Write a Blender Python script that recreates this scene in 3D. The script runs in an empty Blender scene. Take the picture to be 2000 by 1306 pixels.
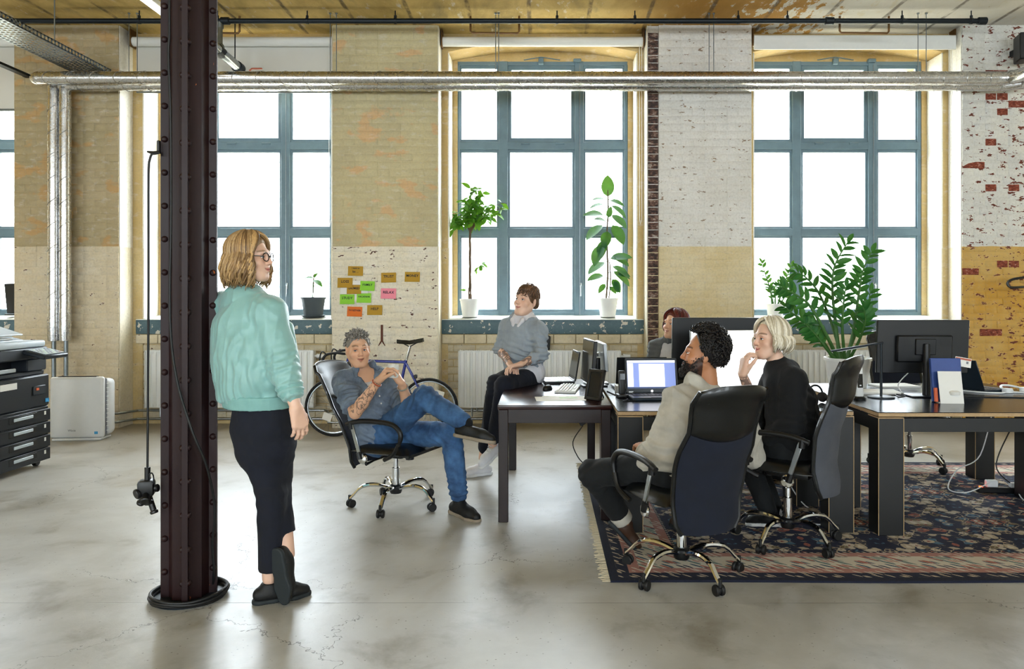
import bpy, bmesh, math, random
import numpy as np
from mathutils import Vector, Matrix, Euler
R = math.radians
PI = math.pi
SC = bpy.context.scene
COL = SC.collection
random.seed(7)

# ---------------------------------------------------------------- camera
FPX, VX, VY, EYE = 1450.0, 1060.0, 580.0, 1.41     # focal length and vanishing point in pixels of the 2000 x 1306 frame
cam_d = bpy.data.cameras.new('camera')
cam_d.sensor_fit = 'HORIZONTAL'; cam_d.sensor_width = 36.0
cam_d.lens = 36.0 * FPX / 2000.0
cam_d.shift_x = -(VX - 1000.0) / 2000.0
cam_d.shift_y = -(653.0 - VY) / 2000.0
cam_d.clip_start = 0.05; cam_d.clip_end = 300
cam = bpy.data.objects.new('camera', cam_d); COL.objects.link(cam)
cam.location = (0, 0, EYE); cam.rotation_euler = (R(90), 0, 0)
SC.camera = cam

def W(px, py, d):
    """a point at depth d (metres from the camera plane) that the photograph shows at px, py"""
    return Vector(((px - VX) / FPX * d, d, EYE + (VY - py) / FPX * d))

# ---------------------------------------------------------------- world, light, exposure
wd = bpy.data.worlds.new('World'); SC.world = wd
wd.use_nodes = True
wn = wd.node_tree.nodes; wl = wd.node_tree.links
wn['Background'].inputs[0].default_value = (0.83, 0.93, 1.0, 1)
wn['Background'].inputs[1].default_value = 2.3
SC.view_settings.view_transform = 'Standard'
SC.view_settings.look = 'None'
SC.view_settings.gamma = 1.0
SC.view_settings.use_curve_mapping = False
SC.view_settings.exposure = 3.05
SC.cycles.use_denoising = True
SC.cycles.use_adaptive_sampling = True
SC.cycles.adaptive_threshold = 0.1
SC.cycles.filter_width = 1.1
SC.cycles.max_bounces = 4
SC.cycles.diffuse_bounces = 3
SC.cycles.sample_clamp_indirect = 6.0
SC.cycles.caustics_reflective = False
SC.cycles.caustics_refractive = False

def portal(name, loc, sx, sy, rot):
    l = bpy.data.lights.new(name, 'AREA'); l.shape = 'RECTANGLE'; l.size = sx; l.size_y = sy
    l.cycles.is_portal = True
    o = bpy.data.objects.new(name, l); COL.objects.link(o); o.location = loc; o.rotation_euler = rot
    return o

# ---------------------------------------------------------------- materials
def lin(c):
    return tuple(((v / 12.92) if v <= 0.04045 else ((v + 0.055) / 1.055) ** 2.4) for v in c)
def hexc(h):
    h = h.lstrip('#'); return lin(tuple(int(h[i:i + 2], 16) / 255 for i in (0, 2, 4)))
MATS = {}
class NT:
    """small helper around a material's node tree"""
    def __init__(s, name):
        s.m = bpy.data.materials.new(name); s.m.use_nodes = True
        s.t = s.m.node_tree; s.n = s.t.nodes; s.l = s.t.links
        s.b = s.n['Principled BSDF']
        MATS[name] = s.m
    def node(s, kind, **kw):
        nd = s.n.new(kind)
        for k, v in kw.items(): setattr(nd, k, v)
        return nd
    def put(s, sock, v):
        if isinstance(v, bpy.types.NodeSocket): s.l.new(v, sock)
        elif isinstance(v, (tuple, list)):
            sock.default_value = (*v, 1) if len(v) == 3 and sock.type == 'RGBA' else v
        else: sock.default_value = v
    def pos(s):
        return s.node('ShaderNodeNewGeometry').outputs['Position']
    def objc(s):
        return s.node('ShaderNodeTexCoord').outputs['Object']
    def mapv(s, v, scale=(1, 1, 1), loc=(0, 0, 0), rot=(0, 0, 0)):
        nd = s.node('ShaderNodeMapping'); s.l.new(v, nd.inputs['Vector'])
        nd.inputs['Scale'].default_value = scale; nd.inputs['Location'].default_value = loc; nd.inputs['Rotation'].default_value = rot
        return nd.outputs[0]
    def noise(s, v, scale, detail=4, rough=0.55, dist=0.0, out='Fac'):
        nd = s.node('ShaderNodeTexNoise'); s.l.new(v, nd.inputs['Vector'])
        nd.inputs['Scale'].default_value = scale; nd.inputs['Detail'].default_value = detail
        nd.inputs['Roughness'].default_value = rough; nd.inputs['Distortion'].default_value = dist
        return nd.outputs[out]
    def vor(s, v, scale, feature='F1', out='Distance', rnd=1.0):
        nd = s.node('ShaderNodeTexVoronoi'); nd.feature = feature; s.l.new(v, nd.inputs['Vector'])
        nd.inputs['Scale'].default_value = scale; nd.inputs['Randomness'].default_value = rnd
        return nd.outputs[out]
    def ramp(s, f, stops, interp='LINEAR'):
        nd = s.node('ShaderNodeValToRGB'); s.l.new(f, nd.inputs[0]); cr = nd.color_ramp; cr.interpolation = interp
        while len(cr.elements) < len(stops): cr.elements.new(0.5)
        for e, (p, c) in zip(cr.elements, stops):
            e.position = p; e.color = (*c, 1) if len(c) == 3 else c
        return nd.outputs[0]
    def step(s, f, a, b):
        nd = s.node('ShaderNodeMapRange'); s.l.new(f, nd.inputs[0])
        nd.inputs[1].default_value = a; nd.inputs[2].default_value = b
        return nd.outputs[0]
    def mix(s, f, a, b, mode='MIX'):
        nd = s.node('ShaderNodeMix'); nd.data_type = 'RGBA'; nd.blend_type = mode
        s.put(nd.inputs[0], f); s.put(nd.inputs[6], a); s.put(nd.inputs[7], b)
        return nd.outputs[2]
    def math(s, op, a, b=0.0, c=0.0):
        nd = s.node('ShaderNodeMath'); nd.operation = op
        s.put(nd.inputs[0], a); s.put(nd.inputs[1], b); s.put(nd.inputs[2], c)
        return nd.outputs[0]
    def sep(s, v):
        nd = s.node('ShaderNodeSeparateXYZ'); s.l.new(v, nd.inputs[0]); return nd.outputs
    def comb(s, x, y, z):
        nd = s.node('ShaderNodeCombineXYZ')
        for i, v in enumerate((x, y, z)): s.put(nd.inputs[i], v)
        return nd.outputs[0]
    def bump(s, h, strength=0.3, dist=0.01):
        nd = s.node('ShaderNodeBump'); nd.inputs['Strength'].default_value = strength; nd.inputs['Distance'].default_value = dist
        s.l.new(h, nd.inputs['Height']); s.l.new(nd.outputs[0], s.b.inputs['Normal'])
    def set(s, color=None, rough=None, metal=None, **kw):
        if color is not None: s.put(s.b.inputs['Base Color'], color)
        if rough is not None: s.put(s.b.inputs['Roughness'], rough)
        if metal is not None: s.put(s.b.inputs['Metallic'], metal)
        for k, v in kw.items(): s.put(s.b.inputs[k.replace('_', ' ')], v)
        return s

def plain(name, hx, rough=0.5, metal=0.0, var=0.12, scale=30, bump=0.0, bscale=200, **kw):
    t = NT(name); c = hexc(hx)
    v = t.objc()
    n = t.noise(v, scale, 3)
    t.set(t.mix(n, tuple(x * (1 - var) for x in c), tuple(min(1, x * (1 + var)) for x in c)), rough, metal, **kw)
    if bump: t.bump(t.noise(v, bscale, 3), bump, 0.004)
    return t.m
def cloth(name, hx, hx2=None, weave=900, wr=14, rough=0.9, bump=0.5, sheen=0.02):
    t = NT(name); c = hexc(hx); c2 = hexc(hx2) if hx2 else tuple(x * 0.75 for x in c)
    v = t.objc(); n = t.noise(v, wr, 4, 0.6); n2 = t.noise(v, weave, 2)
    col = t.mix(t.step(n, 0.35, 0.7), c2, c); col = t.mix(t.math('MULTIPLY', n2, 0.35), col, tuple(x * 0.55 for x in c))
    t.set(col, rough, 0.0, Sheen_Weight=sheen)
    t.bump(t.math('ADD', t.math('MULTIPLY', n, 1.0), t.math('MULTIPLY', n2, 0.08)), bump, 0.008)
    return t.m

# ---------------------------------------------------------------- mesh helpers
class MB:
    def __init__(s): s.v = []; s.f = []
    def add(s, vs, fs):
        o = len(s.v); s.v += [tuple(v) for v in vs]; s.f += [tuple(i + o for i in f) for f in fs]; return s
    def box(s, c, d, rot=None, bev=0.0, seg=1):
        """box by centre and full size, optionally rotated (Matrix 3x3 or euler tuple) and bevelled"""
        M = Matrix.Identity(3) if rot is None else (rot if isinstance(rot, Matrix) else Euler(rot).to_matrix())
        c = Vector(c)
        if bev > 0:
            bm = bmesh.new(); bmesh.ops.create_cube(bm, size=1.0)
            for v in bm.verts: v.co = Vector((v.co.x * d[0], v.co.y * d[1], v.co.z * d[2]))
            bmesh.ops.bevel(bm, geom=bm.edges[:], offset=min(bev, 0.49 * min(d)), segments=seg, affect='EDGES', profile=0.5)
            bm.verts.index_update()
            s.add([c + M @ v.co for v in bm.verts], [[v.index for v in f.verts] for f in bm.faces]); bm.free(); return s
        vs = [c + M @ Vector((x * d[0] / 2, y * d[1] / 2, z * d[2] / 2)) for x in (-1, 1) for y in (-1, 1) for z in (-1, 1)]
        return s.add(vs, [(0, 1, 3, 2), (4, 6, 7, 5), (0, 4, 5, 1), (2, 3, 7, 6), (0, 2, 6, 4), (1, 5, 7, 3)])
    def bx(s, x0, x1, y0, y1, z0, z1, bev=0.0, seg=1):
        return s.box(((x0 + x1) / 2, (y0 + y1) / 2, (z0 + z1) / 2), (abs(x1 - x0), abs(y1 - y0), abs(z1 - z0)), None, bev, seg)
    def tube(s, pts, r, n=8, cap=True, closed=False):
        """tube through points; r a number or a list of radii"""
        P = [Vector(p) for p in pts]; k = len(P)
        rs = r if isinstance(r, (list, tuple)) else [r] * k
        up = None; vs = []; fs = []
        for i in range(k):
            if closed: t = P[(i + 1) % k] - P[i - 1]
            else: t = P[min(i + 1, k - 1)] - P[max(i - 1, 0)]
            if t.length < 1e-9: t = Vector((0, 0, 1))
            t.normalize()
            if up is None:
                a = Vector((0, 0, 1)) if abs(t.z) < 0.9 else Vector((1, 0, 0))
                up = (a - t * a.dot(t)).normalized()
            else:
                up = up - t * up.dot(t)
                up = up.normalized() if up.length > 1e-6 else t.orthogonal().normalized()
            w = t.cross(up)
            for j in range(n):
                a = 2 * PI * j / n
                vs.append(P[i] + (up * math.cos(a) + w * math.sin(a)) * rs[i])
        m = k if closed else k - 1
        for i in range(m):
            for j in range(n):
                a, b = i * n + j, i * n + (j + 1) % n
                c, d = ((i + 1) % k) * n + (j + 1) % n, ((i + 1) % k) * n + j
                fs.append((a, b, c, d))
        if cap and not closed:
            fs.append(tuple(range(n - 1, -1, -1))); fs.append(tuple((k - 1) * n + j for j in range(n)))
        return s.add(vs, fs)
    def cyl(s, p0, p1, r, n=16, r1=None, bev=0.0):
        r1 = r if r1 is None else r1
        p0, p1 = Vector(p0), Vector(p1)
        if bev:
            t = (p1 - p0).normalized() * bev
            return s.tube([p0, p0 + t, p1 - t, p1], [r - bev, r, r1, r1 - bev], n)
        return s.tube([p0, p1], [r, r1], n)
    def lathe(s, prof, loc=(0, 0, 0), n=24, M=None):
        """profile of (r, z) turned round z"""
        vs = []; fs = []; M = M or Matrix.Identity(3); loc = Vector(loc)
        for (r, z) in prof:
            for j in range(n):
                a = 2 * PI * j / n
                vs.append(loc + M @ Vector((r * math.cos(a), r * math.sin(a), z)))
        for i in range(len(prof) - 1):
            for j in range(n):
                a, b = i * n + j, i * n + (j + 1) % n
                fs.append((a, b, b + n, a + n))
        if prof[0][0] > 1e-6: fs.append(tuple(range(n - 1, -1, -1)))
        if prof[-1][0] > 1e-6: fs.append(tuple((len(prof) - 1) * n + j for j in range(n)))
        return s.add(vs, fs)
    def ball(s, c, r, n=12, m=8, M=None):
        r = r if isinstance(r, (tuple, list)) else (r, r, r); M = M or Matrix.Identity(3)
        vs = []; fs = []; c = Vector(c)
        vs.append(c + M @ Vector((0, 0, -r[2])))
        for i in range(1, m):
            b = -PI / 2 + PI * i / m
            for j in range(n):
                a = 2 * PI * j / n
                vs.append(c + M @ Vector((r[0] * math.cos(a) * math.cos(b), r[1] * math.sin(a) * math.cos(b), r[2] * math.sin(b))))
        vs.append(c + M @ Vector((0, 0, r[2])))
        for j in range(n): fs.append((0, 1 + (j + 1) % n, 1 + j))
        for i in range(m - 2):
            for j in range(n):
                a, b = 1 + i * n + j, 1 + i * n + (j + 1) % n
                fs.append((a, b, b + n, a + n))
        e = len(vs) - 1; o = 1 + (m - 2) * n
        for j in range(n): fs.append((o + j, o + (j + 1) % n, e))
        return s.add(vs, fs)
    def prism(s, poly, z0, z1, M=None, loc=(0, 0, 0)):
        """polygon (x, y) counter-clockwise pulled from z0 to z1"""
        M = M or Matrix.Identity(3); loc = Vector(loc); k = len(poly)
        vs = [loc + M @ Vector((x, y, z)) for z in (z0, z1) for (x, y) in poly]
        fs = [tuple(range(k - 1, -1, -1)), tuple(range(k, 2 * k))]
        fs += [(i, (i + 1) % k, (i + 1) % k + k, i + k) for i in range(k)]
        return s.add(vs, fs)
    def mesh(s, name, m, smooth=True, angle=38):
        me = bpy.data.meshes.new(name); me.from_pydata(s.v, [], s.f); me.validate()
        if smooth:
            me.shade_smooth()
            try: me.set_sharp_from_angle(angle=R(angle))
            except Exception: pass
        if m is not None: me.materials.append(MATS[m] if isinstance(m, str) else m)
        return me
    def build(s, name, m, parent=None, smooth=True, angle=38, loc=None, rot=None):
        return link(name, s.mesh(name, m, smooth, angle), parent, loc, rot)
def link(name, me, parent=None, loc=None, rot=None):
    o = bpy.data.objects.new(name, me); COL.objects.link(o)
    if parent is not None: o.parent = parent
    if loc is not None: o.location = loc
    if rot is not None: o.rotation_euler = rot
    return o
def tag(o, label, cat, group=None, kind=None):
    if label: o['label'] = label
    if cat: o['category'] = cat
    if group: o['group'] = group
    if kind: o['kind'] = kind
    return o
def thing(name, label, cat, loc=(0, 0, 0), rz=0.0, group=None):
    o = bpy.data.objects.new(name, None); COL.objects.link(o)
    o.location = loc; o.rotation_euler = (0, 0, rz); o.empty_display_size = 0.1
    return tag(o, label, cat, group)
def inv(o):
    """world -> local matrix of an (unparented) thing"""
    return (Matrix.Translation(o.location) @ o.rotation_euler.to_matrix().to_4x4()).inverted()
def wbuild(mb, name, m, parent, smooth=True, angle=38):
    """a part whose builder holds world coordinates"""
    I = inv(parent)
    mb.v = [tuple(I @ Vector(v)) for v in mb.v]
    return mb.build(name, m, parent, smooth, angle)
def struct(o, label=None, cat=None):
    o['kind'] = 'structure'
    if label: o['label'] = label
    if cat: o['category'] = cat
    return o
def copy_tree(o, parent=None):
    c = o.copy(); COL.objects.link(c); c.parent = parent
    for ch in list(o.children): copy_tree(ch, c)
    return c
def bez(p0, p1, p2, p3, n=12):
    p0, p1, p2, p3 = map(Vector, (p0, p1, p2, p3)); out = []
    for i in range(n + 1):
        t = i / n; u = 1 - t
        out.append(p0 * u ** 3 + p1 * 3 * u * u * t + p2 * 3 * u * t * t + p3 * t ** 3)
    return out
def spline(pts, n=6):
    """Catmull-Rom through points"""
    P = [Vector(p) for p in pts]; out = []
    for i in range(len(P) - 1):
        a = P[max(i - 1, 0)]; b = P[i]; c = P[i + 1]; d = P[min(i + 2, len(P) - 1)]
        for k in range(n):
            t = k / n
            out.append(0.5 * ((2 * b) + (c - a) * t + (2 * a - 5 * b + 4 * c - d) * t * t + (3 * b - 3 * c + d - a) * t ** 3))
    out.append(P[-1]); return out
def text_mb(txt, size, M, loc, depth=0.0005, align='CENTER', bold=0.0):
    """lettering as a mesh builder: built-in font, laid in the plane of matrix M (columns: right, up, out)"""
    cu = bpy.data.curves.new('t', 'FONT'); cu.body = txt; cu.size = size; cu.align_x = align; cu.align_y = 'CENTER'
    cu.extrude = depth; cu.offset = bold; cu.resolution_u = 2
    o = bpy.data.objects.new('t', cu); COL.objects.link(o)
    dg = bpy.context.evaluated_depsgraph_get(); me = o.evaluated_get(dg).to_mesh()
    mb = MB(); loc = Vector(loc)
    mb.add([loc + M @ v.co for v in me.vertices], [list(p.vertices) for p in me.polygons])
    o.evaluated_get(dg).to_mesh_clear(); bpy.data.objects.remove(o); bpy.data.curves.remove(cu)
    return mb
def cols(a, b, c):
    return Matrix((a, b, c)).transposed()
# ================================================================ the room
YW, Y2, Y3, ZC = 8.0, 8.27, 8.6, 4.34        # pier fronts, niche backs, window plane, ceiling
PIERS = [(-5.70, -4.57), (-2.27, -1.13), (1.13, 2.25), (4.52, 5.66)]
XL, XR, YB = -12.0, 7.6, -5.0

def paint_mat(name, up, up2, lo, lo2, zsplit=1.96, peel_up=0.70, peel_lo=0.70, bare=('#6e3a2a', '#4a3a33'), patch=None, upamt=0.5, bump=0.35, soot=0.0):
    """old paint on brick: two coats meeting at a height, mottled, flaked off down to the brick in places"""
    t = NT(name); p = t.pos(); x, y, z = t.sep(p)
    pv = t.mapv(p, (1, 1, 2.2))
    n1 = t.noise(p, 2.3, 5, 0.6); n2 = t.noise(pv, 9, 4, 0.6); n3 = t.noise(p, 45, 3)
    upc = t.mix(t.step(n1, upamt - 0.14, upamt + 0.16), hexc(up), hexc(up2))
    if patch: upc = t.mix(t.step(t.noise(t.mapv(p, (1, 1, 1.6), (3, 1, 7)), 3.1, 3), 0.56, 0.62), upc, hexc(patch))
    loc = t.mix(t.step(n1, 0.40, 0.62), hexc(lo), hexc(lo2))
    wob = t.math('ADD', z, t.math('MULTIPLY', t.math('SUBTRACT', t.noise(p, 3, 3), 0.5), 0.03))
    top = t.step(wob, zsplit - 0.004, zsplit + 0.004)
    col = t.mix(top, loc, upc)
    col = t.mix(t.math('MULTIPLY', t.step(n3, 0.45, 0.8), 0.3), col, (0.30, 0.25, 0.18))
    col = t.mix(t.math('MULTIPLY', t.step(n2, 0.55, 0.75), 0.35), col, (0.80, 0.78, 0.74))
    th = t.math('ADD', peel_lo, t.math('MULTIPLY', top, peel_up - peel_lo))
    pn = t.math('ADD', t.math('MULTIPLY', n2, 0.75), t.math('MULTIPLY', t.noise(pv, 30, 3), 0.25))
    if soot: th = t.math('SUBTRACT', th, t.math('MULTIPLY', t.step(x, 4.9, 5.6), soot))
    peel = t.step(t.math('SUBTRACT', pn, th), 0.0, 0.012)
    bc = t.mix(t.noise(p, 14, 3), hexc(bare[0]), hexc(bare[1]))
    t.set(t.mix(peel, col, bc), 0.75)
    t.bump(t.math('SUBTRACT', t.math('ADD', t.math('MULTIPLY', n3, 0.3), n2), t.math('MULTIPLY', peel, 0.5)), bump, 0.012)
    return t.m
paint_mat('paint_tan', '#ab9b74', '#b9a783', '#d6c5a4', '#ddcfb4', 1.955, 0.74, 0.625, patch='#c09c68', upamt=0.46)
paint_mat('paint_cream', '#cdc096', '#bfb28c', '#eadfc6', '#efe7d6', 1.955, 0.74, 0.600, patch='#d6b283')
paint_mat('paint_white', '#e0dcd4', '#ebe8e2', '#dfcb9c', '#e6d7b2', 1.955, 0.60, 0.635, ('#a58a6b', '#8a7a70'))
paint_mat('paint_ochre', '#e4e2db', '#d8d6d0', '#c8973a', '#cfaa62', 1.955, 0.575, 0.58, ('#7d3522', '#5b372b'), soot=0.09)
paint_mat('paint_reveal', '#e8e4d8', '#edeae2', '#e6dcc6', '#e0d4b6', 1.955, 0.80, 0.68)
paint_mat('paint_step', '#c6a86c', '#d0b680', '#cdb27a', '#d6c090', 1.955, 0.80, 0.66)
paint_mat('paint_niche', '#cfc2a4', '#dacfb6', '#cdbf9f', '#dccfb2', 1.955, 0.80, 0.66)
def bare_brick():
    t = NT('bare_dark_brick'); p = t.pos(); n = t.noise(t.mapv(p, (1, 1, 2)), 16, 4, 0.7)
    t.set(t.ramp(n, [(0.30, hexc('#2b2523')), (0.48, hexc('#4b3a35')), (0.58, hexc('#7a5a4c')), (0.68, hexc('#b9aea2'))]), 0.85)
    t.bump(n, 0.6, 0.02)
bare_brick()
t = NT('bare_red_brick'); p_ = t.pos(); n_ = t.noise(t.mapv(p_, (1, 1, 2)), 22, 4, .7)
t.set(t.ramp(n_, [(.36, hexc('#5a281c')), (.52, hexc('#8a3f2b')), (.60, hexc('#a5604a')), (.66, hexc('#cfc6ba'))]), .85); t.bump(n_, .5, .015)

# ---- ceiling: flat slab, ochre wash in the middle, flaking white at the right, dark form-work lines running towards the windows
def ceil_mat():
    t = NT('ceiling_plaster'); p = t.pos(); x, y, z = t.sep(p)
    n1 = t.noise(t.mapv(p, (1.6, 0.7, 1)), 1.5, 5, 0.62, 0.4); n2 = t.noise(t.mapv(p, (2.2, 0.9, 1)), 5, 5, 0.65)
    base = t.ramp(n1, [(0.25, hexc('#857448')), (0.45, hexc('#b59a58')), (0.58, hexc('#cdb06c')), (0.72, hexc('#a08d5c'))])
    och = t.mix(t.step(x, 0.6, 1.5), base, t.mix(n2, hexc('#9a6f28'), hexc('#b98a3a')))
    wm = t.math('ADD', t.step(x, 1.6, 3.6), t.math('MULTIPLY', t.math('SUBTRACT', n2, 0.5), 2.4))
    col = t.mix(t.step(wm, 0.45, 0.55), och, t.mix(n1, hexc('#c9c4b8'), hexc('#dcd9d2')))
    spots = t.math('MULTIPLY', t.step(n2, 0.60, 0.66), 0.7)
    col = t.mix(spots, col, hexc('#cfc6b0'))
    fx = t.math('FRACT', t.math('DIVIDE', t.math('ADD', x, 40.13), 0.62))
    ln = t.math('MULTIPLY', t.step(t.math('ABSOLUTE', t.math('SUBTRACT', fx, 0.5)), 0.045, 0.02), t.step(n2, 0.35, 0.55))
    col = t.mix(t.math('MULTIPLY', ln, 0.75), col, hexc('#4a3a28'))
    t.set(col, 0.85); t.bump(t.math('SUBTRACT', n2, t.math('MULTIPLY', ln, 0.4)), 0.5, 0.02)
ceil_mat()

# ---- floor: worn polished concrete
def floor_mat():
    t = NT('polished_concrete'); p = t.pos(); x, y, z = t.sep(p)
    n1 = t.noise(p, 0.55, 5, 0.6, 0.6); n2 = t.noise(p, 2.4, 6, 0.62, 0.3); n3 = t.noise(p, 60, 3, 0.7)
    col = t.ramp(n1, [(0.28, hexc('#8f897b')), (0.45, hexc('#aaa8a1')), (0.58, hexc('#b9b8b3')), (0.72, hexc('#9a8f78'))])
    col = t.mix(t.math('MULTIPLY', t.step(n2, 0.5, 0.72), 0.55), col, hexc('#c9c9c4'))
    col = t.mix(t.math('MULTIPLY', t.step(n2, 0.46, 0.30), 0.6), col, hexc('#6b6148'))
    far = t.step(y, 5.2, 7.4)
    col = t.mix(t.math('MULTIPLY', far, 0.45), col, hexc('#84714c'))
    specks = t.step(t.vor(p, 34, 'F1'), 0.16, 0.10)
    gate = t.step(t.noise(p, 7, 2), 0.52, 0.56)
    col = t.mix(t.math('MULTIPLY', t.math('MULTIPLY', specks, gate), 0.6), col, hexc('#5b5347'))
    wv = t.node('ShaderNodeVectorMath', operation='ADD'); t.l.new(p, wv.inputs[0])
    sc = t.node('ShaderNodeVectorMath', operation='SCALE'); t.l.new(t.noise(p, 5, 4, 0.7, out='Color'), sc.inputs[0]); sc.inputs['Scale'].default_value = 0.35
    t.l.new(sc.outputs[0], wv.inputs[1])
    ed = t.vor(wv.outputs[0], 0.42, 'DISTANCE_TO_EDGE')
    crack = t.math('MULTIPLY', t.step(ed, 0.0016, 0.0006), t.step(t.noise(p, 0.9, 2), 0.47, 0.53))
    jn = t.math('ADD', t.step(t.math('ABSOLUTE', t.math('SUBTRACT', y, 3.425)), 0.004, 0.002),
                t.step(t.math('ABSOLUTE', t.math('SUBTRACT', t.math('ADD', y, t.math('MULTIPLY', x, 0.02)), 6.12)), 0.004, 0.002))
    jn = t.math('MULTIPLY', jn, t.step(t.noise(p, 1.7, 2), 0.36, 0.52))
    lines = t.math('MINIMUM', t.math('ADD', crack, t.math('MULTIPLY', jn, 0.6)), 1.0)
    col = t.mix(t.math('MULTIPLY', lines, 0.8), col, hexc('#3f382c'))
    t.set(col, t.math('ADD', 0.22, t.math('MULTIPLY', n2, 0.30)), 0.0, Specular_IOR_Level=0.55)
    t.bump(t.math('SUBTRACT', t.math('ADD', t.math('MULTIPLY', n2, 0.6), t.math('MULTIPLY', n3, 0.16)), t.math('MULTIPLY', lines, 0.6)), 0.2, 0.012)
floor_mat()
plain('dull_plaster', '#b8ad96', 0.85, scale=2)
plain('window_paint', '#647c88', 0.45, scale=8, var=0.25)
plain('sill_top_paint', '#cfd2cc', 0.55, scale=12, var=0.15)
def sill_mat():
    t = NT('sill_paint'); p = t.pos(); n = t.noise(p, 13, 3, 0.6)
    t.set(t.mix(t.step(n, 0.60, 0.62), t.mix(t.noise(p, 40, 2), hexc('#3f5a63'), hexc('#567079')), hexc('#cfcabc')), 0.5)
    t.bump(n, 0.3, 0.005)
sill_mat()
plain('steel_dark', '#20262b', 0.45, 0.6)
plain('zinc', '#8b9499', 0.35, 0.9, var=0.2)
plain('brown_metal', '#6b4a22', 0.5, 0.3)
t = NT('window_glass'); t.set((1, 1, 1), 0.0)
_tr = t.node('ShaderNodeBsdfTransparent'); _gl = t.node('ShaderNodeBsdfGlossy'); _gl.inputs['Roughness'].default_value = 0.02
_mx = t.node('ShaderNodeMixShader'); _mx.inputs[0].default_value = 0.05
t.l.new(_tr.outputs[0], _mx.inputs[1]); t.l.new(_gl.outputs[0], _mx.inputs[2]); t.l.new(_mx.outputs[0], t.n['Material Output'].inputs[0])
def foil():
    t = NT('foil_wrap'); v = t.pos()
    n = t.noise(v, 38, 4, 0.6); n2 = t.noise(v, 7, 3)
    t.set(t.mix(n2, hexc('#b5b4b2'), hexc('#dcdcdd')), t.math('ADD', 0.16, t.math('MULTIPLY', n, 0.2)), 1.0)
    t.bump(n, 0.13, 0.006)
foil()
plain('fabric_blind', '#d9d6cd', 0.9, scale=3, var=0.05)
plain('blind_white', '#e6e6e2', 0.5, var=0.04)

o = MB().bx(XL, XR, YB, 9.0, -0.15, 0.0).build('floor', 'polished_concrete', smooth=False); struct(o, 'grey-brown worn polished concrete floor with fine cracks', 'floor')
o = MB().bx(XL, XR, YB, Y2, ZC, ZC + 0.2).build('ceiling', 'ceiling_plaster', smooth=False); struct(o, 'old stained ceiling, ochre wash flaking to white at the right', 'ceiling')
o = MB().bx(XL - 0.3, XL, YB, 9, 0, ZC + .2).build('wall_left', 'dull_plaster', smooth=False); struct(o, 'plastered end wall of the hall out at the left', 'wall')
o = MB().bx(XR, XR + 0.3, YB, 9, 0, ZC + .2).build('wall_right', 'dull_plaster', smooth=False); struct(o, 'plastered end wall of the hall out at the right', 'wall')
# unseen wall behind the camera, its window openings sized to set the fill light
mb = MB()
mb.bx(XL, XR, YB - 0.4, YB, 0, 1.3); mb.bx(XL, XR, YB - 0.4, YB, 3.6, ZC + 0.2)
xs = [XL] + [v for c in (-10.2, -6.8, -3.4, 0, 3.4, 6.4) for v in (c - .8, c + .8)] + [XR]
for i in range(0, len(xs), 2): mb.bx(xs[i], xs[i + 1], YB - 0.4, YB, 1.3, 3.6)
struct(mb.build('wall_rear', 'dull_plaster', smooth=False), 'unseen rear wall of the hall with window openings sized for fill light', 'wall')

# ---- the window wall
WINS = [-6.8, -3.4, 0.0, 3.4]
ALLW = [-10.2] + WINS + [6.75]
wall = MB()
HB = 1.055
bounds = [XL] + [v for c in ALLW for v in (c - HB, c + HB)] + [XR]
for i in range(0, len(bounds), 2): wall.bx(bounds[i], bounds[i + 1], Y2, 9.0, 0, ZC + 0.2)
for c in ALLW:
    wall.bx(c - HB, c + HB, Y2 + 0.02, 9.0, 0, 1.0)
    n = 14; pts = [(c + HB, ZC + 0.2), (c - HB, ZC + 0.2)]
    for i in range(n + 1):
        u = -1 + 2 * i / n; pts.append((c + HB * u, 4.14 + 0.115 * (1 - u * u)))
    wall.prism(pts, -9.0, -Y2, Matrix(((1, 0, 0), (0, 0, -1), (0, 1, 0))))
wall_back = struct(wall.build('wall_back', 'paint_step', smooth=False), 'thick old painted brick wall with tall arched window openings', 'wall')
# splayed jamb boards between opening edge and frame
for c in WINS:
    for sx in (-1, 1):
        MB().bx(min(c + sx * .985, c + sx * HB), max(c + sx * .985, c + sx * HB), Y3 - 0.01, Y3 + 0.09, 1.17, 4.15).build('jamb_board', 'paint_step', wall_back, smooth=False)
        MB().bx(min(c + sx * (HB - .012), c + sx * (HB + 0.002)), max(c + sx * (HB - .012), c + sx * (HB + .002)), Y2 - 0.004, Y3 - 0.01, 1.17, 4.13, 0.004).build('reveal_plaster', 'paint_reveal', wall_back)
    n = 16; mbh = MB(); prof = []
    for i in range(n + 1):
        u = -1 + 2 * i / n; prof.append((c + HB * u, 4.15 + 0.115 * (1 - u * u)))
    mbh.prism([(c - HB, 4.10)] + [(c + HB, 4.10)] + prof[::-1], -Y3 - 0.08, -Y3 + 0.0, Matrix(((1, 0, 0), (0, 0, -1), (0, 1, 0))))
    mbh.build('head_infill', 'paint_step', wall_back, smooth=False)

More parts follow.
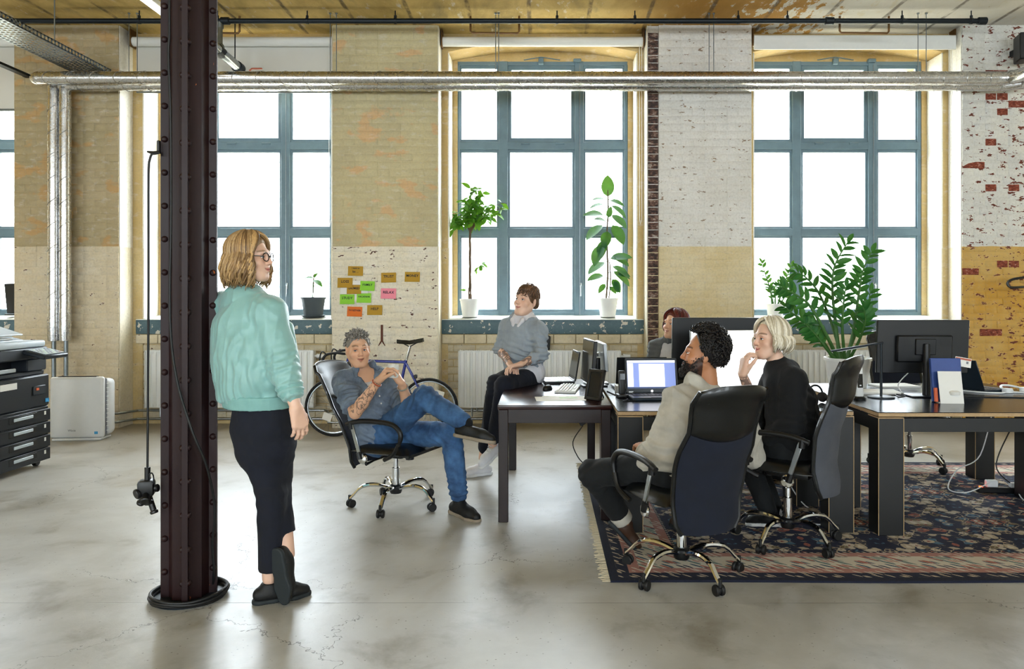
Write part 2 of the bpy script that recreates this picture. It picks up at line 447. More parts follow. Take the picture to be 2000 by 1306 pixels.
# piers: mortar core plus bricks; the bricks that read best are parts of their own, the rest one joined part
rb = random.Random(3)
BH, BL = 0.082, 0.248
BRICKS = []
def brick_mesh(name, w, h, m, seed):
    r_ = random.Random(seed); mb = MB(); mb.box((0, 0, 0), (w, 0.02, h), None, 0.0035, 1)
    mb.v = [(x + r_.uniform(-.0012, .0012), y + r_.uniform(-.0015, .0015), z + r_.uniform(-.0012, .0012)) for x, y, z in mb.v]
    return mb.mesh(name, m, True, 60)
pier_mats = ['paint_tan', 'paint_cream', 'paint_white', 'paint_ochre']
wall_labels = ['tan brick pier behind the foil-wrapped risers', 'cream brick pier that carries the sticky notes', 'white over beige brick pier between the middle and right windows', 'white over ochre brick pier with flaking red bricks at the far right']
n_ind = 0
for pi, (x0, x1) in enumerate(PIERS):
    pm = pier_mats[pi]
    core = MB()
    if pi == 2: core.bx(x0 + 0.004, x0 + 0.13, YW + 0.028, Y2 + 0.01, 0, ZC)
    core.bx(x0 + (0.122 if pi == 2 else 0.004), x1 - 0.004, YW + 0.0022, Y2 + 0.01, 0, ZC)
    pier = struct(core.build('wall_pier', pm, smooth=False), wall_labels[pi], 'wall')
    # smooth plastered returns towards the windows
    for xx in (x0, x1):
        MB().bx(xx - 0.006, xx + 0.006, YW + 0.012, Y2, 0.0, ZC, 0.004).build('reveal_plaster', 'paint_reveal', pier)
    me_var = {}
    stuff = MB()
    rows = int(ZC / BH)
    for r in range(rows):
        z = (r + 0.5) * BH + 0.004
        if z + BH / 2 > ZC: break
        x = x0; k = 0
        head = (r % 2 == 1)
        first = True
        while x < x1 - 0.02:
            w = BL / 2 if head else BL
            if first and not head: w = BL * 0.75 if r % 4 == 0 else BL
            if first and pi == 2: w = 0.121
            first = False
            w = min(w, x1 - x)
            if x1 - x - w < 0.05: w = x1 - x
            cx = x + w / 2
            dark = (pi == 2 and cx < x0 + 0.12)
            wide = round((w - 0.007) / 0.01) * 0.01
            yo = YW + 0.0095 - 0.0 + rb.uniform(-0.0018, 0.0022) + (0.022 if dark else 0)
            # single bricks: lower cream pier, the flaking right pier
            single = (pi == 1 and 0.75 < z < 1.99) or (pi == 3 and z < 4.2 and x < x0 + 0.8) or dark
            if single and n_ind < 300 * 3 and len([1]) :
                red = pi == 3 and rb.random() < .03 + .13 * max(0, (cx - x0) / .8) * (1 if z > 1.96 else .7)
                key = (wide, dark, red, rb.randrange(3))
                if key not in me_var: me_var[key] = brick_mesh('brick', max(w - 0.007, .03), BH - 0.008, 'bare_dark_brick' if dark else 'bare_red_brick' if red else pm, len(me_var))
                ob = link('brick', me_var[key], pier, (cx, yo, z), (rb.uniform(-.01, .01), rb.uniform(-.006, .006), rb.uniform(-.012, .012)))
                n_ind += 1
            else:
                stuff.box((cx, yo, z), (max(w - 0.007, .02), 0.02, BH - 0.008), (rb.uniform(-.01, .01), rb.uniform(-.006, .006), rb.uniform(-.01, .01)), 0.003, 1)
            x += w
    if stuff.v:
        st = stuff.build('brickwork', pm, pier, True, 60); st['kind'] = 'stuff'

# sills, ledges
for wi, c in enumerate(WINS):
    s = thing('window_sill', None, None, (c, Y2, 1.0))
    mb = MB(); z0, z1 = 1.0, 1.155
    mb.box((0, 0.01, 0.0775), (2.25, 0.06, 0.155), None, 0.008, 2); mb.build('sill_front', 'sill_paint', s)
    mb = MB(); mb.add([(-1.12, -0.022, 0.155), (1.12, -0.022, 0.155), (1.12, 0.36, 0.195), (-1.12, 0.36, 0.195), (-1.12, -0.022, 0.163), (1.12, -0.022, 0.163), (1.12, 0.36, 0.204), (-1.12, 0.36, 0.204)],
                      [(0, 3, 2, 1), (4, 5, 6, 7), (0, 1, 5, 4), (1, 2, 6, 5), (2, 3, 7, 6), (3, 0, 4, 7)]); mb.build('sill_top', 'sill_top_paint', s, False)
    struct(s, ['dark painted sill of the window cut off by the left frame edge', 'blue-grey painted sill under the window behind the steel column', 'blue-grey painted sill speckled with flaked white under the middle window', 'pale painted sill under the window behind the large leafy plant'][wi], 'sill')
    lb = MB(); xx = c - 1.12; r_ = random.Random(wi)
    while xx < c + 1.11:
        w = min(BL, c + 1.12 - xx)
        b = MB().box((xx + w / 2, Y2 - 0.005, 0.945), (w - 0.006, 0.06, 0.1), None, 0.006, 1).build('brick', 'paint_niche', wall_back)
        xx += BL
# niche bricks below the sills
st = MB(); r_ = random.Random(11)
for c in WINS[1:]:
    for r in range(10):
        z = (r + 0.5) * BH + 0.06
        xx = c - 1.12 - (BL / 2 if r % 2 else 0)
        while xx < c + 1.1:
            a = max(xx, c - 1.12); b = min(xx + BL, c + 1.12)
            if b - a > 0.03: st.box(((a + b) / 2, Y2 + 0.018 + r_.uniform(-.002, .002), z), (b - a - 0.008, 0.02, BH - 0.009), None, 0.003)
            xx += BL
so = st.build('brickwork', 'paint_niche', wall_back, True, 60); so['kind'] = 'stuff'

# ---- windows: steel-blue frames with three by three panes
ZR = [(1.244, 2.12 - .0), (2.205, 3.112), (3.215, 4.085)]
def window(n, c):
    w = thing('window_%d' % n, None, None, (c, Y3 + 0.03, 1.2))
    struct(w, ['blue-grey framed window cut off by the left edge of the photo', 'tall blue-grey framed window behind the steel column', 'tall blue-grey framed window with two potted plants on its sill', 'tall blue-grey framed window behind the large leafy plant'][n - 1], 'window')
    z0, z1 = 1.195, 4.14
    cx = [(-.967, -.510), (-.403, .368), (.474, .950)]
    L = lambda z: z - 1.2
    fr = MB()
    fr.bx(-.99, -.955, -.03, .04, L(z0), L(z1), .004); fr.bx(.94, .985, -.03, .04, L(z0), L(z1), .004)
    fr.bx(-.987, .982, -.031, .041, L(z0) + .001, L(z0) + .046, .004); fr.bx(-.987, .982, -.031, .041, L(z1) - .05, L(z1) - .001, .004)
    fr.build('frame', 'window_paint', w)
    for mx in (-.457, .421):
        MB().bx(mx - .053, mx + .053, -.036, .042, L(z0), L(z1), .006).build('mullion', 'window_paint', w)
    for mz in (2.1625, 3.1635):
        MB().bx(-.985, .98, -.033, .038, L(mz) - .045, L(mz) + .045, .006).build('transom', 'window_paint', w)
    for i, (a, b) in enumerate(cx):
        for j, (za, zb) in enumerate(ZR):
            s = MB(); e = .024 if not (i == 1 and j == 2) else .04
            for (p, q, u, v_, y_) in ((a - .006, a + e, za - .01, zb + .01, 0), (b - e, b + .006, za - .01, zb + .01, 0), (a + .003, b - .003, za - .009, za + e, .0015), (a + .003, b - .003, zb - e, zb + .009, .0015)):
                s.bx(p, q, -.014 - y_, .02 + y_, L(u), L(v_), .004)
            sh = s.build('sash', 'window_paint', w)
            MB().bx(a + e - .004, b - e + .004, .004, .008, L(za + e - .004), L(zb - e + .004)).build('pane', 'window_glass', sh, False)
    h = MB(); h.box((.44, -.045, .34), (.022, .02, .07), None, .004); h.tube([(.44, -.055, .36), (.442, -.075, .34), (.44, -.08, .22)], [.008, .009, .007], 8); h.cyl((.428, -.04, .0), (.428, -.04, 2.9), .005, 6)
    h.build('espagnolette_handle', 'zinc', w)
    f = MB(); f.box((-.02, -.06, 2.93), (.06, .05, .07), None, .006); f.tube([(-.02, -.06, 2.98), (-.22, -.03, 2.955)], .006, 6); f.tube([(-.02, -.06, 2.98), (.2, -.03, 2.955)], .006, 6); f.box((.40, -.05, 2.94), (.09, .05, .04), None, .006)
    f.build('fanlight_opener', 'window_paint', w)
    for hx in (-.2, .2): MB().cyl((hx - .05, -.04, 1.985), (hx + .05, -.04, 1.985), .012, 8).build('hinge', 'window_paint', w)
    return w
for i, c in enumerate(WINS): window(i + 1, c)

# ---- roller blinds
def blind(c, drop, label, box=False):
    b = thing('roller_blind', label, 'blind', (c, 8.16, ZC - 0.075), group='roller blinds over the windows')
    MB().cyl((-1.1, 0, -.05), (1.1, 0, -.05), .052, 20).build('roll', 'blind_white', b)
    for s in (-1, 1): MB().bx(s * 1.105 - .008, s * 1.105 + .008, -.06, .06, -.115, .075, .004).build('bracket', 'brown_metal', b)
    if box:
        m = MB(); m.bx(-1.1, 1.1, -.085, -.06, -.16, -.005, .005); m.build('fascia', 'blind_white', b)
    if drop:
        MB().bx(-1.09, 1.09, .046, .049, -drop, -.05).build('screen', 'fabric_blind', b, False)
        MB().bx(-1.09, 1.09, .038, .056, -drop - .02, -drop + .005, .003).build('bottom_rail', 'zinc', b)
    ch = MB(); ch.tube([(1.085, -.03, -.05), (1.085, -.03, -2.0), (1.07, -.03, -2.06), (1.06, -.03, -2.0), (1.06, -.03, -.05)], .003, 5); ch.build('pull_chain', 'blind_white', b)
blind(-6.8, .78, 'grey-white roller blind half lowered at the left edge of the photo')
blind(-3.4, .58, 'pale roller blind lowered over the window top behind the column')
blind(0.0, 0, 'white roller blind rolled up above the middle window')
blind(3.4, 0, 'white boxed roller blind rolled up above the right window', True)

for c in ALLW: portal('daylight_portal', (c, 8.75, 2.67), 2.1, 3.1, (R(-90), 0, 0))
for c in (-10.2, -6.8, -3.4, 0, 3.4, 6.4): portal('daylight_portal_rear', (c, YB - 0.2, 2.45), 1.6, 2.3, (R(90), 0, 0))

# ---- ground outside, far below the windows
o = MB().bx(-80, 80, 9.4, 160, -3.2, -3.0).build('ground_outside', 'dull_plaster', smooth=False); struct(o, 'pale bright ground far outside the windows', 'ground')
# ================================================================ steel column, pipes, tray, radiators
def col_mat():
    t = NT('oxide_paint'); p = t.pos(); n = t.noise(t.mapv(p, (1, 1, .35)), 26, 5, 0.7); n1 = t.noise(p, 3, 3)
    base = t.mix(n1, hexc('#170a0b'), hexc('#2a1213'))
    t.set(t.mix(t.step(n, 0.70, 0.73), base, hexc('#b5622c')), t.math('ADD', 0.36, t.math('MULTIPLY', n1, .2)), 0.0, Specular_IOR_Level=.3)
    t.bump(n, 0.25, 0.004)
col_mat()
plain('black_rubber', '#060708', 0.55)
plain('black_plastic', '#08090b', 0.42, var=0.2)
plain('chrome', '#d5d6d6', 0.07, 1.0, var=0.02)
plain('steel', '#aab0b3', 0.28, 1.0, var=0.1)
plain('white_enamel', '#e4e5e2', 0.3, var=0.03)
plain('white_plastic', '#e3e5e6', 0.35, var=0.03)

CX, CY = W(362, 1175, 3.46).x, 3.50
col_ = thing('steel_column', 'dark red-brown riveted steel column standing from floor to ceiling', 'column', (CX, CY, 0), R(16))
RC, RO, TH = .121, .082, .0125
poly = []
for k in range(4):
    a = k * PI / 2; ca, sa = math.cos(a), math.sin(a)
    rot = lambda x, y: (x * ca - y * sa, x * sa + y * ca)
    poly += [rot(RC, -TH), rot(RC, TH), rot(RO + .004, TH), rot(RO - .006, .026), rot(.062, .062 - .0), rot(.026, RO - .006), rot(TH, RO + .004)]
mb = MB(); mb.prism(poly, 0.012, ZC); mb.build('shaft', 'oxide_paint', col_, True, 25)
MB().lathe([(0, 0), (.155, 0), (.155, .012), (0, .014)], n=28).build('base_plate', 'steel_dark', col_)
rv = MB().lathe([(.0155, 0), (.0145, .006), (.010, .0105), (.004, .0128), (0, .0132)], n=10).mesh('rivet', 'oxide_paint')
for k in range(4):
    a = k * PI / 2
    for s in (-1, 1):
        if (k, s) in ((1, 1), (1, -1), (0, 1), (2, -1)): continue      # faces away from the room's view
        z = 0.10 + (.0 if k % 2 else .03)
        while z < ZC:
            M = Matrix.Rotation(a, 4, 'Z') @ Matrix.Translation((.104, s * TH, z)) @ Matrix.Rotation(R(-90 * s), 4, 'X')
            o = link('rivet', rv, col_); o.matrix_local = M
            z += .155
# cables on the column
cab = MB()
P = lambda px, py, d=3.30: W(px, py, d)
cab.tube(spline([P(330, -60, 3.36), P(331, 60, 3.36), P(329, 110, 3.36), P(333, 220, 3.36), P(334, 420, 3.36), P(332, 620, 3.36), P(345, 740, 3.36), P(375, 840, 3.34), P(402, 905, 3.38), P(417, 970, 3.44), P(419, 1015, 3.46), P(415, 1060, 3.48), P(418, 1110, 3.5), P(416, 1140, 3.52)], 6), .006, 8)
cab.v = [tuple(v) for v in cab.v]
tag(cab.build('column_cable', 'black_rubber'), 'dark cable running down the front of the steel column', 'cable')
cb = MB(); 
for i, rr in enumerate((.163, .170, .166)):
    pts = [(CX + rr * math.cos(a) , CY + rr * .98 * math.sin(a), .012 + .011 * i + .004 * math.sin(3 * a + i)) for a in [2 * PI * k / 36 for k in range(36)]]
    cb.tube(pts, .0075, 8, closed=True)
tag(cb.build('coiled_cable', 'black_rubber'), 'black cable coiled round the foot of the steel column', 'cable')
# hanging socket cluster
hd = 3.42
hs = thing('hanging_power_sockets', 'black socket cluster hanging on a cable beside the steel column', 'power sockets', W(287, 960, hd))
m = MB(); m.tube(spline([W(311, 283, hd), W(308, 296, hd), W(300, 298, hd), W(293, 310, hd), W(290, 350, hd), W(290, 560, hd), W(289, 760, hd), W(288, 915, hd)], 5), .0052, 8); wbuild(m, 'cable', 'black_rubber', hs)
m = MB(); m.tube([W(288, 296, hd), W(300, 299, hd), W(313, 297, hd)], [.004, .009, .008], 8); m.box(W(310, 285, hd), (.014, .014, .05), (0, 0, 0), .003); wbuild(m, 'hook', 'black_plastic', hs)
m = MB(); m.cyl(W(288, 912, hd), W(288, 938, hd), .0125, 12); m.box(W(286, 952, hd), (.07, .07, .075), (0, 0, .3), .014, 2); wbuild(m, 'body', 'black_plastic', hs)
m = MB(); m.tube(spline([W(294, 935, hd - .02), W(292, 926, hd - .02), W(297, 924, hd - .02), W(300, 932, hd - .02), W(299, 945, hd - .02)], 5), .0035, 6); wbuild(m, 'hanging_ring', 'black_plastic', hs)
for (a, b, c, r_) in ((271, 963, -.03, .024), (284, 975, -.05, .020), (290, 978, -.02, .021), (303, 953, .0, .018), (300, 996, -.01, .0175), (276, 979, .03, .018)):
    m = MB(); c_ = W(a, b, hd + c); dr = (c_ - W(287, 955, hd)).normalized()
    m.cyl(W(287, 957, hd), c_ + dr * .006, r_ * .75, 12); m.cyl(c_, c_ + dr * .016, r_, 16, bev=.004); wbuild(m, 'socket', 'black_plastic', hs)

# ---- foil-wrapped heating pipes
def wrapped(name, label, pts, r, group, seg=.13, straps=True):
    t_ = thing(name, label, 'pipe', pts[0], group=group)
    mb = MB(); P_ = []
    for i in range(len(pts) - 1):
        a, b = Vector(pts[i]), Vector(pts[i + 1]); n = max(1, int((b - a).length / .12))
        for k in range(n): P_.append(a.lerp(b, k / n))
    P_.append(Vector(pts[-1]))
    rr = random.Random(len(P_)); rad = [r * (1 + rr.uniform(-.025, .03)) for _ in P_]
    rad[0] = rad[-1] = r * .96
    mb.tube(P_, rad, 18); wbuild(mb, 'foil_sleeve', 'foil_wrap', t_)
    if straps:
        acc = 0
        for i in range(1, len(P_)):
            if i % 2 == 0 and i < len(P_) - 1:
                d = (P_[i] - P_[i - 1]).normalized(); q = P_[i]
                u = d.orthogonal().normalized(); w_ = d.cross(u)
                ring = [q + (u * math.cos(a) + w_ * math.sin(a)) * (r * 1.035) + d * (r * .8 * math.cos(a + .6)) for a in [2 * PI * k / 20 for k in range(20)]]
                m2 = MB(); m2.tube(ring, .0026, 5, closed=True); wbuild(m2, 'tape_seam', 'foil_wrap', t_)
    return t_
zA, zB = W(0, 153, 7.66).z, W(0, 167, 7.84).z
xl, xr = W(78, 0, 7.66).x, W(1962, 0, 7.66).x
gp = 'foil-wrapped heating pipes'
tA = wrapped('insulated_pipe', 'upper foil-wrapped pipe running across all the windows', [(xl - .02, 7.70, zA - .0), (xl, 7.66, zA), (xr, 7.66, zA), (xr + .06, 7.62, zA + .0), (xr + .11, 7.5, zA + .0), (xr + .12, 5.5, zA + .0)], .07, gp)
m = MB(); m.ball((xl - .01, 7.66, zA), (.09, .07, .07), 14, 8); wbuild(m, 'end_cap', 'foil_wrap', tA)
tB = wrapped('insulated_pipe', 'lower thinner foil-wrapped pipe right behind the upper one', [(W(118, 0, 7.84).x, 7.84, zB), (xr + .1, 7.84, zB), (xr + .26, 7.76, zB), (xr + .3, 5.5, zB)], .058, gp)
for (px, nm, lb, zt) in ((105, 'insulated_pipe', 'left one of the two vertical foil-wrapped risers beside the air purifier', zA), (127, 'insulated_pipe', 'right one of the two vertical foil-wrapped risers beside the air purifier', zB)):
    x = W(px, 0, 7.84).x
    r_ = wrapped(nm, lb, [(x, 7.84, .95), (x, 7.84, zt - .02)], .058, gp)
    m = MB(); m.cyl((x + (.01 if px > 110 else 0), 7.84, 0), (x + (.01 if px > 110 else 0), 7.84, .97), .021, 12); m.lathe([(.03, .0), (.03, .03), (.021, .03)], (x, 7.84, .28), 12); wbuild(m, 'bare_pipe', 'zinc', r_)
    if px == 127:
        m = MB(); m.ball((x, 7.84, zB), .062, 14, 8); wbuild(m, 'elbow', 'foil_wrap', r_)

# ---- sprinkler pipe under the ceiling
zs = W(0, 41, 7.6).z
sp = thing('sprinkler_pipe', 'thin dark pipe running along under the ceiling', 'pipe', (0, 7.6, zs))
m = MB(); m.cyl((-7.5, 0, 0), (W(1915, 0, 7.6).x, 0, 0), .026, 14); m.build('pipe', 'steel_dark', sp)
for px in (272, 425, 600, 772, 1088, 1240, 1442, 1538, 1762, 1897):
    x = W(px, 0, 7.6).x; m = MB(); m.lathe([(.031, -.012), (.031, .012)], (x, 0, 0), 14, Matrix.Rotation(R(90), 3, 'Y')); m.cyl((x, 0, .02), (x, 0, ZC - zs), .006, 8); m.cyl((x, 0, .03), (x, 0, .055), .014, 8); m.build('hanger', 'steel_dark', sp)
for px in (440, 1620, 1918):
    x = W(px, 0, 7.6).x; m = MB(); m.cyl((x - .045, 0, 0), (x + .045, 0, 0), .038, 14, bev=.006); m.build('coupling', 'steel_dark', sp)
# branch with valve
br = thing('branch_pipe', 'silver branch pipe sloping down in front of the lowered blind', 'pipe', W(431, 60, 7.6))
m = MB(); m.cyl(W(430, 46, 7.6), W(430, 92, 7.55), .024, 12); wbuild(m, 'drop', 'zinc', br)
m = MB(); m.cyl(W(430, 44, 7.6), W(430, 56, 7.6), .034, 12); m.ball(W(431, 92, 7.55), .038, 12, 8); wbuild(m, 'fitting', 'zinc', br)
m = MB(); m.cyl(W(395, 70, 7.2), W(470, 136, 8.0), .05, 16); wbuild(m, 'pipe', 'steel', br)
m = MB(); m.cyl(W(424, 96, 7.5), W(433, 104, 7.6), .058, 16); m.cyl(W(462, 129, 7.9), W(469, 135, 8.0), .06, 16); wbuild(m, 'clamp', 'steel_dark', br)
m = MB(); m.cyl(W(459, 30, 7.8), W(459, 116, 7.8), .006, 8); wbuild(m, 'hanger', 'steel_dark', br)
plain('red_paint', '#b4583c', 0.4)
m = MB(); m.tube([W(487, 138, 7.9), W(492, 134, 7.9), W(512, 134, 7.9)], [.008, .009, .009], 8); wbuild(m, 'valve_handle', 'red_paint', br)
# brown conduit loops
for (x0, x1, lb) in ((395, 468, 'brown conduit loop under the ceiling left of the lowered blind'), (919, 1014, 'brown U-shaped conduit loop above the middle window'), (1640, 1736, 'brown U-shaped conduit loop above the right window')):
    m = MB(); d = 7.75; m.tube([W(x0, 28, d), W(x0, 60, d), W(x0 + 3, 64, d), W(x1 - 3, 65, d), W(x1, 61, d), W(x1, 28, d)], .011, 8)
    tag(m.build('conduit', 'brown_metal'), lb, 'conduit')
# hanger wires for the wrapped pipes
for px, lb in ((252, 'first thin hanger rod right of the left pier'), (268, 'second thin hanger rod right of the left pier'), (645, 'thin hanger rod at the edge of the lowered blind'), (657, 'thin hanger rod on the top of the cream pier'), (968, 'left of the two close hanger rods before the middle window'), (974, 'right of the two close hanger rods before the middle window'), (1385, 'left hanger rod in front of the white pier'), (1394, 'right hanger rod in front of the white pier'), (1793, 'left hanger rod before the right window'), (1809, 'right hanger rod before the right window')):
    d = 7.66; x = W(px, 0, d).x
    m = MB(); m.cyl((x, d, zA + .06), (x, d, ZC), .0045, 6); m.cyl((x, d, ZC - .012), (x, d, ZC), .013, 8)
    tag(m.build('hanger_rod', 'zinc'), lb, 'rod', 'hanger rods of the wrapped pipes')
# ---- cable tray
ct = thing('cable_tray', 'perforated grey metal cable tray under the ceiling at the left', 'cable tray', (-4.62, 7.55, 3.75))
def tray(x0, x1, y0, y1, z, h=.06, name='tray_section'):
    ot = MB(); rows = int((y1 - y0) / .05); nx = max(3, int((x1 - x0) / .05))
    for i in range(nx + 1):
        xx = x0 + (x1 - x0) * i / nx; ot.bx(xx - .009, xx + .009, y0, y1, z, z + .002)
    for j in range(rows + 1):
        yy = y0 + (y1 - y0) * j / rows; ot.bx(x0, x1, yy - .013, yy + .013, z + .0004, z + .0024)
    for xx in (x0, x1):
        ot.bx(xx - .001, xx + .001, y0, y1, z, z + .02); ot.bx(xx - .001, xx + .001, y0, y1, z + h - .015, z + h)
        for j in range(rows + 1):
            yy = y0 + (y1 - y0) * j / rows; ot.bx(xx - .001, xx + .001, yy - .012, yy + .012, z, z + h)
    return ot
wbuild(tray(-4.98, -4.63, 4.6, 7.95, 3.79), 'tray_section', 'zinc', ct)
wbuild(tray(-6.2, -4.98, 6.3, 6.55, 3.792), 'tray_section', 'zinc', ct)
m = MB(); m.bx(-5.55, -5.48, 4.5, 7.95, 3.765, 3.79); wbuild(m, 'bearer', 'steel_dark', ct)
m = MB()
for yy in (5.6, 7.3): m.cyl((-4.8, yy, 3.79), (-4.8, yy, ZC), .006, 8); 
wbuild(m, 'hanger', 'zinc', ct)
m = MB(); m.bx(-5.56, -4.6, 7.93, 7.985, 3.765, 3.79); wbuild(m, 'wall_bracket', 'steel_dark', ct)
# fluorescent light
fl = thing('ceiling_light', 'white strip light under the ceiling beside the column top', 'light', (-3.5, 6.4, 4.0))
MB().bx(-.05, .05, -.9, .72, .03, .08, .006).build('housing', 'white_enamel', fl)
t = NT('tube_glow'); t.set((1, 1, 1), 0.5, 0, Emission_Color=(0.95, 0.98, 1, 1), Emission_Strength=1.2)
MB().cyl((0, -.88, .01), (0, .7, .01), .016, 10).build('tube', 'tube_glow', fl)
m = MB()
for yy in (-.7, .55): m.cyl((0, yy, .07), (0, yy, ZC - 4.0), .006, 6)
m.build('hanger', 'zinc', fl)

# ---- radiators
def radiator(x0, x1, z0, z1, label, valve=1):
    y = 8.13; r_ = thing('radiator', label, 'radiator', ((x0 + x1) / 2, y, z0), group='white panel radiators under the windows')
    w = x1 - x0; h = z1 - z0
    n = round(w / .0625); prof = []
    m = MB(); vs = []; fs = []
    steps = [(0.0, 0), (.30, 0), (.40, -.014), (.90, -.014), (1.0, 0)]
    pts = []
    for i in range(n):
        for (u, dy) in steps[:-1]: pts.append((-w / 2 + (i + u) * w / n, dy))
    pts.append((w / 2, 0))
    zz = [0, .012, .05, h - .05, h - .012, h]; sc = [0, 0, 1, 1, 0, 0]
    for z, s in zip(zz, sc):
        for (x, dy) in pts: vs.append((x, dy * s - .03, z))
    k = len(pts)
    for j in range(len(zz) - 1):
        for i in range(k - 1): fs.append((j * k + i, j * k + i + 1, (j + 1) * k + i + 1, (j + 1) * k + i))
    m.add(vs, fs); m.build('front_panel', 'white_enamel', r_, True, 30)
    m = MB(); m.bx(-w / 2, w / 2, -.028, .03, .005, h - .005); m.build('body', 'white_enamel', r_, False)
    for s in (-1, 1): MB().bx(s * (w / 2 + .002) - .004, s * (w / 2 + .002) + .004, -.046, .034, -.004, h + .002, .003).build('side_cover', 'white_enamel', r_)
    m = MB(); m.bx(-w / 2, w / 2, -.04, .03, h - .004, h + .004)
    for i in range(int(w / .02)): m.bx(-w / 2 + .01 + i * .02, -w / 2 + .018 + i * .02, -.03, .024, h + .004, h + .008)
    m.build('top_grille', 'white_enamel', r_, False)
    m = MB(); xv = valve * (w / 2); m.cyl((xv, 0, h - .06), (xv + valve * .04, 0, h - .06), .012, 10); m.cyl((xv + valve * .03, 0, h - .06), (xv + valve * .045, 0, h - .06), .027, 14); m.cyl((xv + valve * .04, 0, h - .06), (xv + valve * .11, 0, h - .06), .023, 14, .020); m.build('thermostat_valve', 'white_plastic', r_)
    m = MB(); m.cyl((-valve * w * .42, 0, 0), (-valve * w * .42, 0, -z0 + .10), .011, 8); m.cyl((-valve * w * .39, 0, 0), (-valve * w * .39, 0, -z0 + .16), .011, 8); m.build('feed_pipe', 'steel', r_)
radiator(W(284, 0, 8.1).x, W(632, 0, 8.1).x - .11, .205, .825, 'white panel radiator between the steel column and the bicycle')
radiator(W(896, 0, 8.1).x, W(1212, 0, 8.1).x, .205, .822, 'white panel radiator behind the woman seated on the desk')
radiator(W(1530, 0, 8.1).x, W(1842, 0, 8.1).x, .205, .825, 'white panel radiator behind the blonde woman')
# chrome heating pipes along the wall foot, stepping round the piers
for zz, lb, off in ((.165, 'upper chrome heating pipe along the foot of the wall', 0), (.075, 'lower chrome heating pipe along the foot of the wall', .02)):
    pts = [(-6.2, 7.93 - off, zz)]
    for (a, b) in PIERS:
        pts += [(a - .20, 8.17 - off, zz), (a - .12, 8.16 - off, zz), (a - .055, 8.05 - off, zz), (a - .02, 7.95 - off, zz), (a + .06, 7.935 - off, zz), (b - .06, 7.935 - off, zz), (b + .02, 7.95 - off, zz), (b + .055, 8.05 - off, zz), (b + .12, 8.16 - off, zz), (b + .20, 8.17 - off, zz)]
    pts = pts[11 - 6:]
    m = MB(); m.tube(pts, .0135, 10); tag(m.build('heating_pipe', 'steel'), lb, 'pipe', 'heating pipes at the wall foot')
